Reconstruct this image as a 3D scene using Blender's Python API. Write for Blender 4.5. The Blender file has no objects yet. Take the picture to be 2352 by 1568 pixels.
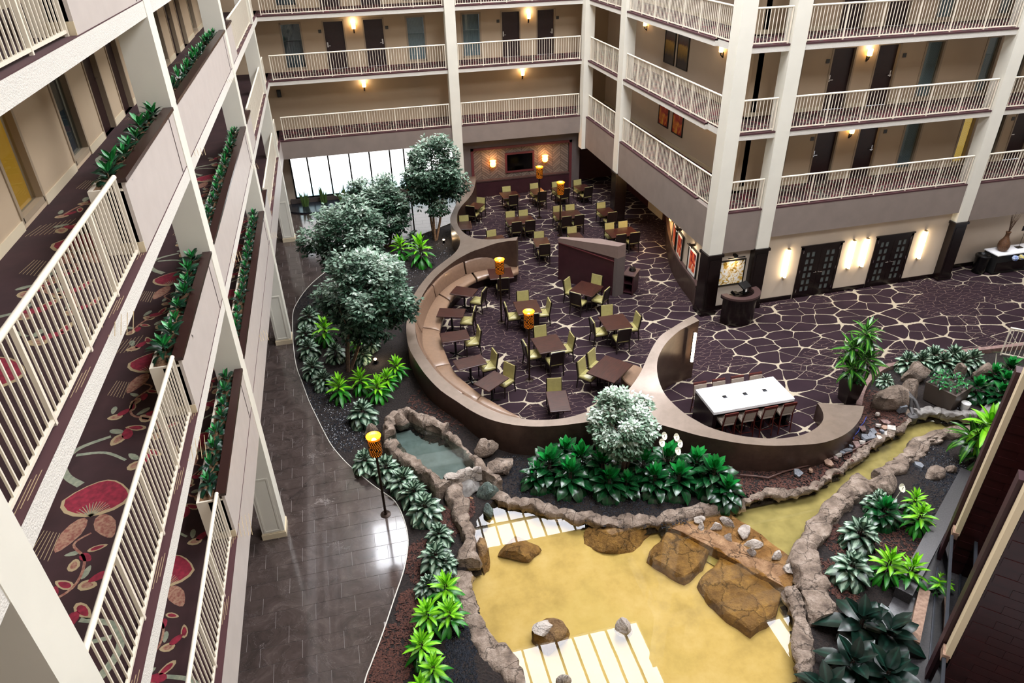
import bpy, bmesh, math, random
from mathutils import Vector, Matrix, noise
from math import sin, cos, pi, radians, atan2, hypot

scene = bpy.context.scene
COL = scene.collection
rnd = random.Random(7)

# ------------------------------------------------------------------ camera
CAM_H = 13.0
F_PX, PITCH, ROLL, YAW = 1627.7566, 0.5529, 0.0252, -0.2305   # solved from the photograph's vanishing points


def cam_axes():
    cy, sy = cos(YAW), sin(YAW)
    cp, sp = cos(PITCH), sin(PITCH)
    cr, sr = cos(ROLL), sin(ROLL)
    rz = Matrix(((cy, sy, 0), (-sy, cy, 0), (0, 0, 1)))
    b = Matrix(((1, 0, 0), (0, 0, -1), (0, 1, 0)))
    p = Matrix(((1, 0, 0), (0, cp, -sp), (0, sp, cp)))
    q = Matrix(((cr, sr, 0), (-sr, cr, 0), (0, 0, 1)))
    return q @ p @ b @ rz


RC = cam_axes()
RCT = RC.transposed()
cam_data = bpy.data.cameras.new('camera')
cam_data.sensor_width = 36.0
cam_data.lens = F_PX / 2352 * 36
cam_data.clip_start = 0.05
cam_data.clip_end = 300
cam = bpy.data.objects.new('camera', cam_data)
COL.objects.link(cam)
mw = Matrix.Identity(4)
for i in range(3):
    mw[i][0], mw[i][1], mw[i][2] = RC[0][i], -RC[1][i], -RC[2][i]
mw[2][3] = CAM_H
cam.matrix_world = mw
scene.camera = cam


def ray(x, y):
    return RCT @ Vector(((x - 1176) / F_PX, (y - 784) / F_PX, 1.0))


def G(x, y, z=0.0):
    """point at height z seen at pixel x, y (2352 x 1568)"""
    d = ray(x, y)
    t = (z - CAM_H) / d.z
    return Vector((d.x * t, d.y * t, z))


def AY(x, y, Y):
    d = ray(x, y)
    t = Y / d.y
    return Vector((d.x * t, Y, CAM_H + d.z * t))


def AX(x, y, X):
    d = ray(x, y)
    t = X / d.x
    return Vector((X, d.y * t, CAM_H + d.z * t))


def ZAT(x, y, P):
    """height above ground point P of a pixel on the vertical through P"""
    d = ray(x, y)
    return CAM_H + d.z * (d.x * P.x + d.y * P.y) / (d.x * d.x + d.y * d.y)


def PXM(P):
    """pixels per metre at point P"""
    v = RC @ (Vector(P) - Vector((0, 0, CAM_H)))
    return F_PX / v.z


# ------------------------------------------------------------------ sky and exposure
world = bpy.data.worlds.new('world')
scene.world = world
world.use_nodes = True
bg = world.node_tree.nodes['Background']
bg.inputs[0].default_value = (0.90, 0.94, 1.0, 1)
bg.inputs[1].default_value = 1.0
SKYLIGHT = 42.0
scene.view_settings.view_transform = 'Standard'
scene.view_settings.look = 'None'
scene.view_settings.gamma = 1.0
scene.view_settings.use_curve_mapping = False
scene.view_settings.exposure = -0.62
scene.cycles.use_denoising = True
scene.cycles.max_bounces = 5
scene.cycles.diffuse_bounces = 3
scene.cycles.glossy_bounces = 2
scene.cycles.transmission_bounces = 2
scene.cycles.use_adaptive_sampling = True
scene.cycles.adaptive_threshold = 0.06
scene.cycles.transparent_max_bounces = 10
scene.cycles.caustics_reflective = False
scene.cycles.caustics_refractive = False
scene.cycles.sample_clamp_indirect = 6.0

# ------------------------------------------------------------------ materials
MATS = {}


def srgb(h):
    """hex colour to linear rgba"""
    h = h.lstrip('#')
    c = [int(h[i:i + 2], 16) / 255 for i in (0, 2, 4)]
    return tuple((v / 12.92 if v <= 0.04045 else ((v + 0.055) / 1.055) ** 2.4) for v in c) + (1,)


class NT:
    def __init__(self, name):
        self.m = bpy.data.materials.new(name)
        self.m.use_nodes = True
        self.t = self.m.node_tree
        self.b = self.t.nodes['Principled BSDF']
        self.out = self.t.nodes['Material Output']
        self.coord = None

    def n(self, kind, props=None, **ins):
        nd = self.t.nodes.new('ShaderNode' + kind)
        for k, v in (props or {}).items():
            setattr(nd, k, v)
        for k, v in ins.items():
            k2 = int(k[1:]) if k[0] == '_' and k[1:].isdigit() else k.replace('_', ' ')
            self.set(nd.inputs[k2], v)
        return nd

    def set(self, sock, v):
        if isinstance(v, bpy.types.NodeSocket):
            self.t.links.new(v, sock)
        elif isinstance(v, bpy.types.Node):
            self.t.links.new(v.outputs[0], sock)
        else:
            if isinstance(v, str):
                v = srgb(v)
            sock.default_value = v

    def obj(self):
        if not self.coord:
            self.coord = self.n('TexCoord')
        return self.coord.outputs['Object']

    def gen(self):
        g = self.n('NewGeometry')
        return g.outputs['Position']

    def uv(self):
        if not self.coord:
            self.coord = self.n('TexCoord')
        return self.coord.outputs['UV']

    def ramp(self, fac, stops, interp='LINEAR'):
        r = self.n('ValToRGB', Fac=fac)
        r.color_ramp.interpolation = interp
        el = r.color_ramp.elements
        while len(el) < len(stops):
            el.new(0.5)
        for e, (p, c) in zip(el, stops):
            e.position = p
            e.color = srgb(c) if isinstance(c, str) else (c, c, c, 1)
        return r.outputs[0]

    def math(self, op, a, b=0.0, clamp=False):
        m = self.n('Math', {'operation': op, 'use_clamp': clamp}, _0=a, _1=b)
        return m.outputs[0]

    def mix(self, fac, a, b):
        m = self.n('Mix', {'data_type': 'RGBA'})
        self.set(m.inputs[0], fac)
        self.set(m.inputs[6], a)
        self.set(m.inputs[7], b)
        return m.outputs[2]

    def p(self, **kw):
        for k, v in kw.items():
            self.set(self.b.inputs[k.replace('_', ' ')], v)
        return self

    def bump(self, h, strength=0.3, dist=0.02):
        bm = self.n('Bump', Strength=strength, Distance=dist, Height=h)
        self.set(self.b.inputs['Normal'], bm.outputs[0])


def M(name, color, rough=0.5, metal=0.0, spec=0.5, noise_amt=0.0, scale=8.0, bump=0.0, bdist=0.01, emit=None, emit_s=0.0, coat=0.0, color2=None):
    t = NT(name)
    t.p(Roughness=rough, Metallic=metal)
    t.b.inputs['Specular IOR Level'].default_value = spec
    if coat:
        t.p(Coat_Weight=coat)
        t.b.inputs['Coat Roughness'].default_value = 0.08
    if noise_amt or bump or color2:
        nz = t.n('TexNoise', Vector=t.gen(), Scale=scale, Detail=5.0)
        if color2 or noise_amt:
            c1 = srgb(color)
            c2 = srgb(color2) if color2 else tuple(v * (1 - noise_amt) for v in c1[:3]) + (1,)
            f = t.ramp(nz.outputs['Fac'], [(0.35, 0.0), (0.65, 1.0)])
            t.p(Base_Color=t.mix(f, c1, c2))
        else:
            t.p(Base_Color=color)
        if bump:
            t.bump(nz.outputs['Fac'], bump, bdist)
    else:
        t.p(Base_Color=color)
    if emit:
        t.p(Emission_Color=emit, Emission_Strength=emit_s)
    MATS[name] = t.m
    return t.m


M('cream', '#e3dfd0', 0.55, noise_amt=0.05, scale=1.5)
M('cream_rail', '#ece2cd', 0.4)
M('panel_cream', '#bdb3ab', 0.5, noise_amt=0.06, scale=3.0)
M('stucco', '#dfdacf', 0.85, noise_amt=0.12, scale=60, bump=0.7, bdist=0.02)
M('parapet', '#867970', 0.75, noise_amt=0.10, scale=2.0)
M('wall_beige', '#bca689', 0.8, noise_amt=0.05, scale=1.2)
M('wall_light', '#ccbca8', 0.8, noise_amt=0.04, scale=1.2)
M('wall_dark', '#5d524e', 0.8, noise_amt=0.06)
M('base_cream', '#cfc0a2', 0.6)
M('espresso', '#150b0a', 0.25, noise_amt=0.35, scale=14)
M('dark_door', '#2a1414', 0.4, noise_amt=0.3, scale=10)
M('door_frame', '#9c8a72', 0.5)
M('wine', '#3a1a20', 0.45, noise_amt=0.2, scale=5)
M('frame_wine', '#5a2a2c', 0.4)
M('granite', '#5b4440', 0.3, color2='#2f2424', scale=70)
M('black', '#060606', 0.25)
M('black_matte', '#0c0b0b', 0.7)
M('screen', '#010101', 0.12)
M('chrome', '#d8d8da', 0.15, metal=1.0)
M('white_top', '#f4f5f6', 0.12, coat=0.4)
M('olive', '#a39a62', 0.35, noise_amt=0.12, scale=12, coat=0.2)
M('chair_dark', '#1a0f0d', 0.35)
M('banquette', '#846a55', 0.30, noise_amt=0.12, scale=9, coat=0.25)
M('banquette_back', '#785f4d', 0.30, noise_amt=0.15, scale=12, coat=0.25)
M('bronze_pole', '#2a1c12', 0.35, metal=0.6)
M('stool_beige', '#a6988a', 0.75, noise_amt=0.1, scale=20)
M('stool_wood', '#4a150e', 0.3)
M('soil', '#171211', 0.95, color2='#2a201b', scale=22, bump=1.0, bdist=0.05)
M('pebble', '#15171c', 0.22, color2='#2c3038', scale=25)
M('mulch', '#5a3427', 0.9, color2='#2a1813', scale=30)
M('planter_soil', '#8a6a4a', 0.9, color2='#5a4028', scale=40, bump=0.8)
M('cap_wood', '#2b1512', 0.3)
M('bark', '#6b5647', 0.9, color2='#48382e', scale=18, bump=0.6)
M('bark_dark', '#4a2f26', 0.9, color2='#2f1e18', scale=18, bump=0.6)
M('cap_taupe', '#7d6a62', 0.5, noise_amt=0.08)
M('base_light', '#e6d3b0', 0.5)
M('pot_dark', '#231a18', 0.35)
M('planter_box', '#4a3f37', 0.5, noise_amt=0.1)
M('white_plastic', '#e8e8e4', 0.4)
M('slate_grey', '#7f8287', 0.7, color2='#5e6268', scale=12, bump=0.4)
M('slate_pink', '#8a6f68', 0.7, color2='#6d5650', scale=12, bump=0.4)
M('slate_tan', '#a98a74', 0.7, color2='#876a58', scale=12, bump=0.4)
M('slate_pale', '#c9c2b8', 0.7, color2='#a7a098', scale=12, bump=0.4)
M('trim_white', '#d9d4c8', 0.4)
M('steel_dark', '#3d4046', 0.35, metal=0.5)
M('frame_black', '#15130f', 0.4)
M('mat_white', '#eeeae2', 0.7)
M('wicker', '#6a4220', 0.7, color2='#32200f', scale=45, bump=0.8)
M('twig', '#4a3020', 0.9)
M('number_plate', '#35332f', 0.4)
M('tile_dark_wall', '#33100f', 0.35, noise_amt=0.25, scale=4)
M('granite_dark', '#3f3d3e', 0.3, color2='#2f2d2e', scale=30)
M('bronze_base', '#8a7a5a', 0.35, metal=0.7)
M('pipe', '#5a4038', 0.5)
M('pvc_grey', '#4c4a49', 0.5)
M('cord_blue', '#2a3a8a', 0.6)
M('spathe', '#f0ecd6', 0.5)
M('amber', '#ffae2a', 0.4, emit='#ff8410', emit_s=1.3)
M('amber_rim', '#c8791a', 0.3, emit='#ff9010', emit_s=1.2)
M('lamp_hot', '#fff0c0', 0.4, emit='#ffc860', emit_s=30.0)
M('sconce_glow', '#fff0d0', 0.4, emit='#ffc878', emit_s=16.0)
M('tube_glow', '#fff6e4', 0.4, emit='#ffe6bc', emit_s=34.0)
M('orange_glow', '#ffcc80', 0.4, emit='#ff9a3a', emit_s=26.0)
M('spot_glow', '#ffe0b0', 0.4, emit='#ffcf90', emit_s=60.0)
M('sky_pane', '#ffffff', 0.4, emit='#f4f6ff', emit_s=SKYLIGHT)
M('window_glow', '#ffffff', 0.5, emit='#ecf6ff', emit_s=3.2)
M('roof_dark', '#4c4640', 0.9)
M('upper_wall', '#b9ada0', 0.85)
M('waterfall_stone', '#8d8a84', 0.6, color2='#6b6560', scale=10, bump=0.6)


def special_materials():
    # --- brushed bronze of the curved divider, shade of its sides put into the colour
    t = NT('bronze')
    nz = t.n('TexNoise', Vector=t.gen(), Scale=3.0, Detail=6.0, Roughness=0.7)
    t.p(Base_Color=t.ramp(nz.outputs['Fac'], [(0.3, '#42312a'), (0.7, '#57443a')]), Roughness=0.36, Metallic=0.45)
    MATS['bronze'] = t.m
    # --- table wood
    t = NT('table_wood')
    mp = t.n('Mapping', Vector=t.obj(), Scale=(2.0, 22.0, 2.0))
    nz = t.n('TexNoise', Vector=mp, Scale=2.2, Detail=8.0, Roughness=0.65)
    t.p(Base_Color=t.ramp(nz.outputs['Fac'], [(0.3, '#1a0b08'), (0.5, '#351811'), (0.72, '#48271c')]), Roughness=0.3)
    MATS['table_wood'] = t.m
    # --- lobby carpet: pale cracked-stone lines on aubergine
    t = NT('lobby_carpet')
    g = t.gen()
    nz = t.n('TexNoise', Vector=g, Scale=0.8, Detail=2.0)
    wob = t.n('VectorMath', {'operation': 'MULTIPLY_ADD'}, _0=nz.outputs['Color'], _1=(0.22, 0.22, 0), _2=g)
    st = t.n('Mapping', Vector=wob.outputs[0], Scale=(1.3, 1.9, 0.0), Rotation=(0, 0, 0.42))
    v = t.n('TexVoronoi', {'feature': 'DISTANCE_TO_EDGE', 'voronoi_dimensions': '2D'}, Vector=st, Scale=1.0, Randomness=1.0)
    v1 = t.n('TexVoronoi', {'feature': 'F1', 'voronoi_dimensions': '2D'}, Vector=st, Scale=1.0, Randomness=1.0)
    big = t.n('TexNoise', Vector=g, Scale=0.30, Detail=1.5)
    ragged = t.n('TexNoise', Vector=g, Scale=16.0, Detail=3.0)
    width = t.math('MULTIPLY_ADD', t.ramp(v1.outputs['Distance'], [(0.48, 0.0), (0.7, 0.25), (0.95, 1.0)]), 0.13)
    width.node.inputs[2].default_value = 0.010
    width = t.math('MULTIPLY', width, t.math('ADD', t.math('MULTIPLY', ragged.outputs['Fac'], 1.3), 0.25))
    line = t.math('LESS_THAN', v.outputs['Distance'], width)
    keep = t.math('GREATER_THAN', t.math('ADD', big.outputs['Fac'], t.math('MULTIPLY', ragged.outputs['Fac'], 0.06)), 0.455)
    line = t.math('MULTIPLY', line, keep)
    fleck = t.n('TexNoise', Vector=g, Scale=60.0, Detail=2.0)
    line = t.math('MULTIPLY', line, t.ramp(fleck.outputs['Fac'], [(0.3, 0.55), (0.55, 1.0)]))
    st2 = t.n('Mapping', Vector=wob.outputs[0], Scale=(1.6, 3.4, 0.0), Rotation=(0, 0, -0.5))
    v2 = t.n('TexVoronoi', {'feature': 'DISTANCE_TO_EDGE', 'voronoi_dimensions': '2D'}, Vector=st2, Scale=1.6)
    thin = t.math('LESS_THAN', v2.outputs['Distance'], t.math('MULTIPLY', t.math('SUBTRACT', ragged.outputs['Fac'], 0.3), 0.09))
    thin = t.math('MULTIPLY', thin, t.math('LESS_THAN', big.outputs['Fac'], 0.49))
    base = t.mix(t.n('TexNoise', Vector=g, Scale=1.2, Detail=4.0).outputs['Fac'], '#20171b', '#33252b')
    c = t.mix(t.math('MULTIPLY', thin, 0.6), base, '#8a766a')
    c = t.mix(line, c, '#aba08a')
    t.p(Base_Color=c, Roughness=0.95)
    t.b.inputs['Specular IOR Level'].default_value = 0.1
    MATS['lobby_carpet'] = t.m
    # --- balcony carpet (far) : dark wine with red and sage swirls
    t = NT('balcony_carpet')
    g = t.gen()
    nz = t.n('TexNoise', Vector=g, Scale=1.6, Detail=3.0, Distortion=2.2)
    c = t.ramp(nz.outputs['Fac'], [(0.0, '#2a151a'), (0.46, '#2d171b'), (0.50, '#7a2436'), (0.54, '#331a1e'), (0.60, '#76776a'), (0.63, '#2d171b'), (1.0, '#2a151a')])
    t.p(Base_Color=c, Roughness=0.95)
    MATS['balcony_carpet'] = t.m
    M('carpet_plain', '#341a1b', 0.95, color2='#2a1314', scale=3.0)
    M('carpet_edge', '#432527', 0.95)
    M('print_red', '#8c1f34', 0.95, color2='#6c1526', scale=14)
    M('print_pink', '#9d7a63', 0.95, color2='#7d4a3e', scale=26)
    M('print_beige', '#a38f6c', 0.95)
    M('print_sage', '#737a68', 0.95, color2='#8f917a', scale=16)
    # --- polished brown marble tile
    t = NT('marble_tile')
    g = t.gen()
    nz = t.n('TexNoise', Vector=g, Scale=1.6, Detail=8.0, Roughness=0.7, Distortion=1.5)
    c1 = t.ramp(nz.outputs['Fac'], [(0.3, '#2f2825'), (0.55, '#453b37'), (0.75, '#584e49')])
    v = t.n('TexVoronoi', {'feature': 'DISTANCE_TO_EDGE'}, Vector=t.n('VectorMath', {'operation': 'MULTIPLY_ADD'}, _0=nz.outputs['Color'], _1=(1.6, 1.6, 0), _2=g).outputs[0], Scale=1.5)
    vein = t.math('LESS_THAN', v.outputs['Distance'], 0.0035)
    t.p(Base_Color=t.mix(t.math('MULTIPLY', vein, 0.35), c1, '#a39a96'), Roughness=0.14)
    t.p(Coat_Weight=0.35)
    t.b.inputs['Coat Roughness'].default_value = 0.05
    MATS['marble_tile'] = t.m
    M('grout', '#8c8682', 0.7)
    # --- rock
    for nm, a, b_, c_ in (('rock_tan', '#867566', '#b5a494', '#54463b'), ('rock_wet', '#7c5f3c', '#a5834f', '#5a4025'), ('rock_ochre', '#8a6746', '#b6926c', '#66482c'), ('rock_green', '#5f6f68', '#8d9488', '#46514c'), ('rock_pale', '#b8aca0', '#d6cec4', '#8c8078')):
        t = NT(nm)
        g = t.gen()
        nz = t.n('TexNoise', Vector=g, Scale=3.0, Detail=9.0, Roughness=0.68)
        n2 = t.n('TexNoise', Vector=g, Scale=24.0, Detail=4.0)
        wv = t.n('VectorMath', {'operation': 'MULTIPLY_ADD'}, _0=nz.outputs['Color'], _1=(0.5, 0.5, 0.5), _2=g)
        ck = t.n('TexVoronoi', {'feature': 'DISTANCE_TO_EDGE'}, Vector=wv.outputs[0], Scale=1.7)
        ck = t.ramp(ck.outputs['Distance'], [(0.0, 0.0), (0.018, 1.0)])
        col = t.ramp(nz.outputs['Fac'], [(0.32, c_), (0.5, a), (0.72, b_)])
        t.p(Base_Color=t.mix(ck, t.mix(0.5, col, '#2a2018'), col), Roughness=0.8)
        t.bump(t.math('ADD', t.math('MULTIPLY', ck, 0.35), t.math('ADD', nz.outputs['Fac'], t.math('MULTIPLY', n2.outputs['Fac'], 0.4))), 0.9, 0.08)
        MATS[nm] = t.m
    # --- pond bed
    t = NT('pond_bed')
    g = t.gen()
    nz = t.n('TexNoise', Vector=g, Scale=1.3, Detail=8.0, Roughness=0.65)
    n2 = t.n('TexNoise', Vector=g, Scale=0.35, Detail=3.0)
    c = t.ramp(nz.outputs['Fac'], [(0.25, '#9a8856'), (0.5, '#b8a46c'), (0.75, '#c6b486')])
    c = t.mix(t.ramp(n2.outputs['Fac'], [(0.5, 0.0), (0.72, 0.7)]), c, '#b9ac70')
    t.p(Base_Color=c, Roughness=0.8)
    MATS['pond_bed'] = t.m
    M('stream_bed', '#9a9468', 0.8, color2='#827d55', scale=3.0)
    M('basin_bed', '#9a9e99', 0.8, color2='#828780', scale=3.0)
    # --- water: clear with fresnel reflection
    for nm, tint in (('water', '#f6efd8'), ('water_grey', '#bcc8c6')):
        t = NT(nm)
        tr = t.n('BsdfTransparent', Color=tint)
        gl = t.n('BsdfGlossy', Color=(1, 1, 1, 1), Roughness=0.0)
        lw = t.n('LayerWeight', Blend=0.5)
        fr = t.math('MULTIPLY_ADD', t.math('POWER', lw.outputs['Facing'], 5.0), 0.97)
        fr.node.inputs[2].default_value = 0.024
        bm = t.n('Bump', Strength=0.015, Distance=0.02, Height=t.n('TexNoise', Vector=t.gen(), Scale=1.2, Detail=1.0).outputs['Fac'])
        t.set(lw.inputs['Normal'], bm.outputs[0])
        t.set(gl.inputs['Normal'], bm.outputs[0])
        mx = t.n('MixShader', _0=fr, _1=tr.outputs[0], _2=gl.outputs[0])
        t.t.links.new(mx.outputs[0], t.out.inputs[0])
        MATS[nm] = t.m
    # --- window glass of corridors and lift glazing
    for nm, ti, rf in (('glass', '#e2eaec', 0.03), ('glass_dark', '#5a6468', 0.05)):
        t = NT(nm)
        tr = t.n('BsdfTransparent', Color=ti)
        gl = t.n('BsdfGlossy', Color=(1, 1, 1, 1), Roughness=rf)
        lw = t.n('LayerWeight', Blend=0.5)
        fr = t.math('MULTIPLY_ADD', t.math('POWER', lw.outputs['Facing'], 5.0), 0.94)
        fr.node.inputs[2].default_value = 0.04
        mx = t.n('MixShader', _0=fr, _1=tr.outputs[0], _2=gl.outputs[0])
        t.t.links.new(mx.outputs[0], t.out.inputs[0])
        MATS[nm] = t.m
    # --- frosted entrance glazing, daylight behind it
    t = NT('frosted_day')
    g = t.n('SeparateXYZ', Vector=t.gen())
    nz = t.n('TexNoise', Vector=t.gen(), Scale=1.6, Detail=4.0)
    h = t.math('MULTIPLY_ADD', nz.outputs['Fac'], 0.9)
    h.node.inputs[2].default_value = -0.45
    h = t.math('ADD', g.outputs['Z'], h)
    c = t.ramp(t.math('MULTIPLY', h, 0.5), [(0.0, '#6fa6b4'), (0.35, '#cfe8ee'), (0.6, '#ffffff')])
    t.p(Base_Color='#ffffff', Emission_Color=c, Emission_Strength=3.4, Roughness=0.6)
    MATS['frosted_day'] = t.m
    # --- curtains behind corridor windows
    for nm, a, b_, em in (('curtain', '#7d8383', '#c2c6c2', 0), ('curtain_lit', '#b07a20', '#ffd070', 1.3), ('curtain_dark', '#3a4042', '#5d6567', 0)):
        t = NT(nm)
        w = t.n('TexWave', Vector=t.n('Mapping', Vector=t.gen(), Scale=(6.0, 6.0, 0.05)), Scale=1.6, Distortion=1.5)
        c = t.ramp(w.outputs['Fac'], [(0.1, a), (0.9, b_)])
        t.p(Base_Color=c, Roughness=0.8)
        if em:
            t.p(Emission_Color=c, Emission_Strength=em)
        MATS[nm] = t.m
    # --- leaves.  u runs across the blade, v along it
    def leaf(nm, edge, mid, rough, blotch=0.0, v_top=None, width=0.25):
        t = NT(nm)
        s = t.n('SeparateXYZ', Vector=t.uv())
        d = t.math('ABSOLUTE', t.math('SUBTRACT', s.outputs[0], 0.5))
        if blotch:
            w = t.n('TexWave', {'wave_profile': 'SAW'}, Vector=t.uv(), Scale=blotch, Distortion=3.0, Detail=2.0)
            d = t.math('ADD', d, t.math('MULTIPLY', w.outputs['Fac'], 0.12))
        f = t.ramp(d, [(width * 0.55, 1.0), (width * 1.5, 0.0)])
        c = t.mix(f, edge, mid)
        rd = t.n('ObjectInfo')
        c2 = t.n('HueSaturation', Color=c, Value=t.math('MULTIPLY_ADD', rd.outputs['Random'], 0.5))
        c2.inputs['Value'].links[0].from_node.inputs[2].default_value = 0.72
        t.p(Base_Color=c2.outputs[0], Roughness=rough)
        MATS[nm] = t.m
    leaf('leaf_silver', '#163a24', '#a9c2a8', 0.38, blotch=2.0, width=0.24)
    leaf('leaf_lime', '#5fae10', '#8fd428', 0.4, width=0.2)
    leaf('leaf_green', '#1d6a14', '#2f8a20', 0.38, width=0.2)
    leaf('leaf_lily', '#0d3d1c', '#175a2a', 0.25, width=0.06)
    leaf('leaf_lily_bright', '#157a30', '#1f9440', 0.25, width=0.06)
    leaf('leaf_dark', '#0a1f17', '#15352a', 0.30, width=0.08)
    leaf('leaf_corn', '#17500f', '#5f9a30', 0.3, width=0.12)
    leaf('leaf_planter', '#0c2e1d', '#184a30', 0.35, width=0.12)
    leaf('leaf_planter_light', '#187030', '#35a04e', 0.35, width=0.12)
    leaf('leaf_snake', '#3f5a2a', '#6a8440', 0.4, width=0.4)
    # --- tree foliage, tint per leaf with light from above put into it
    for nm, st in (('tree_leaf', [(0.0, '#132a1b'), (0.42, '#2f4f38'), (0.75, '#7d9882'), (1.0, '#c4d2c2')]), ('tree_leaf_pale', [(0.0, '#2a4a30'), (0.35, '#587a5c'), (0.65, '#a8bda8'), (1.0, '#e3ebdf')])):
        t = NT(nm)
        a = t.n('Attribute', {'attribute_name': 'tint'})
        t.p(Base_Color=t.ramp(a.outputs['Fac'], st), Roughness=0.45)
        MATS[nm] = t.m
    # --- artworks
    def art(nm, stops, scale, dist):
        t = NT(nm)
        nz = t.n('TexNoise', Vector=t.obj(), Scale=scale, Detail=3.0, Distortion=dist)
        t.p(Base_Color=t.ramp(nz.outputs['Fac'], stops), Roughness=0.5)
        MATS[nm] = t.m
    art('art_red', [(0.25, '#1d0f1c'), (0.42, '#7a1020'), (0.5, '#d8442a'), (0.58, '#f08a50'), (0.7, '#fbe9d8')], 2.2, 1.5)
    art('art_gold', [(0.3, '#5a4a20'), (0.42, '#d6a83a'), (0.5, '#f5e9c8'), (0.62, '#ffffff'), (0.75, '#b79a5a')], 4.0, 2.5)
    art('art_fire', [(0.3, '#5a0f0a'), (0.5, '#b83214'), (0.65, '#e09a28'), (0.8, '#e8c860')], 2.0, 1.0)
    t = NT('art_dusk')
    z = t.n('SeparateXYZ', Vector=t.obj()).outputs['Z']
    nz = t.n('TexNoise', Vector=t.obj(), Scale=5.0, Detail=4.0)
    zz = t.math('ADD', t.math('MULTIPLY', z, 0.8), t.math('MULTIPLY', nz.outputs['Fac'], 0.25))
    t.p(Base_Color=t.ramp(t.math('ADD', zz, 0.35), [(0.1, '#3a3230'), (0.35, '#8a6a2a'), (0.55, '#b08a3a'), (0.62, '#5a3a2e'), (0.85, '#5f5a5a')]), Roughness=0.6)
    MATS['art_dusk'] = t.m


special_materials()

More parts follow.
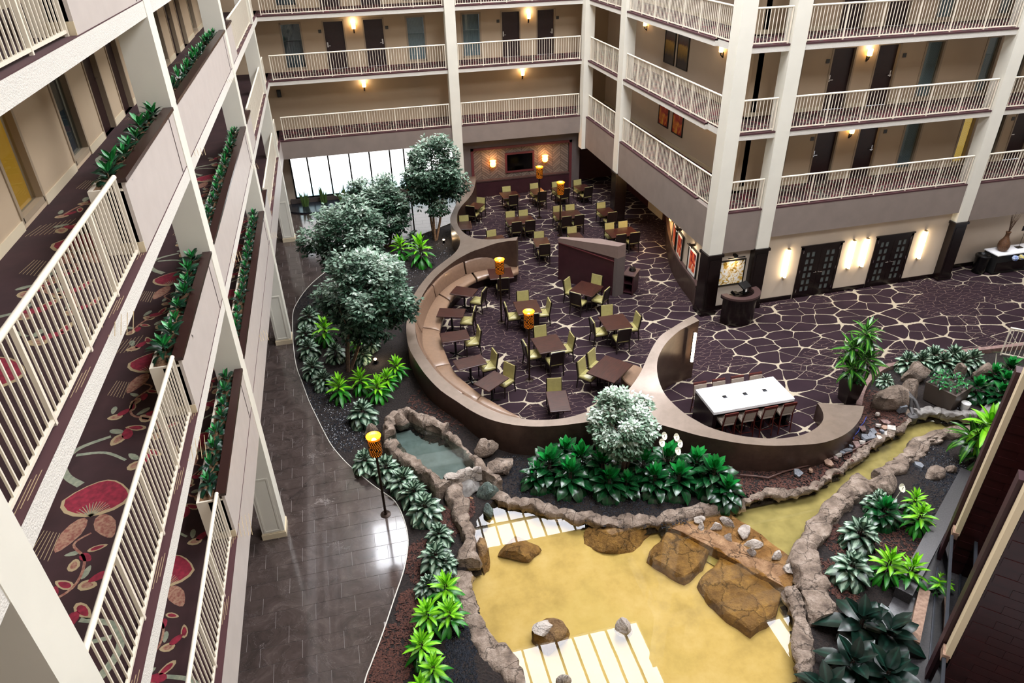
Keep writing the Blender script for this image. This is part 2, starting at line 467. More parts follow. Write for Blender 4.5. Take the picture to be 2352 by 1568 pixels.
# ------------------------------------------------------------------ mesh helpers
class MB:
    def __init__(self):
        self.v, self.f, self.mi, self.uvs = [], [], [], None

    def add(self, vs, fs, mi=0):
        b = len(self.v)
        self.v += [tuple(p) for p in vs]
        self.f += [tuple(b + i for i in f) for f in fs]
        self.mi += [mi] * len(fs)
        return self

    def box(self, x0, y0, z0, x1, y1, z1, mi=0):
        vs = [(x, y, z) for z in (z0, z1) for y in (y0, y1) for x in (x0, x1)]
        return self.add(vs, [(0, 2, 3, 1), (4, 5, 7, 6), (0, 1, 5, 4), (2, 6, 7, 3), (0, 4, 6, 2), (1, 3, 7, 5)], mi)

    def obox(self, c, u, v, w, mi=0):
        """box centred at c with half-axis vectors u, v, w"""
        c, u, v, w = (Vector(q) for q in (c, u, v, w))
        vs = [c + u * a + v * b + w * d for d in (-1, 1) for b in (-1, 1) for a in (-1, 1)]
        return self.add(vs, [(0, 2, 3, 1), (4, 5, 7, 6), (0, 1, 5, 4), (2, 6, 7, 3), (0, 4, 6, 2), (1, 3, 7, 5)], mi)

    def bbox(self, x0, y0, z0, x1, y1, z1, b=0.02, mi=0):
        """box with chamfered upright edges and a chamfered top"""
        def ring(e, z):
            return [(x0 + e, y0 + b + 0 * e, z), (x0 + b, y0 + e, z), (x1 - b, y0 + e, z), (x1 - e, y0 + b, z), (x1 - e, y1 - b, z), (x1 - b, y1 - e, z), (x0 + b, y1 - e, z), (x0 + e, y1 - b, z)]
        r = [ring(0, z0), ring(0, z1 - b), ring(b * 0.7, z1 - b * 0.25), ring(b * 1.3, z1)]
        vs = [p for q in r for p in q]
        fs = [tuple(reversed(range(8))), tuple(range(24, 32))]
        for k in range(3):
            for i in range(8):
                j = (i + 1) % 8
                fs.append((k * 8 + i, k * 8 + j, k * 8 + 8 + j, k * 8 + 8 + i))
        return self.add(vs, fs, mi)

    def tube(self, pts, rad, n=8, mi=0, caps=True):
        pts = [Vector(p) for p in pts]
        if not isinstance(rad, (list, tuple)):
            rad = [rad] * len(pts)
        vs, fs = [], []
        up = None
        for i, p in enumerate(pts):
            d = (pts[min(i + 1, len(pts) - 1)] - pts[max(i - 1, 0)]).normalized()
            if up is None:
                up = Vector((0, 0, 1)) if abs(d.z) < 0.9 else Vector((1, 0, 0))
            a = d.cross(up).normalized()
            up = a.cross(d).normalized()
            for k in range(n):
                t = 2 * pi * k / n
                vs.append(p + (a * cos(t) + up * sin(t)) * rad[i])
        for i in range(len(pts) - 1):
            for k in range(n):
                j = (k + 1) % n
                fs.append((i * n + k, i * n + j, i * n + n + j, i * n + n + k))
        if caps:
            fs.append(tuple(reversed(range(n))))
            fs.append(tuple((len(pts) - 1) * n + k for k in range(n)))
        return self.add(vs, fs, mi)

    def lathe(self, prof, n=16, c=(0, 0), mi=0, sx=1.0, sy=1.0):
        vs, fs = [], []
        for r, z in prof:
            for k in range(n):
                t = 2 * pi * k / n
                vs.append((c[0] + r * sx * cos(t), c[1] + r * sy * sin(t), z))
        for i in range(len(prof) - 1):
            for k in range(n):
                j = (k + 1) % n
                fs.append((i * n + k, i * n + j, i * n + n + j, i * n + n + k))
        fs.append(tuple(reversed(range(n))))
        fs.append(tuple((len(prof) - 1) * n + k for k in range(n)))
        return self.add(vs, fs, mi)

    def prism(self, poly, z0, z1, mi=0, top_only=False):
        """poly: [(x, y)] or [(x, y, ztop)] anticlockwise"""
        n = len(poly)
        top = [(p[0], p[1], p[2] if len(p) > 2 else z1) for p in poly]
        if top_only:
            return self.add(top, [tuple(range(n))], mi)
        bot = [(p[0], p[1], z0) for p in poly]
        fs = [tuple(range(n)), tuple(reversed(range(n, 2 * n)))]
        for i in range(n):
            j = (i + 1) % n
            fs.append((i, n + i, n + j, j))
        return self.add(top + bot, fs, mi)

    def mesh(self, name, mats, smooth=False):
        me = bpy.data.meshes.new(name)
        me.from_pydata(self.v, [], self.f)
        for m in (mats if isinstance(mats, (list, tuple)) else [mats]):
            me.materials.append(MATS[m])
        if len(me.materials) > 1:
            me.polygons.foreach_set('material_index', self.mi)
        if smooth:
            me.polygons.foreach_set('use_smooth', [True] * len(me.polygons))
            if smooth != 'all':
                me.set_sharp_from_angle(angle=radians(38))
        me.update()
        return me

    def build(self, name, mats, parent=None, smooth=False):
        return link(name, self.mesh(name, mats, smooth), parent)


def link(name, me, parent=None, loc=None, rz=None):
    o = bpy.data.objects.new(name, me)
    COL.objects.link(o)
    if parent:
        o.parent = parent
    if loc is not None:
        o.location = loc
    if rz is not None:
        o.rotation_euler = (0, 0, rz)
    return o


def tag(o, label=None, cat=None, group=None, kind=None):
    for k, v in (('label', label), ('category', cat), ('group', group), ('kind', kind)):
        if v:
            o[k] = v
    return o


def thing(name, label, cat, loc=(0, 0, 0), rz=0.0, group=None):
    o = bpy.data.objects.new(name, None)
    o.empty_display_size = 0.1
    COL.objects.link(o)
    o.location = loc
    o.rotation_euler = (0, 0, rz)
    return tag(o, label, cat, group)


def copy_tree(o, parent=None):
    c = o.copy()
    COL.objects.link(c)
    c.parent = parent
    for ch in list(o.children):
        copy_tree(ch, c)
    return c


def struct(name, mb, mat, label=None, parent=None, smooth=False):
    o = mb.build(name, mat, parent, smooth)
    if parent is None:
        o['kind'] = 'structure'
        if label:
            o['label'] = label
    return o


def bevel(o, w, seg=2):
    m = o.modifiers.new('bevel', 'BEVEL')
    m.width = w
    m.segments = seg
    m.limit_method = 'ANGLE'
    return o


def pt_in(poly, x, y):
    c = False
    j = len(poly) - 1
    for i in range(len(poly)):
        xi, yi = poly[i][0], poly[i][1]
        xj, yj = poly[j][0], poly[j][1]
        if (yi > y) != (yj > y) and x < (xj - xi) * (y - yi) / (yj - yi) + xi:
            c = not c
        j = i
    return c


def area(poly):
    return 0.5 * sum(poly[i - 1][0] * poly[i][1] - poly[i][0] * poly[i - 1][1] for i in range(len(poly)))


def ccw(poly):
    return poly if area(poly) > 0 else list(reversed(poly))


def smooth_curve(pts, n=6, closed=False):
    """Catmull-Rom through pts (tuples of any length)"""
    P = [tuple(p) for p in pts]
    m = len(P)
    out = []
    rng = range(m) if closed else range(m - 1)
    for i in rng:
        if closed:
            a, b, c, d = P[(i - 1) % m], P[i], P[(i + 1) % m], P[(i + 2) % m]
        else:
            a, b, c, d = P[max(i - 1, 0)], P[i], P[i + 1], P[min(i + 2, m - 1)]
        for k in range(n):
            t = k / n
            out.append(tuple(0.5 * ((2 * b[q]) + (-a[q] + c[q]) * t + (2 * a[q] - 5 * b[q] + 4 * c[q] - d[q]) * t * t + (-a[q] + 3 * b[q] - 3 * c[q] + d[q]) * t ** 3) for q in range(len(b))))
    if not closed:
        out.append(P[-1])
    return out


def clip_rect(poly, x0, y0, x1, y1):
    for ax, lim, sgn in ((0, x0, 1), (0, x1, -1), (1, y0, 1), (1, y1, -1)):
        out = []
        for i in range(len(poly)):
            a, b = poly[i - 1], poly[i]
            da, db = (a[ax] - lim) * sgn, (b[ax] - lim) * sgn
            if da * db < 0:
                t = da / (da - db)
                out.append((a[0] + (b[0] - a[0]) * t, a[1] + (b[1] - a[1]) * t))
            if db >= 0:
                out.append(b)
        poly = out
        if not poly:
            return []
    return poly


def gp(pts, z=0.0):
    return [tuple(G(x, y, z))[:2] for x, y in pts]


# ------------------------------------------------------------------ setting: levels
L2, L3, L4, L5 = 3.90, 6.545, 9.19, 11.835
LEVELS = (L2, L3, L4, L5)
LNAME = {L2: 'second', L3: 'third', L4: 'fourth', L5: 'fifth'}
ROOF_Z = 21.0
XL, YR, YB, XW = -2.68, 20.37, 34.35, 12.06      # facade faces: left, right, back, wing
WL, WR, WB, WW = -4.53, 22.27, 36.3, 13.88       # corridor walls behind them

# divider wall outlines, traced at the wall's own height
OUTER = [(1080, 392, 1.15), (1066, 420, 1.12), (1055, 448, 1.1), (1047, 470, 1.1), (1036, 494, 1.1), (1034, 505, 1.1), (1037, 516, 1.1), (1045, 530, 1.1), (1055, 544, 1.12), (1056.6, 557, 1.12), (1052, 571, 1.1), (1039.6, 585, 1.08), (1020, 600, 1.05), (995, 620, 1.03), (973.6, 643.6, 1.0), (955.7, 668.6, 1.0), (943, 695, 1.0), (934.5, 735, 1.0), (933.4, 765, 1.0), (939, 797, 1.0), (955, 827.5, 1.0), (978, 861, 1.0), (1011.8, 896, 1.0), (1050, 922, 1.0), (1080.7, 942, 1.0), (1119, 960.6, 1.0), (1165, 973, 1.0), (1220, 979, 1.0), (1284, 977, 1.0), (1355, 968, 1.0), (1420, 961, 1.0), (1470, 962, 1.0), (1500, 970, 1.0), (1553, 985, 0.97), (1606, 1000, 0.94), (1670, 1012.7, 0.92), (1712, 1019, 0.9), (1765, 1023, 0.88), (1819, 1022.4, 0.85), (1872, 1019, 0.8), (1904, 1012.7, 0.76), (1936, 1000, 0.7), (1961, 981, 0.65), (1978, 957, 0.6), (1984.7, 932, 0.6)]
BARSIDE = [(1877, 925.5, 0.6), (1882.7, 932, 0.6), (1890, 947, 0.6), (1891, 961.6, 0.62), (1882.7, 975.5, 0.68), (1865.6, 988, 0.74), (1840, 999, 0.8), (1797.6, 1006, 0.86), (1755, 1006, 0.88), (1712.6, 1002, 0.9), (1670, 993.5, 0.92), (1627.6, 980, 0.95), (1600.7, 966, 1.0), (1574, 950, 1.05), (1547, 927, 1.12), (1529, 907, 1.2), (1516.8, 884, 1.3), (1510.5, 860.7, 1.42), (1509, 839, 1.53), (1513, 818, 1.65), (1524, 796, 1.77), (1540, 777, 1.87), (1561, 759, 1.96), (1583, 747, 2.04), (1606, 735.7, 2.1)]
DINESIDE = [(1593.6, 726, 2.1), (1568.6, 737.5, 2.04), (1540, 755, 1.96), (1516.8, 771, 1.87), (1499, 796.4, 1.72), (1486, 823, 1.56), (1472, 853.6, 1.4), (1456, 878.6, 1.26), (1440, 897, 1.16), (1410, 920, 1.06), (1380, 934, 1.02), (1346, 946, 1.0), (1310.7, 956.8, 1.0), (1275, 962.5, 1.0), (1239, 964, 1.0), (1203.6, 961.6, 1.0), (1149.6, 950, 1.0), (1111, 933, 1.0), (1073, 911.6, 1.0), (1042.5, 890, 1.0), (1011.8, 862.7, 1.0), (987, 833.6, 1.0), (969, 806, 1.0), (957, 778, 1.0), (953.5, 745, 1.0), (955.7, 718.6, 1.0), (963, 693.6, 1.0), (973.6, 672, 1.0), (988, 650.7, 1.02), (1009, 627.5, 1.06), (1045, 599, 1.14), (1080.7, 579, 1.25), (1109, 569, 1.34), (1136, 559.5, 1.45), (1163, 554, 1.56), (1186, 552, 1.65)]
ARMTOP = [(1189.6, 543.4, 1.65), (1159, 548, 1.55), (1130.7, 549.6, 1.43), (1105.7, 549, 1.32), (1082.5, 544, 1.24), (1064.6, 533.6, 1.17), (1053, 519, 1.12), (1049.5, 503, 1.1), (1052, 487, 1.1), (1061, 472, 1.1), (1075, 457, 1.1), (1086, 441, 1.1), (1091, 425, 1.12), (1093, 407, 1.14), (1090.5, 391.6, 1.15)]


def lift(pts):
    return [tuple(G(x, y, z)) for x, y, z in pts]


WALL_LOOP = [p for seg in (OUTER, BARSIDE, DINESIDE, ARMTOP) for p in smooth_curve(lift(seg), 3)]
MID = [((a.x + b.x) / 2, (a.y + b.y) / 2) for a, b in ((G(1075, 400, 1.1), G(1093, 405, 1.1)), (G(1047, 470, 1.1), G(1061, 472, 1.1)), (G(1034, 505, 1.1), G(1049, 503, 1.1)), (G(1055, 544, 1.1), G(1064, 534, 1.1)), (G(1057, 557, 1.1), G(1080, 560, 1.2)), (G(1040, 585, 1.1), G(1055, 594, 1.1)), (G(995, 620, 1), G(1009, 627, 1)), (G(956, 668, 1), G(974, 672, 1)), (G(934, 735, 1), G(954, 735, 1)), (G(939, 797, 1), G(966, 797, 1)), (G(978, 861, 1), G(998, 850, 1)), (G(1050, 922, 1), G(1062, 905, 1)), (G(1165, 973, 1), G(1165, 955, 1)), (G(1284, 977, 1), G(1284, 962, 1)), (G(1400, 963, 1), G(1400, 925, 1)), (G(1500, 970, 1), G(1500, 960, 1)), (G(1606, 1000, .94), G(1610, 971, .96)), (G(1712, 1019, .9), G(1712, 1002, .9)), (G(1819, 1022, .85), G(1819, 1003, .84)), (G(1904, 1012, .75), G(1866, 988, .74)), (G(1961, 981, .65), G(1891, 961, .62)))]
CURB_R = gp([(1972, 938), (1978.6, 909), (1991, 883.7), (2011.7, 863), (2037, 848), (2060, 843), (2120, 828), (2200, 815), (2280, 806), (2380, 795)])
CARPET = ccw(smooth_curve(MID, 4) + smooth_curve(CURB_R, 4) + [(34, 16.5), (34, 42), (5.9, 42), (5.9, 34.9)])
TRIM_PX = [(837, 1568), (853, 1523), (880, 1451), (906.7, 1371), (928, 1307), (937, 1251), (933.7, 1214), (926, 1188), (916, 1165), (903, 1147), (882.6, 1132), (857, 1114), (826.5, 1089), (796, 1063), (765, 1027.5), (747.5, 998), (727, 957), (709, 919), (694, 878), (681, 842), (673.6, 791), (672, 743), (673.6, 715), (684, 692), (704, 664), (732, 637), (775, 606), (830, 582), (906, 557), (957, 542), (1000, 526), (1036, 512)]
TRIM = smooth_curve([(-1.75, 6.0), (-1.45, 7.6)] + gp(TRIM_PX), 4)
WALKWAY = ccw(TRIM + [(5.9, 34.9), (6.3, 37.0), (-8.0, 37.0), (-8.0, 4.5), (-1.95, 4.5)])

# ------------------------------------------------------------------ setting: floors
mb = MB()
mb.prism(CARPET, -0.12, 0.0)
struct('floor', mb, 'lobby_carpet', 'aubergine lobby carpet with pale cracked-stone lines')
mb = MB()
mb.prism(WALKWAY, -0.14, -0.008)
wk = struct('floor_walkway', mb, 'grout', 'polished brown marble tile walkway along the columns')
big_mb = MB()
TW, TD = 0.845, 0.43
n_tile = 0
tile_cells = []
for r in range(-6, 70):
    y0 = 4.6 + (r + 6) * TD
    if y0 > 36.9:
        break
    rr = round((12.13 - y0) / TD)
    xs = -3.12 + (rr * 0.283) % TW
    k = -8
    while True:
        x0 = xs + k * TW
        k += 1
        if x0 > 6.2:
            break
        poly = clip_rect(WALKWAY, x0 + 0.004, y0 + 0.004, x0 + TW - 0.004, y0 + TD - 0.004)
        if len(poly) < 3 or abs(area(poly)) < 0.01:
            continue
        clean = []
        for p in poly:
            if not clean or hypot(p[0] - clean[-1][0], p[1] - clean[-1][1]) > 0.002:
                clean.append(p)
        if len(clean) > 2 and hypot(clean[0][0] - clean[-1][0], clean[0][1] - clean[-1][1]) < 0.002:
            clean.pop()
        if len(clean) < 3:
            continue
        tile_cells.append((x0, y0, ccw(clean)))
tile_cells.sort(key=lambda c: hypot(c[0] + 1.5, c[1] - 10))
vis = [c for c in tile_cells if c[0] > -4.0 and c[1] > 8.0]
full_me = None
for i, (x0, y0, poly) in enumerate(vis[:290]):
    m = MB()
    m.prism([(p[0] - x0, p[1] - y0) for p in poly], -0.02, 0.0)
    is_full = len(poly) == 4 and abs(area(poly) - (TW - .008) * (TD - .008)) < 1e-4
    if is_full and full_me:
        o = link('tile', full_me, wk)
    else:
        o = m.build('tile', 'marble_tile', wk)
        if is_full:
            full_me = o.data
    o.location = (x0, y0, 0.0)
for x0, y0, poly in vis[290:] + [c for c in tile_cells if c[0] <= -4.0 or c[1] <= 8.0]:
    big_mb.prism(poly, -0.02, 0.0)
tag(big_mb.build('far_tiles', 'marble_tile', wk), kind='stuff')
# thin pale metal edge between walkway and planting
mb = MB()
mb.tube([(p[0], p[1], 0.006) for p in TRIM], 0.014, 6)
struct('trim_1', mb, 'trim_white', 'thin pale edging strip along the planting bed')

# ------------------------------------------------------------------ setting: left facade
COLS_L = (3.99, 13.27, 22.53, 31.8)


def column(x0, y0, x1, y1, z0, z1, label, dark=None, base=0.0):
    mb = MB()
    mb.box(x0, y0, z0, x1, y1, z1)
    c = struct('column', mb, 'cream', label)
    if base:
        e = 0.025
        m = MB()
        m.box(x0 - e, y0 - e, 0.0, x1 + e, y1 + e, base)
        m.box(x0 - e * .5, y0 - e * .5, base, x1 + e * .5, y1 + e * .5, base + 0.03)
        m.build('base_moulding', 'base_cream' if not dark else 'espresso', c)
    if dark:
        e = 0.03
        m = MB()
        m.box(x0 - e, y0 - e, 0.0, x1 + e, y1 + e, dark)
        m.build('dark_cladding', 'espresso', c)
        m = MB()
        m.box(x0 - .06, y0 - .06, dark - 0.09, x1 + .06, y1 + .06, dark)
        m.build('cladding_cap', 'espresso', c)
        m = MB()
        m.box(x0 - .06, y0 - .06, 0, x1 + .06, y1 + .06, 0.16)
        m.build('plinth', 'espresso', c)
    return c


ordn = ['nearest the camera', 'second', 'third', 'fourth']
for i, y in enumerate(COLS_L):
    c = column(-3.19, y, -2.67, y + 0.48, 0, ROOF_Z, 'tall cream column of the planter-side facade, %s along it' % ordn[i], base=0.16)
    if i:
        m = MB()
        for a, b in ((-3.14, -3.10), (-2.79, -2.75)):
            m.box(a, y - 0.012, 0.22, b, y, 1.9)
        m.box(-3.10, y - 0.012, 0.22, -2.79, y, 0.26)
        m.box(-3.10, y - 0.012, 1.86, -2.79, y, 1.9)
        m.build('shaft_moulding', 'cream', c)


def wall_open(axis, pos, thick, a0, a1, z0, z1, openings, mat, name, label=None):
    """wall in plane axis=pos (its visible face), extending thick behind; openings [(a0, a1, zb, zt)]"""
    mb = MB()

    def bx(u0, u1, w0, w1):
        if u1 - u0 < 1e-4 or w1 - w0 < 1e-4:
            return
        p0, p1 = sorted((pos, pos + thick))
        if axis == 'x':
            mb.box(p0, u0, w0, p1, u1, w1)
        else:
            mb.box(u0, p0, w0, u1, p1, w1)
    cur = a0
    for o0, o1, zb, zt in sorted(openings):
        bx(cur, o0, z0, z1)
        bx(o0, o1, z0, zb)
        bx(o0, o1, zt, z1)
        cur = o1
    bx(cur, a1, z0, z1)
    return struct(name, mb, mat, label)


NDOOR = [0]
NWIN = [0]


def door_unit(axis, pos, thick, a0, a1, zf, zt, hinge=1, where=''):
    """guest-room door leaf with frame, set back in the wall"""
    NDOOR[0] += 1
    s = 1 if thick > 0 else -1

    def bx(m, u0, u1, d0, d1, w0, w1):
        q0, q1 = sorted((pos + s * d0, pos + s * d1))
        if axis == 'x':
            m.box(q0, u0, w0, q1, u1, w1)
        else:
            m.box(u0, q0, w0, u1, q1, w1)
    m = MB()
    bx(m, a0 + .01, a1 - .01, 0.09, 0.13, zf, zt)
    d = struct('door_%d' % NDOOR[0], m, 'dark_door', 'dark brown guest-room door %s' % where)
    m = MB()
    for u0, u1, w0, w1 in ((a0 - .05, a0 + .015, zf, zt + .05), (a1 - .015, a1 + .05, zf, zt + .05), (a0, a1, zt - .015, zt + .05)):
        bx(m, u0, u1, -0.02, 0.10, w0, w1)
    m.build('frame', 'door_frame', d)
    h = a0 + 0.09 if hinge > 0 else a1 - 0.09
    m = MB()
    bx(m, h - .03, h + .03, 0.07, 0.09, zf + 0.95, zf + 1.17)
    bx(m, h - .01, h + .12 * hinge if hinge > 0 else h + .01, 0.03, 0.05, zf + 1.0, zf + 1.03) if hinge > 0 else bx(m, h - .12, h + .01, 0.03, 0.05, zf + 1.0, zf + 1.03)
    m.build('handle', 'chrome', d)
    return d


def window_unit(axis, pos, thick, a0, a1, zb, zt, cur='curtain', where='', glass=True):
    NWIN[0] += 1
    s = 1 if thick > 0 else -1

    def bx(m, u0, u1, d0, d1, w0, w1):
        q0, q1 = sorted((pos + s * d0, pos + s * d1))
        if axis == 'x':
            m.box(q0, u0, w0, q1, u1, w1)
        else:
            m.box(u0, q0, w0, u1, q1, w1)
    m = MB()
    for u0, u1, w0, w1 in ((a0 - .05, a0 + .03, zb - .05, zt + .05), (a1 - .03, a1 + .05, zb - .05, zt + .05), (a0, a1, zt - .03, zt + .05), (a0, a1, zb - .05, zb + .03)):
        bx(m, u0, u1, -0.02, 0.12, w0, w1)
    w = struct('window_%d' % NWIN[0], m, 'door_frame', 'tall corridor window with curtain %s' % where)
    m = MB()
    bx(m, a0 + .03, a1 - .03, 0.15, 0.16, zb, zt)
    m.build('curtain', cur, w)
    if glass:
        m = MB()
        bx(m, a0 + .02, a1 - .02, 0.08, 0.085, zb + .02, zt - .02)
        m.build('pane', 'glass', w)
    return w


# corridor walls, doors and windows: left
def corridor_openings_left():
    out = []
    for k in (-1, 0, 1, 2):
        y = k * 9.26
        out += [('w', 10.86 + y, 11.82 + y), ('w', 13.62 + y, 14.54 + y), ('d', 15.72 + y, 16.62 + y), ('d', 17.55 + y, 18.48 + y)]
    return [o for o in out if o[2] < 36 and o[1] > -1]


for L in LEVELS:
    ops = corridor_openings_left()
    rect = [(a, b, L + (0.0 if t == 'd' else 0.14), L + 2.06) for t, a, b in ops]
    wall_open('x', WL, -0.2, -3.0, 36.3, L - .02, L + 2.62, rect, 'wall_beige', 'wall_left', 'beige corridor wall on the %s floor behind the planters' % LNAME[L])
    m = MB()
    cur = -3.0
    for t, a, b in sorted(ops, key=lambda q: q[1]):
        m.box(WL, cur, L, WL + .02, a - .05, L + .15)
        cur = b + .05
    m.box(WL, cur, L, WL + .02, 36.3, L + .15)
    struct('baseboard_left', m, 'base_cream', 'cream baseboard of the %s-floor corridor behind the planters' % LNAME[L])
    for i, (t, a, b) in enumerate(ops):
        if b < 8 or (b > 30):
            vis_ok = False
        if L in (L4, L5, L3) and 8.5 < a < 30:
            wh = 'on the %s floor, planter side, %s' % (LNAME[L], 'opposite the near railing' if b < 15 else ('beside the first inner column' if b < 20 else 'in the far bay'))
            if t == 'd':
                door_unit('x', WL, -0.2, a, b, L, L + 2.06, 1 if i % 2 else -1, wh)
            else:
                lit = L == L4 and a < 11.5
                window_unit('x', WL, -0.2, a, b, L + .14, L + 2.06, 'curtain_lit' if lit else 'curtain_dark', ('glowing amber ' if lit else '') + wh)

# slabs, fascia, carpets: left
for L in LEVELS:
    mb = MB()
    if L == L2:
        mb.box(-4.7, -3.0, L - 0.28, XL - .02, 36.3, L)
    else:
        mb.box(-4.7, -3.0, L - 0.23, XL, 36.3, L)
    s = struct('slab', mb, 'stucco', 'white stucco floor slab of the %s-floor corridor, planter side' % LNAME[L])
    m = MB()
    m.box(-4.53, -3.0, L, XL - .012, 36.3, L + .012)
    m.build('carpet', 'carpet_plain', s)
    m = MB()
    m.box(XL - .10, -3.0, L + .002, XL + .002, 36.3, L + .0145)
    m.build('carpet_edge', 'carpet_edge', s)
    if L == L2:
        m = MB()
        m.box(XL - .12, -3.0, 3.1, XL, 36.3, L)
        m.build('fascia', 'panel_cream', s)
# under-balcony ceiling and wall of the walkway
mb = MB()
mb.box(-8.0, -3.0, 3.1, XL - .12, 36.3, 3.2)
struct('ceiling_walkway', mb, 'wall_light')
mb = MB()
mb.box(-8.2, -3, 0, -8.0, 37, 3.2)
struct('wall_walkway', mb, 'wall_beige')

# printed orchid pattern on the near corridor carpets
PRINT = MB()


def leafpoly(cx, cy, ln, wd, ang, mi, z, n=10, pinch=1.0):
    pts = []
    for k in range(n):
        t = 2 * pi * k / n
        u, v = cos(t), sin(t)
        u2 = u * (1.0 if u > 0 else 0.9)
        v2 = v * (1 - 0.35 * pinch * max(u, 0)) * wd
        pts.append((cx + cos(ang) * u2 * ln - sin(ang) * v2, cy + sin(ang) * u2 * ln + cos(ang) * v2, z))
    PRINT.add(pts, [tuple(range(n))], mi)


def ribbon(pts, w0, w1, mi, z):
    P = smooth_curve([Vector(p) for p in pts], 5)
    vs, fs = [], []
    for i, p in enumerate(P):
        q0, q1 = P[max(i - 1, 0)], P[min(i + 1, len(P) - 1)]
        dx, dy = q1[0] - q0[0], q1[1] - q0[1]
        d = hypot(dx, dy) or 1
        w = w0 + (w1 - w0) * i / (len(P) - 1)
        vs += [(p[0] - dy / d * w, p[1] + dx / d * w, z), (p[0] + dy / d * w, p[1] - dx / d * w, z)]
        if i:
            fs.append((2 * i - 2, 2 * i - 1, 2 * i + 1, 2 * i))
    PRINT.add(vs, fs, mi)


RED, PINK, BEI, SAGE = 0, 1, 2, 3


def orchid_motif(y, z, flip):
    """one repeat of the carpet print, about 3.4 m long; x across -4.4 .. -2.85"""
    def X(u):
        return (-4.45 + u * 1.6) if not flip else (-2.85 - u * 1.6)
    z1, z2, z3 = z + .001, z + .002, z + .003
    # big fan flower
    cx = X(0.55)
    leafpoly(cx, y + .28, .36, .44, radians(80), BEI, z1, 16)
    leafpoly(cx, y + .30, .32, .40, radians(80), RED, z2, 16)
    for k in range(13):
        t = radians(20 + k * 11)
        ribbon([(cx, y - .05), (cx + cos(t) * .22, y - .02 + sin(t) * .24)], .008, .004, SAGE if k % 2 else BEI, z3)
    leafpoly(cx - .16, y - .30, .30, .13, radians(-110), PINK, z1, 12)
    leafpoly(cx + .22, y - .26, .27, .12, radians(-62), PINK, z1, 12)
    for k in range(6):
        ribbon([(cx - .5 + k * .04, y - .15 - k * .02), (cx - .56 + k * .05, y - .55 - k * .03)], .004, .004, BEI, z1)
    # stem winding on to the next flower
    ribbon([(X(.72), y + .62), (X(.86), y + .85), (X(.93), y + 1.15), (X(.86), y + 1.45), (X(.62), y + 1.62)], .055, .03, SAGE, z1)
    ribbon([(X(.86), y + 1.3), (X(.62), y + 1.25), (X(.42), y + 1.0)], .03, .02, SAGE, z1)
    # spray of small orchids
    for u, dy, s in ((.30, .95, 1.0), (.52, 1.62, 1.15), (.34, 2.05, 1.0), (.62, 2.2, .9), (.20, 1.55, .8), (.48, 2.55, .8)):
        a = rnd.uniform(0, 6.28)
        xx = X(u)
        leafpoly(xx + .06, y + dy, .13 * s, .07 * s, a, RED, z2)
        leafpoly(xx - .04, y + dy - .10, .13 * s, .09 * s, a + 2.4, BEI, z1)
        leafpoly(xx - .04, y + dy - .10, .08 * s, .05 * s, a + 2.4, PINK, z2)
        leafpoly(xx - .10, y + dy + .10, .12 * s, .05 * s, a + 4.0, SAGE, z1)
        leafpoly(xx + .16, y + dy + .12, .15 * s, .06 * s, a + 1.0, BEI, z1)
        leafpoly(xx + .16, y + dy + .12, .10 * s, .04 * s, a + 1.0, RED, z2)
    ribbon([(X(.18), y + 1.5), (X(.28), y + 1.85), (X(.5), y + 2.1), (X(.52), y + 2.5), (X(.4), y + 2.8), (X(.5), y + 2.95)], .02, .014, PINK, z2)
    for k in range(8):
        ribbon([(X(.06) + k * .06, y + 1.15 + k * .02), (X(.0) + k * .06, y + .75)], .004, .004, BEI, z1)


for L, off in ((L4, 0.0), (L3, 1.1), (L2, 2.2)):
    PRINT = MB()
    y = 3.2 + off
    k = 0
    while y < 24:
        orchid_motif(y, L + 0.0125, k % 2 == 1)
        y += 3.3
        k += 1
    sl = [o for o in COL.objects if o.name.startswith('slab') and LNAME[L] in o.get('label', '')][0]
    tag(PRINT.build('carpet_print', ['print_red', 'print_pink', 'print_beige', 'print_sage'], sl), kind='stuff')
    # short pale dashes on the carpet strip outside the railing
    m = MB()
    for y in [4.6 + 1.55 * q for q in range(18)]:
        for j in range(3):
            m.box(XL - .085 + j * .025, y + j * .08, L + .0145, XL - .079 + j * .025, y + .42 + j * .05, L + .0155)
    tag(m.build('edge_print', 'print_beige', sl), kind='stuff')


# ------------------------------------------------------------------ railings
BAL = {}


def railing(p0, p1, zf, label, near=False, posts=None, h=1.07):
    p0, p1 = Vector((p0[0], p0[1], zf)), Vector((p1[0], p1[1], zf))
    d = p1 - p0
    ln = d.length
    u = d / ln
    ang = atan2(u.y, u.x)
    t = thing('railing', label, 'railing', p0, ang, 'cream balcony railings')
    m = MB()
    m.tube([(0, 0, h - .03), (ln, 0, h - .03)], .032, 10)
    m.build('top_rail', 'cream_rail', t, True)
    m = MB()
    m.box(0, -.015, .05, ln, .015, .085)
    m.build('bottom_rail', 'cream_rail', t)
    npan = posts or max(1, round(ln / 1.36))
    pm = BAL.get('post')
    if not pm:
        pm = BAL['post'] = MB().box(-.02, -.02, 0.01, .02, .02, h - .04).mesh('post', 'cream_rail')
        BAL['bal'] = MB().box(-.009, -.009, .07, .009, .009, h - .05).mesh('baluster', 'cream_rail')
    m = MB()
    for i in range(npan + 1):
        link('post', pm, t, (min(max(i * ln / npan, .02), ln - .02), 0, 0))
        if i == npan:
            break
        nb = max(2, round(ln / npan / .122))
        for k in range(1, nb):
            x = (i + k / nb) * ln / npan
            if near:
                link('baluster', BAL['bal'], t, (x, 0, 0))
            else:
                m.box(x - .009, -.009, .07, x + .009, .009, h - .05)
    if not near:
        tag(m.build('balusters', 'cream_rail', t), kind='stuff')
    return t


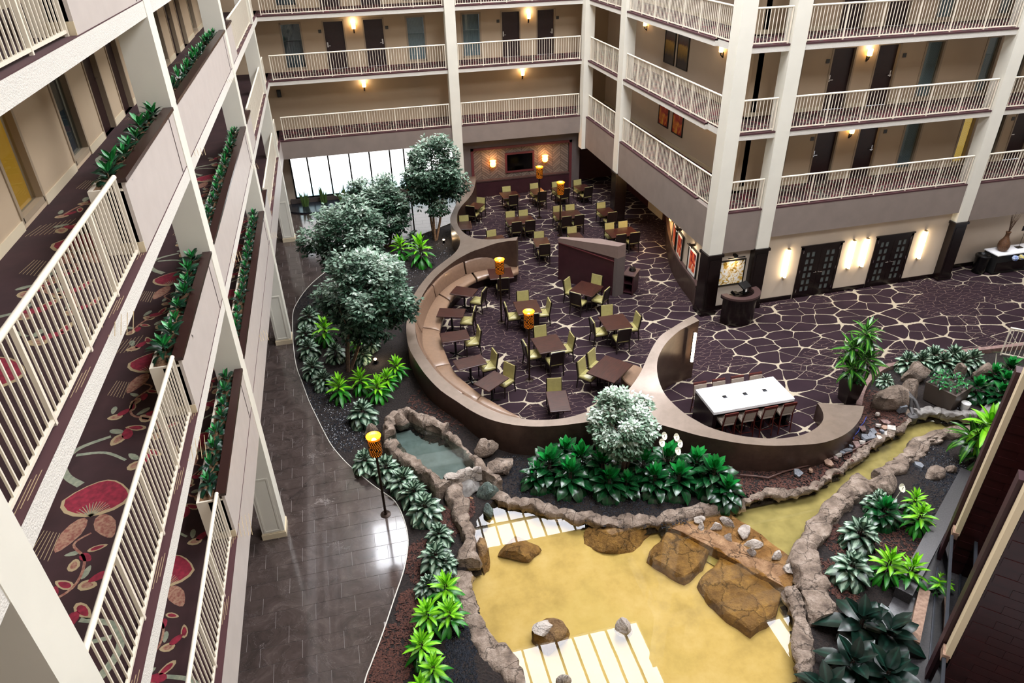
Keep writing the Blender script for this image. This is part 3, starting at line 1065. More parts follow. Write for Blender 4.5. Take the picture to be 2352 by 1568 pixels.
# left facade: railing, then planter to the column, planter bays, and so on
RX = -2.78
PLANTERS = []      # (y0, y1, level)
for L in (L2, L3, L4, L5):
    nm = LNAME[L]
    railing((RX, 9.47), (RX, 4.5), L, 'cream railing on the %s floor between two planter-side columns, nearest bay' % nm, near=True, posts=4)
    PLANTERS.append((9.5, 13.27, L))
    PLANTERS.append((13.75, 22.53, L))
    PLANTERS.append((23.0, 24.6, L))
    railing((RX, 31.8), (RX, 24.65), L, 'cream railing on the %s floor, planter side, third bay' % nm)
    if L != L5:
        railing((RX, 34.2), (RX, 32.3), L, 'short cream railing on the %s floor, planter side, by the back corner' % nm)
for y0, y1, L in PLANTERS:
    bay = 'beside the nearest railing' if y0 < 10 else ('spanning the middle bay' if y0 < 15 else 'past the third column')
    t = thing('planter', 'cream balcony planter with dark wood cap on the %s floor %s' % (LNAME[L], bay), 'planter', (0, 0, 0), 0, 'balcony planters')
    m = MB()
    m.box(XL - .05, y0, L + .012, XL - .005, y1, L + .97)
    m.box(XL - .28, y0, L + .012, XL - .05, y0 + .04, L + .85)
    m.build('outer_panel', 'panel_cream', t)
    m = MB()
    m.box(XL - .46, y0, L + .012, XL - .42, y1, L + .88)
    m.box(XL - .42, y0, L + .012, XL - .05, y0 + .03, L + .88)
    m.box(XL - .42, y1 - .03, L + .012, XL - .05, y1, L + .88)
    m.build('trough', 'cream_rail', t)
    m = MB()
    m.box(XL - .13, y0 - .03, L + .965, XL + .03, y1, L + 1.02)
    m.box(XL - .13, y0 - .03, L + .93, XL - .10, y1, L + .965)
    m.build('cap', 'cap_wood', t)
    m = MB()
    m.box(XL - .42, y0 + .03, L + .5, XL - .05, y1 - .03, L + .86)
    m.build('soil', 'planter_soil', t)
    m = MB()
    m.box(XL - .3, y0 - .012, L + .012, XL - .004, y0 + .001, L + .16)
    m.build('base_moulding', 'base_cream', t)
    if y1 - y0 > 2:
        m = MB()
        m.box(XL - .005, y1 - .42, L + .03, XL + .004, y1 - .40, L + .95)
        m.build('panel_joint', 'wall_dark', t)

# ------------------------------------------------------------------ setting: back, wing and right facades
def slab_box(x0, y0, x1, y1, L, label, low=None, mat='stucco', edge=None):
    mb = MB()
    mb.box(x0, y0, L - 0.2, x1, y1, L)
    s = struct('slab', mb, mat, label)
    m = MB()
    m.box(x0 + .01, y0 + .012, L, x1 - .01, y1 - .01, L + .012)
    m.build('carpet', 'balcony_carpet', s)
    m = MB()
    if edge == 'y':
        m.box(x0, y0 - .016, L - .04, x1, y0 + .1, L + .015)
    else:
        m.box(x0 - .016, y0, L - .04, x0 + .1, y1, L + .015)
    m.build('carpet_edge', 'carpet_edge', s)
    if low:
        m = MB()
        for q in low:
            m.box(*q)
        m.build('parapet', 'parapet', s)
    return s


for L in LEVELS:
    nm = LNAME[L]
    back_low = [(-2.9, YB - .012, 3.05, 12.3, YB + .2, L - .04)] if L == L2 else None
    slab_box(-2.9, YB, 13.88, 36.3, L, 'floor slab of the %s-floor corridor along the back' % nm, back_low, edge='y')
    wing_low = [(XW - .012, 20.9, 2.4, XW + .2, 34.4, L - .04)] if L == L2 else None
    slab_box(XW, 22.0, 13.88, YB, L, 'floor slab of the %s-floor corridor along the wing' % nm, wing_low, edge='x')
    right_low = [(12.3, YR + .018, 2.4, 13.7, YR + .2, L - .04), (14.2, YR + .018, 2.8, 22.1, YR + .2, L - .04), (22.5, YR + .018, 2.42, 34, YR + .2, L - .04)] if L == L2 else None
    slab_box(XW + .1, YR + .03, 34, 22.27, L, 'floor slab of the %s-floor corridor above the double doors' % nm, right_low, edge='y')
mb = MB()
mb.box(-8, YB + .2, 3.0, 13, 37.0, 3.05)
struct('ceiling_back', mb, 'wall_dark')
mb = MB()
mb.box(XW + .2, 20.95, 2.36, 14.6, 35, 2.42)
struct('ceiling_wing', mb, 'wall_dark')

# back corridor wall
SC = []       # corridor sconces to place: (position, outward axis)
PLATES = []
back_ops = {L3: [('w', -1.9, -1.02), ('d', 0.0, .9), ('d', 1.81, 2.72), ('w', 3.8, 4.65), ('w', 6.45, 7.33), ('d', 8.4, 9.3), ('d', 10.18, 11.06)], L2: [], L4: [('w', -1.9, -1.02), ('d', 0.0, .9), ('d', 1.81, 2.72), ('w', 3.8, 4.65), ('w', 6.45, 7.33), ('d', 8.4, 9.3), ('d', 10.18, 11.06)], L5: []}
for L in LEVELS:
    ops = back_ops[L]
    wall_open('y', WB, 0.2, -4.6, 14.1, L, L + 2.5, [(a, b, L + (0 if t == 'd' else .14), L + 2.06) for t, a, b in ops], 'wall_beige', 'wall_back', 'beige corridor wall of the %s floor at the back' % LNAME[L])
    for i, (t, a, b) in enumerate(ops):
        wh = 'on the %s floor at the back, %s' % (LNAME[L], ['first', 'second', 'third', 'fourth', 'fifth', 'sixth', 'seventh'][i] + ' opening from the planter side')
        if t == 'd':
            door_unit('y', WB, 0.2, a, b, L, L + 2.06, 1 if i in (1, 5) else -1, wh)
            PLATES.append(((a - .18 if i in (1, 5) else b + .16, WB - .012, L + 1.66), 'y', '%s door of the %s-floor back corridor' % ({1: 'first', 2: 'second', 5: 'third', 6: 'fourth'}[i], LNAME[L])))
        else:
            window_unit('y', WB, 0.2, a, b, L + .14, L + 2.06, 'curtain' if i > 0 else 'curtain_dark', wh)
for L in (L3, L4):
    SC += [((1.36, WB, L + 1.8), 'y', 'on the %s floor at the back, planter-side bay' % LNAME[L]), ((9.74, WB, L + 1.8), 'y', 'on the %s floor at the back, wing-side bay' % LNAME[L])]
SC += [((1.5, WB, L2 + 1.85), 'y', 'on the blank second-floor back wall, planter side'), ((9.4, WB, L2 + 1.85), 'y', 'on the blank second-floor back wall, wing side')]
# right corridor wall
right_ops = [('w', 14.75, 15.55), ('d', 16.7, 17.58), ('d', 18.47, 19.33), ('w', 20.42, 21.16), ('w', 22.97, 23.53), ('w', 24.3, 24.9), ('d', 25.4, 26.3)]
for L in LEVELS:
    wall_open('y', WR, 0.2, 13.7, 34, L, L + 2.5, [(a, b, L + (0 if t == 'd' else .14), L + 2.06) for t, a, b in right_ops], 'wall_beige', 'wall_right', 'beige corridor wall of the %s floor above the double doors' % LNAME[L])
    m = MB()
    cur = 13.7
    for t, a, b in right_ops:
        m.box(cur, WR - .02, L, a - .05, WR, L + .15)
        cur = b + .05
    struct('baseboard_right', m, 'base_cream', 'cream baseboard of the %s-floor corridor above the double doors' % LNAME[L])
    for i, (t, a, b) in enumerate(right_ops):
        wh = 'on the %s floor above the double doors, %s' % (LNAME[L], ['first', 'second', 'third', 'fourth', 'fifth', 'sixth', 'seventh'][i] + ' opening from the wing')
        if L == L5:
            continue
        if t == 'd':
            door_unit('y', WR, 0.2, a, b, L, L + 2.06, 1 if i in (1, 6) else -1, wh)
            PLATES.append(((a - .16 if i in (1, 6) else b + .24, WR - .012, L + 1.66), 'y', '%s door of the %s-floor corridor above the double doors' % ({1: 'first', 2: 'second', 6: 'third'}[i], LNAME[L])))
        else:
            window_unit('y', WR, 0.2, a, b, L + .14, L + 2.06, 'curtain_lit' if (i == 4 and L == L2) else ('curtain_dark' if i == 0 else 'curtain'), wh)
    if L in (L2, L3):
        SC.append(((18.06, WR, L + 1.85), 'y', 'on the %s floor above the double doors' % LNAME[L]))
# wing corridor wall (looks towards the planters)
for L in LEVELS:
    wall_open('x', WW, 0.2, 22.27, 36.3, L, L + 2.5, [], 'wall_light', 'wall_wing', 'plain pale corridor wall of the wing on the %s floor' % LNAME[L])
    m = MB()
    m.box(WW - .02, 22.3, L, WW, 36.3, L + .15)
    struct('baseboard_wing', m, 'base_cream', 'cream baseboard of the wing corridor on the %s floor' % LNAME[L])
SC += [((WW, 31.5, L3 + 1.85), 'x', 'on the third floor of the wing by the back corner'), ((WW, 24.6, L3 + 1.85), 'x', 'on the third floor of the wing towards the corner column'), ((WW, 25.0, L2 + 1.85), 'x', 'on the second floor of the wing')]

# columns
column(5.33, 34.2, 5.8, 34.7, 0, ROOF_Z, 'tall cream column between the two back bays')
column(11.86, 34.0, 12.34, 34.5, 2.3, ROOF_Z, 'cream column in the inner corner of back wall and wing')
column(12.0, 29.45, 12.5, 29.98, 2.45, ROOF_Z, 'cream column midway along the wing', dark=None)
column(11.9, 20.32, 12.4, 20.85, 2.3, ROOF_Z, 'large cream corner column of the wing above dark cladding')
column(13.72, 20.34, 14.22, 20.8, 2.3, ROOF_Z, 'cream column just past the corner column, above dark cladding')
column(22.08, 20.34, 22.58, 20.8, 2.3, ROOF_Z, 'cream column beyond the double doors above dark cladding')


def clad(x0, y0, x1, y1, top, label):
    m = MB()
    m.box(x0 - .02, y0 - .02, 0, x1 + .02, y1 + .02, top)
    c = struct('pillar', m, 'espresso', label)
    m = MB()
    m.box(x0 - .06, y0 - .06, top - .1, x1 + .06, y1 + .06, top)
    m.build('cap', 'espresso', c)
    m = MB()
    m.box(x0 - .05, y0 - .05, 0, x1 + .05, y1 + .05, .18)
    m.build('plinth', 'espresso', c)
    m = MB()
    m.box(x0 + .06, y0 - .03, .26, x1 - .06, y0 - .02, top - .2)
    m.build('face_panel', 'espresso', c)


clad(11.9, 20.32, 12.4, 20.85, 2.42, 'dark wood base of the corner column beside the framed yellow painting')
clad(13.72, 20.34, 14.22, 20.8, 2.42, 'dark wood column base behind the host stand')
clad(22.08, 20.34, 22.58, 20.8, 2.42, 'dark wood column base between double doors and console table')
clad(12.0, 29.45, 12.5, 29.98, 2.45, 'dark wood column base standing among the dining tables under the wing')

# railings of the back, wing and right facades
for L in LEVELS[:3] + ((L5,) if False else ()):
    nm = LNAME[L]
    railing((-2.5, YB + .08), (5.28, YB + .08), L, 'cream railing on the %s floor along the back, bay next to the planters' % nm, posts=6)
    railing((5.85, YB + .08), (11.8, YB + .08), L, 'cream railing on the %s floor along the back, bay next to the wing' % nm, posts=5)
    railing((XW + .1, 33.95), (XW + .1, 30.0), L, 'short cream railing on the %s floor of the wing by the inner corner' % nm, posts=4)
    railing((XW + .1, 29.4), (XW + .1, 20.9), L, 'long cream railing on the %s floor of the wing towards the corner column' % nm, posts=7)
    railing((12.45, YR + .1), (13.68, YR + .1), L, 'very short cream railing on the %s floor between the two corner columns' % nm, posts=1)
    railing((14.27, YR + .1), (22.05, YR + .1), L, 'cream railing on the %s floor above the double doors' % nm, posts=6)
    railing((22.63, YR + .1), (30.0, YR + .1), L, 'cream railing on the %s floor above the console table' % nm, posts=5)

# ------------------------------------------------------------------ setting: upper walls, roof and skylights
mb = MB()
for x0, y0, x1, y1, z0 in ((-4.73, -3, -4.53, 36.5, 14.3), (-4.7, 36.3, 14.1, 36.5, 14.3), (13.9, 22.3, 14.1, 36.5, 14.3), (13.9, 22.27, 34, 22.47, 14.3), (34, -3, 34.2, 22.5, 0), (-8.2, -3.2, 34.2, -3, 0)):
    mb.box(x0, y0, z0, x1, y1, ROOF_Z)
struct('wall_upper', mb, 'upper_wall', 'upper atrium walls')
for k, (x0, y0, x1, y1) in enumerate(((-4.6, -3, XL, 36.3), (-2.7, YB, 13.9, 36.3), (XW, 22, 13.9, YB), (XW, YR, 34, 22.3))):
    mb = MB()
    for L in (14.48, 17.125):
        mb.box(x0, y0, L - .23, x1, y1, L + 0.9)
    struct('slab_upper', mb, 'cream')
SKY = [(4.6, 13.6, 12.2, 23.2), (-1.6, 30.4, 13.0, 34.2), (19.0, 13.6, 27.0, 21.4), (4.6, 1.0, 12.2, 7.4)]  # last one is unseen, added overhead to light the hall more
# roof deck as strips round the openings
mb = MB()
xs = sorted({-5, 34.2} | {s[0] for s in SKY} | {s[2] for s in SKY})
ys = sorted({-3.2, 36.5} | {s[1] for s in SKY} | {s[3] for s in SKY})
for i in range(len(xs) - 1):
    for j in range(len(ys) - 1):
        cx, cy = (xs[i] + xs[i + 1]) / 2, (ys[j] + ys[j + 1]) / 2
        if not any(s[0] < cx < s[2] and s[1] < cy < s[3] for s in SKY):
            mb.box(xs[i], ys[j], ROOF_Z, xs[i + 1], ys[j + 1], ROOF_Z + .3)
struct('roof', mb, 'upper_wall', 'atrium roof deck')
for k, (x0, y0, x1, y1) in enumerate(SKY):
    NWIN[0] += 1
    m = MB()
    nx = max(2, round((x1 - x0) / 1.0))
    for i in range(nx + 1):
        x = x0 + (x1 - x0) * i / nx
        m.box(x - .05, y0, ROOF_Z - .05, x + .05, y1, ROOF_Z + .12)
    ny = max(2, round((y1 - y0) / 4.6))
    for i in range(ny + 1):
        y = y0 + (y1 - y0) * i / ny
        m.box(x0, y - .05, ROOF_Z - .05, x1, y + .05, ROOF_Z + .12)
    w = struct('window_%d' % NWIN[0], m, 'cream', 'roof skylight with slim glazing bars')
    m = MB()
    m.add([(x0, y0, ROOF_Z + .14), (x0, y1, ROOF_Z + .14), (x1, y1, ROOF_Z + .14), (x1, y0, ROOF_Z + .14)], [(0, 1, 2, 3)])
    m.build('pane', 'sky_pane', w)

# ------------------------------------------------------------------ ground floor: right wall, double doors, tube lights
mb = MB()
mb.box(12.3, 20.62, 0, 22.1, 20.9, 3.2)
wr = struct('wall_ground_right', mb, 'wall_light', 'pale wall with the two double doors')
mb = MB()
mb.box(22.4, 21.1, 0, 34, 21.3, 3.2)
struct('wall_ground_console', mb, 'wall_light', 'pale wall behind the console table')
m = MB()
for a, b in ((12.45, 13.7), (14.25, 15.75), (17.52, 18.92), (20.6, 22.05)):
    m.box(a, 20.59, 0, b, 20.62, .17)
struct('baseboard_right_ground', m, 'espresso', 'dark baseboard below the tube lights')
m = MB()
m.box(22.6, 21.07, 0, 34, 21.1, .17)
struct('baseboard_console', m, 'espresso', 'dark baseboard behind the console table')


def double_door(x0, x1, n, label):
    zt = 2.1
    y = 20.62
    m = MB()
    m.box(x0, y - .03, 0, x0 + .1, y + .02, zt)
    m.box(x1 - .1, y - .03, 0, x1, y + .02, zt)
    m.box(x0, y - .03, zt - .1, x1, y + .02, zt)
    m.box(x0 - .04, y - .05, zt, x1 + .04, y + .02, zt + .05)
    d = struct('door_%d' % n, m, 'espresso', label)
    xm = (x0 + x1) / 2
    for s, (a, b) in ((-1, (x0 + .1, xm - .004)), (1, (xm + .004, x1 - .1))):
        leaf = MB()
        w = b - a
        # two columns of six panes each
        cw, ch, gap = .13, .20, .085
        cx0 = a + w * .22 if s < 0 else b - w * .22 - 2 * cw - gap
        xs_ = [a, cx0, cx0 + cw, cx0 + cw + gap, cx0 + 2 * cw + gap, b]
        for k in (0, 2, 4):
            leaf.box(xs_[k], y - .02, 0.01, xs_[k + 1], y + .015, zt - .1)
        rows = [.26 + r * (ch + .082) for r in range(6)]
        for k in (1, 3):
            z = 0.01
            for r in rows:
                leaf.box(xs_[k], y - .02, z, xs_[k + 1], y + .015, r)
                z = r + ch
            leaf.box(xs_[k], y - .02, z, xs_[k + 1], y + .015, zt - .1)
        lf = leaf.build('door_leaf', 'espresso', d)
        for k in (1, 3):
            for r in rows:
                g = MB()
                g.box(xs_[k], y - .004, r, xs_[k + 1], y + .004, r + ch)
                g.build('pane', 'pane_grey', lf)
        h = MB()
        hx = xm + s * .06
        h.tube([(hx, y - .02, 1.02), (hx, y - .06, 1.02), (hx + s * .13, y - .065, 1.02)], .012, 6)
        h.lathe([(.028, 0), (.028, .01)], 10)
        h.v[-20:] = [(hx + p[0], y - .02 - p[2], 1.02 + p[1]) for p in h.v[-20:]]
        h.build('handle', 'chrome', lf, True)
        g = MB()
        e = a if s < 0 else b
        for z in (.25, 1.05, 1.85):
            g.box(e - .015, y - .035, z, e + .015, y - .018, z + .12)
        g.build('hinge', 'chrome', lf)
    return d


M('pane_grey', '#5c6360', 0.25)
double_door(15.8, 17.5, 90, 'dark double door with small grey panes, nearer the host stand')
double_door(18.95, 20.57, 91, 'dark double door with small grey panes, nearer the console table')
TUBES = ((15.25, 20.62, 'between host stand and the first double door'), (17.95, 20.62, 'of the middle pair, beside the first double door'), (18.53, 20.62, 'of the middle pair, beside the second double door'), (21.05, 20.62, 'beside the dark column past the double doors'))
for x, y, wh in TUBES:
    t = thing('wall_light', 'glowing vertical tube light ' + wh, 'wall light', (x, y, 1.55), 0, 'tube wall lights')
    m = MB()
    m.tube([(0, -.09, -.55), (0, -.09, .55)], .05, 10)
    m.build('tube', 'tube_glow', t, True)
    m = MB()
    m.box(-.04, -.1, .56, .04, 0, .6)
    m.box(-.04, -.1, -.6, .04, 0, -.56)
    m.build('bracket', 'bronze_base', t)

# framed painting between the two columns
t = thing('painting', 'framed yellow and white abstract painting between two dark column bases', 'painting', (13.03, 20.6, 1.5))
m = MB()
for a in ((-.52, -.05, -.50, .52, 0, -.46), (-.52, -.05, .46, .52, 0, .50), (-.52, -.05, -.46, -.48, 0, .46), (.48, -.05, -.46, .52, 0, .46)):
    m.box(*a)
m.build('frame', 'frame_black', t)
m = MB()
m.box(-.48, -.03, -.46, .48, 0, .46)
m.build('canvas', 'art_gold', t)
t2 = thing('picture_light', 'dark picture light over the yellow abstract painting', 'picture light', (13.05, 20.6, 2.12))
m = MB()
m.tube([(-.33, -.2, .04), (.33, -.2, .04)], .022, 8)
m.build('tube', 'black', t2, True)
m = MB()
m.box(-.05, -.2, .03, .05, 0, .12)
m.build('arm', 'black', t2)


def lamp(kind, loc, energy, color, size=0.05, spot=None, rot=None, name='glow'):
    d = bpy.data.lights.new(name, kind)
    d.energy = energy
    d.color = color
    if kind in ('POINT', 'SPOT'):
        d.shadow_soft_size = size
    if kind == 'SPOT':
        d.spot_size = spot
        d.spot_blend = 0.8
    o = bpy.data.objects.new(name, d)
    COL.objects.link(o)
    o.location = loc
    if rot:
        o.rotation_euler = rot
    return o


WARM = (1.0, .62, .28)
WARMW = (1.0, .80, .55)
lamp('SPOT', (13.05, 20.38, 2.13), 30, WARMW, .05, 1.9, (radians(35), 0, 0), 'picture_glow')

# curved art wall under the wing
AW = smooth_curve([(12.0, 20.9), (12.14, 21.4), (12.3, 22.75), (12.52, 23.89), (12.82, 24.88), (13.18, 25.92), (13.59, 26.93), (13.9, 27.6), (14.5, 28.1)], 5)


def strip_wall(path, off0, off1, z0, z1):
    """vertical band following a plan path; offsets to the left of travel"""
    m = MB()
    A, B = [], []
    for i, p in enumerate(path):
        q0, q1 = path[max(i - 1, 0)], path[min(i + 1, len(path) - 1)]
        dx, dy = q1[0] - q0[0], q1[1] - q0[1]
        d = hypot(dx, dy)
        nx, ny = -dy / d, dx / d
        A.append((p[0] + nx * off0, p[1] + ny * off0))
        B.append((p[0] + nx * off1, p[1] + ny * off1))
    n = len(path)
    vs = [(x, y, z) for x, y in A for z in (z0, z1)] + [(x, y, z) for x, y in B for z in (z0, z1)]
    fs = []
    for i in range(n - 1):
        a, b = 2 * i, 2 * n + 2 * i
        fs += [(a, a + 2, a + 3, a + 1), (b, b + 1, b + 3, b + 2), (a + 1, a + 3, b + 3, b + 1), (a, b, b + 2, a + 2)]
    fs += [(0, 1, 2 * n + 1, 2 * n), (2 * n - 2, 4 * n - 2, 4 * n - 1, 2 * n - 1)]
    return m.add(vs, fs)


struct('wall_art', strip_wall(AW, 0.0, -0.25, 0, 2.42), 'wall_light', 'curved pale wall with three red pictures')
struct('wall_art_wainscot', strip_wall(AW, 0.10, 0.0, 0, .86), 'bronze', 'curved bronze wainscot below the red pictures')
struct('trim_2', strip_wall(AW, 0.13, 0.0, .86, .95), 'granite', 'speckled granite ledge on the curved wainscot')
for i, (k, zc, lab) in enumerate(((7, 1.45, 'nearest the corner column'), (13, 1.40, 'in the middle of the curved wall'), (18, 1.38, 'deepest under the wing'))):
    p, q = AW[k], AW[k + 1]
    a = atan2(q[1] - p[1], q[0] - p[0])
    nx, ny = -sin(a), cos(a)
    t = thing('picture', 'framed red abstract picture with white mat, %s' % lab, 'picture', (p[0] + nx * .02, p[1] + ny * .02, zc), a + pi, 'red pictures on the curved wall')
    m = MB()
    for b in ((-.46, -.05, -.55, .46, 0, -.50), (-.46, -.05, .50, .46, 0, .55), (-.46, -.05, -.5, -.41, 0, .5), (.41, -.05, -.5, .46, 0, .5)):
        m.box(*b)
    m.build('frame', 'frame_black', t)
    m = MB()
    m.box(-.41, -.025, -.5, .41, 0, .5)
    m.build('mat', 'mat_white', t)
    m = MB()
    m.box(-.29, -.03, -.37, .29, -.02, .37)
    m.build('print', 'art_red', t)
    l2 = thing('picture_light', 'small picture light above the red picture %s' % lab, 'picture light', (p[0] + nx * .02, p[1] + ny * .02, zc + .66), a + pi)
    m = MB()
    m.tube([(-.22, -.2, 0), (.22, -.2, 0)], .02, 8)
    m.build('tube', 'bronze_pole', l2, True)
    m = MB()
    m.box(-.03, -.2, -.02, .03, 0, .06)
    m.build('arm', 'bronze_pole', l2)
    lamp('POINT', (p[0] + nx * .22, p[1] + ny * .22, zc + .60), 9, WARMW, .04, name='picture_glow')
# recessed orange wall lamp at the far end of the curved wall
t = thing('wall_light', 'small orange wall light at the inner end of the curved picture wall', 'wall light', (13.0, 25.6, 1.55), 0)
m = MB()
m.lathe([(.07, 0), (.09, .04), (.09, .12), (.06, .16)], 12)
m.build('globe', 'orange_glow', t, True)
lamp('POINT', (12.45, 26.3, 1.9), 150, WARM, .08, name='wall_glow')
# dark wall deep under the wing
mb = MB()
mb.box(14.4, 28.0, 0, 14.6, 36, 2.42)
struct('wall_wing_ground', mb, 'wine', 'dark wall deep under the wing')
mb = MB()
mb.box(14.35, 29.3, 0, 14.4, 30.9, 2.3)
struct('wall_amber', mb, 'base_cream', 'tan wall panel glowing under the wing')
mb = MB()
mb.box(11.9, 36.0, 0, 16, 36.2, 2.5)
struct('wall_back_wing', mb, 'wine', 'dark back wall under the wing')

# ------------------------------------------------------------------ television wall
YT = 34.95
mb = MB()
mb.box(5.8, YT, 0, 6.35, YT + .3, 3.05)
mb.box(6.35, YT, 2.5, 11.6, YT + .3, 3.05)
mb.box(11.6, YT, 0, 12.1, YT + .3, 3.05)
mb.box(6.35, YT + .18, 0, 11.6, YT + .3, 2.5)
struct('wall_tv', mb, 'wall_dark', 'dark taupe wall around the television niche')
m = MB()
for q in ((6.30, YT - .04, 0, 6.44, YT + .02, 2.55), (11.52, YT - .04, 0, 11.66, YT + .02, 2.55), (6.30, YT - .04, 2.43, 11.66, YT + .02, 2.55)):
    m.box(*q)
struct('trim_3', m, 'frame_wine', 'wine-red frame around the herringbone panel')
# herringbone panel made of single boards
hp = MB()
hp.box(6.44, YT + .15, .85, 11.52, YT + .18, 2.45)
M('herring_base', '#352c27', 0.7)
M('herring_a', '#75675c', 0.6, noise_amt=0.1)
M('herring_b', '#66594f', 0.6, noise_amt=0.1)
panel = struct('wall_herringbone', hp, 'herring_base', 'chevron patterned panel behind the television')
bw, step = .42, .135
ncol = int((11.52 - 6.44) / bw)
bw = (11.52 - 6.44) / ncol
board = {}
for c in range(ncol):
    s = 1 if c % 2 == 0 else -1
    for r in range(-4, 16):
        x0 = 6.44 + c * bw
        zc = .62 + r * step
        pts = []
        z_a, z_b = (zc, zc + bw * .75) if s > 0 else (zc + bw * .75, zc)
        quad = [(x0 + .008, z_a), (x0 + bw - .008, z_b), (x0 + bw - .008, z_b + step - .02), (x0 + .008, z_a + step - .02)]
        quad = clip_rect(quad, 6.44, .86, 11.52, 2.44)
        if len(quad) < 3 or abs(area(quad)) < .002:
            continue
        n = len(quad)
        mm = MB()
        quad = ccw(quad)
        mm.add([(p[0], YT + .135, p[1]) for p in quad] + [(p[0], YT + .152, p[1]) for p in quad], [tuple(range(n))] + [(i, n + i, n + (i + 1) % n, (i + 1) % n) for i in range(n)])
        mm.build('board', 'herring_a' if (r + c) % 3 else 'herring_b', panel)
t = thing('sideboard', 'long wine-red built-in sideboard with granite top below the television', 'sideboard', (0, 0, 0))
m = MB()
m.box(6.44, YT - .06, 0, 11.52, YT + .17, .80)
m.build('cabinet', 'wine', t)
m = MB()
m.box(6.42, YT - .10, .80, 11.54, YT + .17, .86)
m.build('top', 'granite', t)
t = thing('television', 'black flat television in a wine-red frame on the chevron panel', 'television', (8.88, YT + .13, 1.62))
m = MB()
for q in ((-.78, -.06, -.52, .78, 0, -.42), (-.78, -.06, .42, .78, 0, .52), (-.78, -.06, -.42, -.68, 0, .42), (.68, -.06, -.42, .78, 0, .42)):
    m.box(*q)
m.build('frame', 'frame_wine', t)
m = MB()
m.box(-.68, -.045, -.42, .68, 0, .42)
m.build('screen', 'screen', t)
for x, lab in ((7.42, 'planter side of the television'), (10.2, 'wing side of the television')):
    t = thing('wall_sconce', 'glowing orange wall sconce on the chevron panel, %s' % lab, 'sconce', (x, YT + .13, 1.72), 0, 'orange sconces by the television')
    m = MB()
    m.box(-.05, -.03, -.09, .05, 0, .12)
    m.build('bracket', 'bronze_pole', t)
    m = MB()
    m.lathe([(.09, -.18), (.14, -.13), (.16, .0), (.13, .06), (.17, .15)], 12, (0, -.18), sy=.8)
    m.build('shade', 'orange_glow', t, True)
    lamp('POINT', (x, YT - .20, 1.86), 45, WARM, .08, name='sconce_glow')

# ------------------------------------------------------------------ entrance glazing at the back
YG = 36.75
m = MB()
mull = [-2.6, -1.76, -.73, .32, 1.34, 2.38, 3.1, 4.5, 5.8]
for x in mull:
    m.box(x - .035, YG - .04, .28, x + .035, YG + .04, 3.0)
m.box(-2.6, YG - .04, 2.45, 5.8, YG + .04, 2.53)
m.box(-2.6, YG - .04, .28, 5.8, YG + .04, .36)
NWIN[0] += 1
wn = struct('window_%d' % NWIN[0], m, 'black_matte', 'bright frosted entrance glazing with dark mullions')
for i in range(len(mull) - 1):
    for z0, z1 in ((.36, 2.45), (2.53, 3.0)):
        g = MB()
        g.box(mull[i] + .035, YG - .01, z0, mull[i + 1] - .035, YG + .01, z1)
        g.build('pane', 'frosted_day' if z0 < 1 else 'window_glow', wn)
mb = MB()
mb.box(-2.9, YG - .12, 0, 6.0, YG + .1, .28)
struct('wall_sill', mb, 'wall_dark', 'low dark wall under the entrance glazing')
mb = MB()
mb.box(-8, YG, 0, -2.6, YG + .2, 3.1)
struct('wall_back_ground', mb, 'wall_light')

# ------------------------------------------------------------------ curved divider wall and its bench
mb = MB()
loop = [tuple(p) for p in WALL_LOOP]
if area(loop) < 0:
    loop.reverse()
n = len(loop)
mb.add(loop + [(p[0], p[1], -.1) for p in loop], [tuple(range(n))] + [(i, n + i, n + (i + 1) % n, (i + 1) % n) for i in range(n)])
t_ = NT('bronze_top')  # paler copy of the bronze, light on the top put into its colour
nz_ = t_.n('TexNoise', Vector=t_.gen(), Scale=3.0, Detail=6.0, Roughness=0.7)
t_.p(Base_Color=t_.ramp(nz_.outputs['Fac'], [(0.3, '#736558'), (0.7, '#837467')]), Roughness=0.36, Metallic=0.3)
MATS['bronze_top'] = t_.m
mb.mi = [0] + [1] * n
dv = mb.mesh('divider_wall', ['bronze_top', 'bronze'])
bm = bmesh.new()
bm.from_mesh(dv)
bmesh.ops.triangulate(bm, faces=[f for f in bm.faces if len(f.verts) > 4])
bm.to_mesh(dv)
bm.free()
dv.polygons.foreach_set('use_smooth', [True] * len(dv.polygons))
dv.set_sharp_from_angle(angle=radians(35))
tag(link('divider_wall', dv), 'long sinuous bronze divider wall curving around the dining tables', 'divider wall')
# tube light on the tall end of the divider
p = G(1590, 800, 1.35)
t = thing('wall_light', 'glowing vertical tube light on the tall tip of the curved divider', 'wall light', G(1592, 796, 1.35) + Vector((.0, -.03, 0)), radians(-20))
m = MB()
m.tube([(0, 0, -.52), (0, 0, .5)], .045, 10)
m.build('tube', 'tube_glow', t, True)
m = MB()
m.box(-.07, -.02, -.55, -.045, .06, .53)
m.build('backplate', 'espresso', t)

CX, CY = 5.0, 19.3        # centre of the round dining bay


def polar_table(px, z):
    pts = smooth_curve([tuple(G(x, y, z)) for x, y in px], 5)
    tab = []
    for p in pts:
        a = atan2(p[1] - CY, p[0] - CX)
        if a < -0.2:
            a += 2 * pi
        tab.append((a, hypot(p[0] - CX, p[1] - CY)))
    return sorted(tab)


def polar_at(tab, a):
    if a <= tab[0][0]:
        return tab[0][1]
    for (a0, r0), (a1, r1) in zip(tab, tab[1:]):
        if a0 <= a <= a1:
            return r0 + (r1 - r0) * (a - a0) / max(a1 - a0, 1e-6)
    return tab[-1][1]


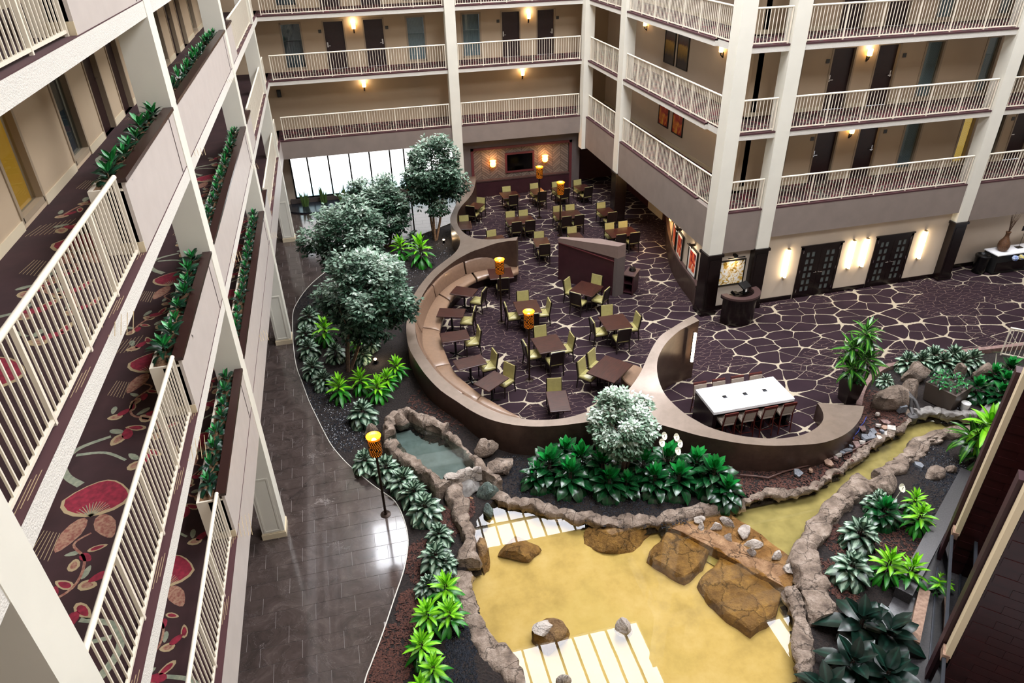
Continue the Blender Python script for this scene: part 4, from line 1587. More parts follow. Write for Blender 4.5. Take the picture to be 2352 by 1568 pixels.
SEAT_F = polar_table([(1193, 622), (1170, 630), (1140, 630), (1100, 639), (1066, 658), (1038, 685.5), (1027, 704), (1017, 730), (1011, 756), (1013, 780), (1024, 810.6), (1034.8, 836.6), (1050, 859.6), (1073, 879.5), (1103.7, 904), (1134, 922), (1165, 940.7), (1198.6, 959)], .46)
SEAT_B = polar_table([(1188, 612), (1150, 612), (1120, 617.7), (1080.7, 627.5), (1054, 640), (1027, 657.9), (1004, 681), (987.9, 706), (977, 733), (971.8, 754), (970, 777.5), (973.6, 799), (984, 818), (1001, 842), (1020, 864), (1048, 886), (1085, 910), (1120, 930), (1160, 947), (1198, 959)], .47)
BACK_T = polar_table([(1186, 585), (1150, 584), (1120, 588), (1066, 602.5), (1027, 624), (995, 656), (973.6, 683), (961, 709.6), (954.8, 736), (958, 767), (968, 795), (980.7, 820), (1000, 848), (1030, 876), (1062, 901), (1100, 924), (1140, 944), (1180, 956), (1198, 960)], .93)
INNERW = polar_table([(1186, 556), (1163, 558), (1136, 563), (1109, 572), (1080.7, 582), (1045, 601), (1009, 628), (988, 651), (973.6, 672), (963, 693.6), (955.7, 718.6), (953.5, 745), (957, 778), (969, 806), (987, 833.6), (1011.8, 862.7), (1042.5, 890), (1073, 911.6), (1111, 933), (1149.6, 950), (1200, 961)], 1.0)


def ang(x, y, z):
    p = G(x, y, z)
    a = atan2(p.y - CY, p.x - CX)
    return a + 2 * pi if a < -0.2 else a


joints_seat = [ang(1193, 618, .46), ang(1090, 634, .46), ang(1021, 683, .46), ang(992, 756, .46), ang(1018, 839, .46), ang(1100, 915, .46), ang(1196, 959, .46)]
joints_back = [ang(1186, 588, .93), ang(1066, 602.5, .93), ang(995, 656, .93), ang(955, 736, .93), ang(982, 823, .93), ang(1064, 903, .93), ang(1190, 958, .93)]
bench = thing('banquette', 'long curved tan leather banquette against the divider wall', 'banquette', (0, 0, 0))


def loft(rows, name, mat, parent):
    """rows: list of equal-length point loops; capped at both ends"""
    m = MB()
    k = len(rows[0])
    vs = [p for r in rows for p in r]
    fs = []
    for i in range(len(rows) - 1):
        for j in range(k):
            j2 = (j + 1) % k
            fs.append((i * k + j, i * k + j2, i * k + k + j2, i * k + k + j))
    fs.append(tuple(reversed(range(k))))
    fs.append(tuple((len(rows) - 1) * k + j for j in range(k)))
    m.add(vs, fs)
    o = m.build(name, mat, parent, 'all')
    md = o.modifiers.new('bevel', 'BEVEL')
    md.width = .025
    md.segments = 2
    md.limit_method = 'ANGLE'
    md.angle_limit = radians(50)
    return o


def P3(a, r, z):
    return (CX + cos(a) * r, CY + sin(a) * r, z)


for k in range(6):
    a0, a1 = joints_seat[k] + .006, joints_seat[k + 1] - .006
    rows = []
    for i in range(9):
        a = a0 + (a1 - a0) * i / 8
        rf, rb = polar_at(SEAT_F, a), polar_at(SEAT_B, a)
        rb = max(rb, rf + .02)
        d = rb - rf
        rows.append([P3(a, rf + .03, .30), P3(a, rf, .34), P3(a, rf, .43), P3(a, rf + .04, .47), P3(a, rf + d * .5, .485), P3(a, rb + .12, .46), P3(a, rb + .12, .30)])
    loft(rows, 'seat_cushion', 'banquette', bench)
    a0, a1 = joints_back[k] + .005, joints_back[k + 1] - .005
    rows = []
    for i in range(9):
        a = a0 + (a1 - a0) * i / 8
        rb, rt, rw = polar_at(SEAT_B, a), polar_at(BACK_T, a), polar_at(INNERW, a)
        rt = max(rt, rb + .02)
        rw = max(rw - .01, rt + .03)
        rows.append([P3(a, rb, .46), P3(a, rb + (rt - rb) * .6, .72), P3(a, rt - .03, .90), P3(a, rt + .02, .945), P3(a, min(rt + .09, rw), .935), P3(a, rw, .90), P3(a, rw, .46)])
    loft(rows, 'back_cushion', 'banquette_back', bench)
m = MB()
rows = []
vs, fs = [], []
A0, A1 = joints_seat[0] + .02, joints_seat[-1] - .02
for i in range(41):
    a = A0 + (A1 - A0) * i / 40
    rf, rw = polar_at(SEAT_F, a), polar_at(INNERW, a)
    rw = max(rw, rf + .05)
    vs += [P3(a, rf + .08, 0), P3(a, rf + .06, .31), P3(a, rw, .31), P3(a, rw, 0)]
    if i:
        b = 4 * i
        fs += [(b - 4, b - 3, b + 1, b), (b - 3, b - 2, b + 2, b + 1), (b - 2, b - 1, b + 3, b + 2)]
fs += [(0, 1, 2, 3), (160, 163, 162, 161)]
m.add(vs, fs)
m.build('base', 'chair_dark', bench)
# small rounded bench end by the crescent
t = thing('bench', 'short rounded tan bench seat tucked behind the crescent wall', 'bench', G(1452, 862, .4).xy.to_3d())
m = MB()
m.lathe([(.50, 0), (.50, .38), (.55, .40), (.55, .45), (.52, .48)], 20, (0.05, -.15), sx=.8, sy=1.25)
m.build('seat', 'banquette', t, True)

# ------------------------------------------------------------------ free-standing partition with service shelf
pL, pF, pR = G(1281, 641), G(1413, 682), G(1429, 676)
u = Vector((pF.x - pL.x, pF.y - pL.y, 0))
ln = u.length
an = atan2(u.y, u.x)
t = thing('partition', 'freestanding wine-red partition with sloping taupe cap among the tables', 'partition', pL, an)
m = MB()
poly = [(0, 0, 1.80), (ln, 0, 2.12), (ln + .12, .38, 2.12), (ln * .6, .48, 2.0), (.05, .12, 1.82)]
m.prism(poly, 1.15, 2)
nn = len(poly)
m.v[nn:] = [(p[0], p[1], z) for p, z in zip(poly, (1.62, 1.62, 1.62, 1.62, 1.62))]
m.build('cap', 'cap_taupe', t)
m = MB()
m.prism([(0, .02), (ln - .14, .02), (ln - .1, .36), (ln * .6, .46), (.05, .12)], 0, 1.62)
m.build('panel', 'wine', t)
m = MB()
m.prism([(ln - .14, 0), (ln, 0), (ln + .12, .38), (ln - .02, .38)], 0, 1.62)
m.build('end_post', 'wall_dark', t)
m = MB()
m.add([(0, -.012, 1.60), (ln - .14, -.012, 1.45), (ln - .14, -.012, 1.48), (0, -.012, 1.63), (0, .02, 1.60), (ln - .14, .02, 1.45), (ln - .14, .02, 1.48), (0, .02, 1.63)], [(0, 1, 2, 3), (3, 2, 6, 7), (0, 4, 5, 1)])
m.build('bead', 'frame_wine', t)
p = pR
t = thing('service_shelf', 'low open service shelf with granite top behind the partition', 'shelf', (p.x + .06, p.y + .02, 0), an + .2)
m = MB()
m.box(-.05, .66, 0, .36, .70, .80)
m.box(-.05, .0, 0, -.01, .7, .80)
m.box(.32, .0, 0, .36, .7, .80)
m.build('carcass', 'wine', t)
for z in (.06, .44):
    m = MB()
    m.box(-.02, .03, z, .34, .68, z + .03)
    m.build('shelf_board', 'wine', t)
m = MB()
m.box(-.08, -.03, .80, .40, .73, .84)
m.build('top', 'granite', t)
m = MB()
m.lathe([(.12, .905), (.14, .93), (.10, 1.02), (.11, 1.03)], 14, (.16, .45))
m.v = [(a_, b_, c_ - .06) for a_, b_, c_ in m.v]
tag(m.build('tray', 'black', None, True), 'small black bowl on the granite service shelf', 'bowl').matrix_world = Matrix.Translation((p.x + .06, p.y + .02, 0)) @ Matrix.Rotation(an + .2, 4, 'Z')

# ------------------------------------------------------------------ dining chairs and tables
CH = {}


def chair_meshes():
    m = MB()
    m.bbox(-.225, -.21, .40, .225, .23, .475, .03)
    CH['seat'] = m.mesh('seat', 'olive', True)
    m = MB()
    m.box(-.215, -.20, .35, .215, .22, .41)
    CH['seat_rail'] = m.mesh('seat_rail', 'chair_dark')
    # backrest leans back towards -y
    m = MB()
    m.obox((0, -.245, .68), (.215, 0, 0), (0, .014, .002), (0, -.035, .235))
    CH['backrest'] = m.mesh('backrest', 'chair_dark')
    m = MB()
    m.obox((0, -.218, .69), (.20, 0, 0), (0, .018, .003), (0, -.033, .225))
    o = m.mesh('back_pad', 'olive')
    CH['back_pad'] = o
    for i, (x, y) in enumerate(((-.205, .2), (.205, .2))):
        m = MB()
        m.tube([(x, y, .41), (x * 1.02, y + .01, 0)], [.026, .018], 6)
        CH['leg%d' % i] = m.mesh('leg', 'chair_dark')
    for i, x in enumerate((-.205, .205)):
        m = MB()
        m.tube([(x, -.295, .905), (x, -.235, .55), (x, -.205, .40), (x * 1.02, -.25, 0)], [.022, .025, .027, .018], 6)
        CH['leg%d' % (i + 2)] = m.mesh('leg', 'chair_dark')


chair_meshes()


def chair(x, y, face, label, group):
    """face: direction (radians) the sitter looks"""
    t = thing('dining_chair', label, 'chair', (x, y, 0), face - pi / 2, group)
    t.scale = (1.07, 1.07, 1.04)
    for k in ('seat', 'seat_rail', 'backrest', 'back_pad'):
        link(k, CH[k], t)
    for k in range(4):
        link('leg', CH['leg%d' % k], t)
    return t


def table(px, label, sides, short, z=.75, ped=1):
    """px: four corners of the top (far-left, far-right, near-right, near-left as seen); sides: {'far': n, ...}"""
    P = [G(x, y, z) for x, y in px]
    c = sum(P, Vector()) / 4
    eu = ((P[1] - P[0]) + (P[2] - P[3])) / 2
    ev = ((P[0] - P[3]) + (P[1] - P[2])) / 2
    an = atan2(eu.y, eu.x)
    an2 = atan2(ev.y, ev.x) - pi / 2
    d = (an2 - an + pi) % (2 * pi) - pi
    an += d / 2
    hw, hd = eu.length / 2, ev.length / 2
    t = thing('dining_table', label, 'table', (c.x, c.y, 0), an, 'dark wood dining tables')
    m = MB()
    m.bbox(-hw, -hd, z - .035, hw, hd, z, .008)
    m.build('tabletop', 'table_wood', t)
    spots = [(0, 0)] if max(hw, hd) < .56 else ([(-hw * .5, 0), (hw * .5, 0)] if hw >= hd else [(0, -hd * .5), (0, hd * .5)])
    for i, (x, y) in enumerate(spots):
        m = MB()
        m.tube([(x, y, z - .035), (x, y, .03)], .038, 10)
        m.build('column', 'black', t, True)
        m = MB()
        for q in range(4):
            a = q * pi / 2 + (pi / 4 if len(spots) == 1 and abs(hw - hd) < .15 else 0)
            m.tube([(x, y, .045), (x + cos(a) * min(hw, hd) * .8, y + sin(a) * min(hw, hd) * .8, .018)], [.03, .018], 6)
        m.build('foot', 'black', t)
    R = Matrix.Rotation(an, 3, 'Z')
    for s, n in sides.items():
        gap = n % 10
        cnt = 2 if n >= 20 else 1
        tuck = {0: -.06, 1: .10, 2: .22, 3: .34}[gap]
        for k in range(cnt):
            off = 0 if cnt == 1 else (-.5 + k) * (hw if s in ('far', 'near') else hd) * 1.0
            lx, ly, f = {'far': (off, hd + tuck, -pi / 2), 'near': (off, -hd - tuck, pi / 2), 'left': (-hw - tuck, off, 0), 'right': (hw + tuck, off, pi)}[s]
            w = R @ Vector((lx, ly, 0))
            which = '' if cnt == 1 else ('planter-side ' if k == 0 else 'wing-side ')
            sd = {'far': 'far', 'near': 'near', 'left': 'planter', 'right': 'wing'}[s]
            chair(c.x + w.x, c.y + w.y, an + f, '%solive dining chair on the %s side of the %s' % (which, sd, short), 'olive dining chairs')
    return t


def q8(*pts):
    return [(900 + x * .2551, 600 + y * .2551) for x, y in pts]


def q7(*pts):
    return [(900 + x * .2551, 320 + y * .2551) for x, y in pts]


def z1(*pts):
    return [(1020 + x / 5.6, 380 + y / 5.6) for x, y in pts]


table(q8((1760, 1000), (1920, 840), (2170, 925), (2000, 1100)), 'large dark wood table turned askew beside the tall crescent wall', {'far': 21}, 'askew table beside the crescent wall')
table(q8((1385, 1170), (1565, 1160), (1618, 1340), (1425, 1355)), 'narrow dark wood table standing alone nearest the pond', {'far': 1}, 'narrow table nearest the pond')
table(q8((733, 1100), (925, 980), (1048, 1045), (880, 1175)), 'dark wood two-seat table at the banquette, last one towards the pond', {'right': 1}, 'banquette table nearest the pond')
table(q8((553, 895), (800, 830), (855, 915), (600, 985)), 'dark wood two-seat table at the banquette, second from the pond end', {'right': 1}, 'second banquette table from the pond')
table(q8((430, 645), (675, 610), (703, 695), (455, 740)), 'dark wood two-seat table at the banquette, third from the pond end', {'right': 1}, 'third banquette table from the pond')
table(q8((430, 418), (665, 425), (640, 505), (400, 495)), 'dark wood two-seat table at the banquette, fourth from the pond end', {'right': 1}, 'fourth banquette table from the pond')
table([(1047.7, 656), (1098.6, 663), (1083, 682), (1032.5, 674)], 'dark wood two-seat table at the banquette, fifth from the pond end', {'right': 1}, 'fifth banquette table from the pond')
table([(1118, 616.6), (1172.7, 614), (1181.6, 637), (1127, 641.6)], 'dark wood two-seat table at the upper end of the banquette behind a lamp', {'near': 1}, 'banquette table at its upper end')
table(q8((1600, 265), (1705, 168), (1905, 225), (1800, 320)), 'square dark wood table set askew in front of the wine-red partition', {'left': 1, 'far': 1, 'near': 1, 'right': 1}, 'square table before the partition')
table(q8((1090, 365), (1300, 340), (1355, 460), (1140, 480)), 'square dark wood table between the two lamps of the round dining bay', {'far': 1, 'left': 1, 'right': 1, 'near': 1}, 'square table between the two lamps')
table(q8((1250, 690), (1480, 655), (1575, 785), (1335, 835)), 'square dark wood table right beside the front lamp pole', {'far': 1, 'left': 1, 'right': 1, 'near': 1}, 'square table beside the front lamp pole')
table(q8((1855, 495), (2080, 470), (2170, 585), (1940, 630)), 'square dark wood table beside the tip of the crescent wall', {'far': 1, 'left': 1, 'right': 1, 'near': 1}, 'square table by the crescent tip')
table(q7((1260, 885), (1400, 885), (1435, 955), (1305, 975)), 'dark wood two-seat table between banquette end and partition', {'far': 0, 'near': 0}, 'table between banquette end and partition')
table(q7((1020, 705), (1250, 680), (1295, 745), (1050, 775)), 'double dark wood table for four, behind the banquette end', {'far': 20, 'near': 20}, 'table for four behind the banquette')
table(q7((1450, 655), (1670, 630), (1730, 695), (1500, 725)), 'double dark wood table for four with a lamp pole before it', {'far': 20, 'near': 20}, 'table for four behind a lamp')
table(q7((1845, 625), (1960, 608), (2025, 668), (1900, 690)), 'dark wood two-seat table beside the dark column base under the wing', {'far': 0, 'near': 0}, 'table by the dark column')
table(q7((1925, 815), (2150, 780), (2230, 850), (1975, 890)), 'double dark wood table for four in orange light behind the partition', {'far': 20, 'near': 20}, 'table for four behind the partition')
table(q7((970, 480), (1115, 460), (1165, 515), (1000, 535)), 'dark wood two-seat table before the sideboard, first from the divider', {'far': 0, 'near': 0}, 'first table before the sideboard')
table(q7((1253, 450), (1345, 430), (1390, 485), (1275, 500)), 'dark wood two-seat table before the sideboard behind a lamp pole', {'far': 0, 'near': 0}, 'second table before the sideboard')
table(q7((1450, 435), (1545, 415), (1595, 455), (1480, 480)), 'dark wood two-seat table before the sideboard, third from the divider', {'far': 0, 'near': 0}, 'third table before the sideboard')
table(q7((1650, 420), (1740, 395), (1795, 445), (1690, 465)), 'dark wood two-seat table at the sideboard corner under the wing', {'far': 0, 'near': 0}, 'table at the sideboard corner')
table(z1((380, 470), (520, 490), (440, 565), (290, 545)), 'dark wood two-seat table in the narrow bend of the divider, farther one', {'far': 0, 'near': 0}, 'farther table in the divider bend')
table(z1((170, 722), (345, 710), (358, 815), (200, 825)), 'dark wood two-seat table in the narrow bend of the divider, nearer one', {'far': 0}, 'nearer table in the divider bend')
table(z1((500, 925), (745, 893), (790, 935), (560, 965)), 'dark wood table half hidden behind the arm of the divider', {'far': 0}, 'table hidden behind the divider arm')
table([(1303, 536), (1330, 533), (1342, 545), (1312, 549)], 'dark wood table mostly hidden behind the partition', {'far': 0}, 'table hidden behind the partition')

# ------------------------------------------------------------------ white communal bar table and stools
ZB = 1.02
bp = [G(x, y, ZB) for x, y in ((1598, 893), (1777, 864.5), (1825, 914), (1640, 948))]
c = sum(bp, Vector()) / 4
eu = ((bp[1] - bp[0]) + (bp[2] - bp[3])) / 2
hw, hd = eu.length / 2, ((bp[0] - bp[3]).length + (bp[1] - bp[2]).length) / 4
an = atan2(eu.y, eu.x)
t = thing('bar_table', 'long white-topped communal bar table on dark end panels', 'table', (c.x, c.y, 0), an)
m = MB()
m.bbox(-hw, -hd, ZB - .09, hw, hd, ZB, .008)
m.build('tabletop', 'white_top', t)
for s in (-1, 1):
    m = MB()
    m.box(s * hw - (.12 if s > 0 else 0), -hd + .02, 0, s * hw + (.12 if s < 0 else 0), hd - .02, ZB - .09)
    m.build('end_panel', 'espresso', t)
m = MB()
m.box(-hw + .1, -.10, .02, hw - .1, .10, ZB - .09)
m.build('centre_panel', 'espresso', t)
for px in ((1664.5, 911), (1711, 904), (1756, 896)):
    p = G(px[0], px[1], ZB)
    l = Matrix.Rotation(-an, 3, 'Z') @ (p - c)
    m = MB()
    m.box(l.x - .06, l.y - .06, ZB - .01, l.x + .06, l.y + .06, ZB + .004)
    o = m.build('power_outlet', 'black', t)
    m = MB()
    m.box(l.x - .05, l.y - .05, ZB + .003, l.x + .05, l.y + .0, ZB + .007)
    m.build('outlet_lid', 'steel_dark', o)
ST = {}
m = MB()
m.bbox(-.20, -.19, .62, .20, .20, .70, .03)
ST['seat'] = m.mesh('seat', 'stool_beige', True)
m = MB()
m.obox((0, -.20, .86), (.195, 0, 0), (0, .03, .003), (0, -.03, .15))
ST['back_pad'] = m.mesh('back_pad', 'stool_beige')
m = MB()
m.obox((-.135, -.245, 1.03), (.065, 0, 0), (0, .02, 0), (0, -.006, .045))
m.obox((.135, -.245, 1.03), (.065, 0, 0), (0, .02, 0), (0, -.006, .045))
m.obox((0, -.247, 1.052), (.07, 0, 0), (0, .02, 0), (0, -.004, .022))
m.obox((0, -.243, 0.997), (.07, 0, 0), (0, .02, 0), (0, -.002, .012))
ST['top_rail'] = m.mesh('top_rail', 'stool_wood')
legm = []
for x, y, yt in ((-.18, .18, .18), (.18, .18, .18), (-.18, -.21, -.19), (.18, -.21, -.19)):
    m = MB()
    if y > 0:
        m.tube([(x, y, .63), (x * 1.05, y + .02, 0)], [.022, .015], 6)
    else:
        m.tube([(x, -.25, 1.0), (x, -.19, .66), (x * 1.05, y - .03, 0)], [.018, .022, .015], 6)
    legm.append(m.mesh('leg', 'stool_wood'))
m = MB()
for a, b in (((-.185, .19), (.185, .19)), ((-.185, -.2), (.185, -.2)), ((-.185, -.2), (-.185, .19)), ((.185, -.2), (.185, .19))):
    m.tube([(a[0], a[1], .24), (b[0], b[1], .24)], .011, 6)
ST['footrest'] = m.mesh('footrest', 'stool_wood')
R = Matrix.Rotation(an, 3, 'Z')
ords = ['first', 'second', 'third', 'fourth']
for side, nm in ((-1, 'pond'), (1, 'lobby')):
    for k in range(4):
        lx = -hw * .72 + k * hw * 1.44 / 3 + (.06 if side < 0 else -.1)
        w = R @ Vector((lx, side * (hd - .02), 0))
        t = thing('bar_stool', 'beige bar stool on the %s side of the white table, %s from the crescent' % (nm, ords[k]), 'bar stool', (c.x + w.x, c.y + w.y, 0), an + (0 if side < 0 else pi), 'bar stools at the white table')
        for kk in ('seat', 'back_pad', 'top_rail', 'footrest'):
            link(kk, ST[kk], t)
        for lm in legm:
            link('leg', lm, t)

# ------------------------------------------------------------------ torch lamps
LM = {}
m = MB()
m.lathe([(.13, 0), (.13, .015), (.05, .03), (.045, .06)], 18)
LM['base'] = m.mesh('base', 'bronze_pole', True)
m = MB()
m.tube([(0, 0, .05), (0, 0, 1.98)], .033, 10)
LM['pole'] = m.mesh('pole', 'bronze_pole', True)
m = MB()
m.lathe([(.03, 1.96), (.11, 1.985), (.13, 2.0)], 18)
LM['cup'] = m.mesh('cup', 'bronze_pole', True)
m = MB()
RS, NS, NR = .165, 22, 9
for r in range(NR):
    z0 = 2.0 + r * .052
    for k in range(NS):
        a0 = 2 * pi * (k + (.5 if r % 2 else 0)) / NS
        a1 = a0 + 2 * pi / NS
        am0, am1 = a0 + (a1 - a0) * .36, a0 + (a1 - a0) * .64
        zz0, zz1 = z0 + .006, z0 + .046
        closed = (k * 7 + r * 3) % 11 == 0

        def pt(a, z):
            return (RS * cos(a), RS * sin(a), z)
        if closed:
            m.add([pt(a0, z0), pt(a1, z0), pt(a1, z0 + .052), pt(a0, z0 + .052)], [(0, 1, 2, 3)])
        else:
            m.add([pt(a0, z0), pt(am0, z0), pt(am0, z0 + .052), pt(a0, z0 + .052)], [(0, 1, 2, 3)])
            m.add([pt(am1, z0), pt(a1, z0), pt(a1, z0 + .052), pt(am1, z0 + .052)], [(0, 1, 2, 3)])
            m.add([pt(am0, z0), pt(am1, z0), pt(am1, zz0), pt(am0, zz0)], [(0, 1, 2, 3)])
            m.add([pt(am0, zz1), pt(am1, zz1), pt(am1, z0 + .052), pt(am0, z0 + .052)], [(0, 1, 2, 3)])
LM['shade'] = m.mesh('shade', 'bronze_pole')
m = MB()
m.lathe([(.150, 2.0), (.150, 2.46)], 20)
m.f = m.f[:-1]
m.mi = m.mi[:-1]
LM['liner'] = m.mesh('liner', 'amber')
m = MB()
for a in range(24):
    a0, a1 = 2 * pi * a / 24, 2 * pi * (a + 1) / 24
    for r0, z0_, r1, z1_ in ((.150, 2.46, .170, 2.50), (.170, 2.50, .178, 2.53)):
        m.add([(r0 * cos(a0), r0 * sin(a0), z0_), (r0 * cos(a1), r0 * sin(a1), z0_), (r1 * cos(a1), r1 * sin(a1), z1_), (r1 * cos(a0), r1 * sin(a0), z1_)], [(0, 1, 2, 3)])
LM['rim'] = m.mesh('rim', 'amber_rim', True)
m = MB()
m.lathe([(.02, 2.25), (.06, 2.30), (.07, 2.36), (.05, 2.43), (.015, 2.46)], 12)
LM['bulb'] = m.mesh('bulb', 'lamp_hot', True)


def torch(x, y, label, e=28):
    p = G(x, y)
    t = thing('torch_lamp', label, 'lamp', p, 0, 'amber torch lamps')
    for k, me in LM.items():
        link(k, me, t)
    lamp('POINT', (p.x, p.y, 2.56), e, WARM, .08, name='torch_glow')


torch(1216, 873, 'amber torch lamp beside the square table at the front of the dining bay')
torch(1152, 740, 'amber torch lamp standing over the upper end of the banquette')
torch(1239, 500, 'amber torch lamp before the sideboard, farthest in the dining area')
torch(1286, 541, 'amber torch lamp behind the wine-red partition')
torch(886, 1181, 'amber torch lamp on the marble walkway beside the raised basin')
torch(952, 530, 'amber torch lamp half hidden in the tree by the entrance glazing', 14)

# ------------------------------------------------------------------ corridor sconces, door plates and wing pictures
SM = {}
m = MB()
m.lathe([(.085, -.10), (.09, .02), (.095, .12)], 12, (0, -.11), sy=.8)
SM['shade'] = m.mesh('shade', 'sconce_glow', True)
m = MB()
m.tube([(0, -.02, -.28), (0, -.10, -.2), (0, -.11, -.1)], [.02, .022, .03], 8)
m.box(-.03, -.02, -.3, .03, 0, -.1)
SM['bracket'] = m.mesh('bracket', 'black_matte')
for (x, y, z), ax, wh in SC:
    t = thing('wall_sconce', 'glowing wall sconce %s' % wh, 'sconce', (x, y, z), 0 if ax == 'y' else -pi / 2, 'corridor wall sconces')
    for k, me in SM.items():
        link(k, me, t)
    d = Vector((0, -.16, 0)) if ax == 'y' else Vector((-.16, 0, 0))
    lamp('POINT', Vector((x, y, z + .22)) + d, 16, WARMW, .06, name='sconce_glow')
pm = MB().box(-.07, -.006, -.07, .07, .006, .07).mesh('door_plate', 'number_plate')
for (x, y, z), ax, wh in PLATES:
    tag(link('door_plate', pm, None, (x, y, z)), 'small dark room sign by the ' + wh, 'door sign', 'room signs')
for y, z, mat, lab in ((28.98, 7.9, 'art_dusk', 'tall dusky landscape picture on the third-floor wing wall, one by the inner column'), (27.76, 7.9, 'art_dusk', 'tall dusky landscape picture on the third-floor wing wall, one towards the corner'), (29.0, 5.15, 'art_fire', 'red and orange picture on the second-floor wing wall by the inner column'), (27.6, 5.12, 'art_fire', 'red and orange picture on the second-floor wing wall towards the corner')):
    t = thing('picture', lab, 'picture', (WW, y, z), -pi / 2, 'wing corridor pictures')
    hh = .72 if z > 7 else .55
    m = MB()
    for b in ((-.5, -.05, -hh - .04, .5, 0, -hh), (-.5, -.05, hh, .5, 0, hh + .04), (-.5, -.05, -hh, -.45, 0, hh), (.45, -.05, -hh, .5, 0, hh)):
        m.box(*b)
    m.build('frame', 'frame_black', t)
    m = MB()
    m.box(-.45, -.03, -hh, .45, 0, hh)
    m.build('canvas', mat, t)

# ------------------------------------------------------------------ host stand
p = G(1712, 752)
t = thing('host_stand', 'dark curved host stand with speckled granite counter', 'host stand', (p.x, p.y + .38, 0), radians(8))
t.scale = (1.08, 1.0, 1.05)
m = MB()
arc = [(-.62, .30)] + [(.62 * sin(a), .30 - .62 * cos(a) * .95) for a in [radians(-88 + 176 * k / 16) for k in range(17)]] + [(.62, .30)]
m.prism(ccw([(x, y) for x, y in arc]), 0, 1.0)
m.build('body', 'espresso', t, True)
arc2 = [(.70 * sin(a), .28 - .70 * cos(a) * .95) for a in [radians(-95 + 190 * k / 18) for k in range(19)]]
arc3 = [(.48 * sin(a), .28 - .48 * cos(a) * .95) for a in [radians(95 - 190 * k / 18) for k in range(19)]]
m = MB()
vs, fs = [], []
for (a, b), (a2, b2) in zip(arc2, reversed(arc3)):
    vs += [(a, b, 1.02), (a, b, 1.09), (a2, b2, 1.09), (a2, b2, 1.02)]
for k in range(18):
    for j in range(4):
        fs.append((4 * k + j, 4 * k + 4 + j, 4 * k + 4 + (j + 1) % 4, 4 * k + (j + 1) % 4))
fs += [(0, 1, 2, 3), (72, 75, 74, 73)]
m.add(vs, fs)
m.build('counter', 'granite', t)
m = MB()
m.prism(ccw(arc2), .96, 1.02)
m.build('counter_edge', 'espresso', t)
mon = thing('monitor', 'black touch-screen terminal on the host stand', 'monitor', (p.x + .05, p.y + .50, 1.145), radians(20))
m = MB()
m.box(-.14, -.1, 0, .14, .1, .03)
m.build('foot', 'black', mon)
m = MB()
m.obox((0, .02, .14), (.04, 0, 0), (0, .03, 0), (0, .02, .12))
m.build('neck', 'black', mon)
m = MB()
m.obox((0, .03, .28), (.2, 0, 0), (0, .13, .06), (0, -.01, .02))
m.build('screen', 'black', mon)
m = MB()
m.obox((0.0, -.065, .12), (.045, 0, 0), (0, .003, 0), (0, 0.005, .06))
m.build('card', 'white_plastic', mon)
ph = MB()
ph.box(-.1, -.12, 0, .1, .12, .05)
ph.tube([(-.06, -.1, .07), (-.06, .1, .07)], .025, 8)
tag(ph.build('desk_phone', 'black', None), 'black desk telephone on the host stand', 'telephone')
bpy.data.objects['desk_phone'].location = (p.x - .32, p.y + .50, 1.145)

# ------------------------------------------------------------------ console table group at the far right
a, b = G(2258, 568.5, .86), G(2294, 586.5, .86)
x0, y0 = b.x, b.y
t = thing('console_table', 'long black console table with white top against the wall', 'console table', (x0, y0, 0))
m = MB()
m.box(0, .02, .06, 4.5, .66, .82)
m.build('cabinet', 'black_matte', t)
m = MB()
m.box(.05, .06, 0, 4.4, .6, .06)
m.build('plinth', 'black_matte', t)
m = MB()
m.bbox(-.03, -.02, .82, 4.55, .68, .86, .006)
m.build('top', 'white_top', t)
for k in range(3):
    m = MB()
    m.box(.08 + k * 1.45, -.0, .12, 1.45 + k * 1.45, .02, .5)
    m.build('door', 'espresso', t)
for dx, col, nm in ((.75, 'ball_blue', 'blue and white'), (1.05, 'ball_yellow', 'yellow and blue')):
    M(col, '#c8d4e8' if 'blue' in col else '#d9c86a', 0.2, color2='#2a5aa8', scale=9)
    m = MB()
    m.lathe([(.02, .58), (.09, .61), (.12, .69), (.09, .77), (.02, .80)], 14)
    o = m.build('glass_ball', col, None, True)
    o.location = (x0 + dx, y0 - .10, 0)
    tag(o, 'shiny %s glass ball displayed in the console table' % nm, 'glass ball')
vx, vy = G(2282, 566, .86).x + .0, y0 + .34
t = thing('vase', 'tall bulbous wicker vase on the white console top', 'vase', (vx, vy, .86))
m = MB()
m.lathe([(.12, 0), (.20, .10), (.22, .24), (.19, .38), (.11, .52), (.075, .62), (.075, .72), (.10, .80)], 18)
m.build('body', 'wicker', t, True)
m = MB()
for k in range(26):
    a = rnd.uniform(0, 2 * pi)
    s = rnd.uniform(.03, .2)
    h = rnd.uniform(.5, .95)
    m.tube([(0, 0, .7), (cos(a) * s * .5, sin(a) * s * .5, .8 + h * .5), (cos(a) * s + rnd.uniform(-.06, .06), sin(a) * s, .8 + h)], [.008, .006, .003], 4)
tag(m.build('dried_twigs', 'twig', t), kind='stuff')
s_ = G(2321, 559, .86)
t = thing('tabletop_sign', 'small black sign on a thin stand on the console table', 'sign', (s_.x, y0 + .40, .86))
m = MB()
m.box(-.14, -.1, 0, .14, .1, .015)
m.build('base', 'black', t)
m = MB()
m.tube([(0, 0, .01), (0, 0, .75)], .008, 6)
m.build('stem', 'black', t)
m = MB()
m.box(-.17, -.01, .73, .17, .01, .93)
sg = m.build('plate', 'black', t)
m = MB()
for k, (w, z) in enumerate(((.24, .86), (.14, .80))):
    n = int(w / .035)
    for i in range(n):
        m.box(-w / 2 + i * .035, -.012, z - .014, -w / 2 + i * .035 + .024, -.0105, z + .014)
tag(m.build('lettering', 'white_plastic', sg), kind='stuff')
p = G(2258, 631)
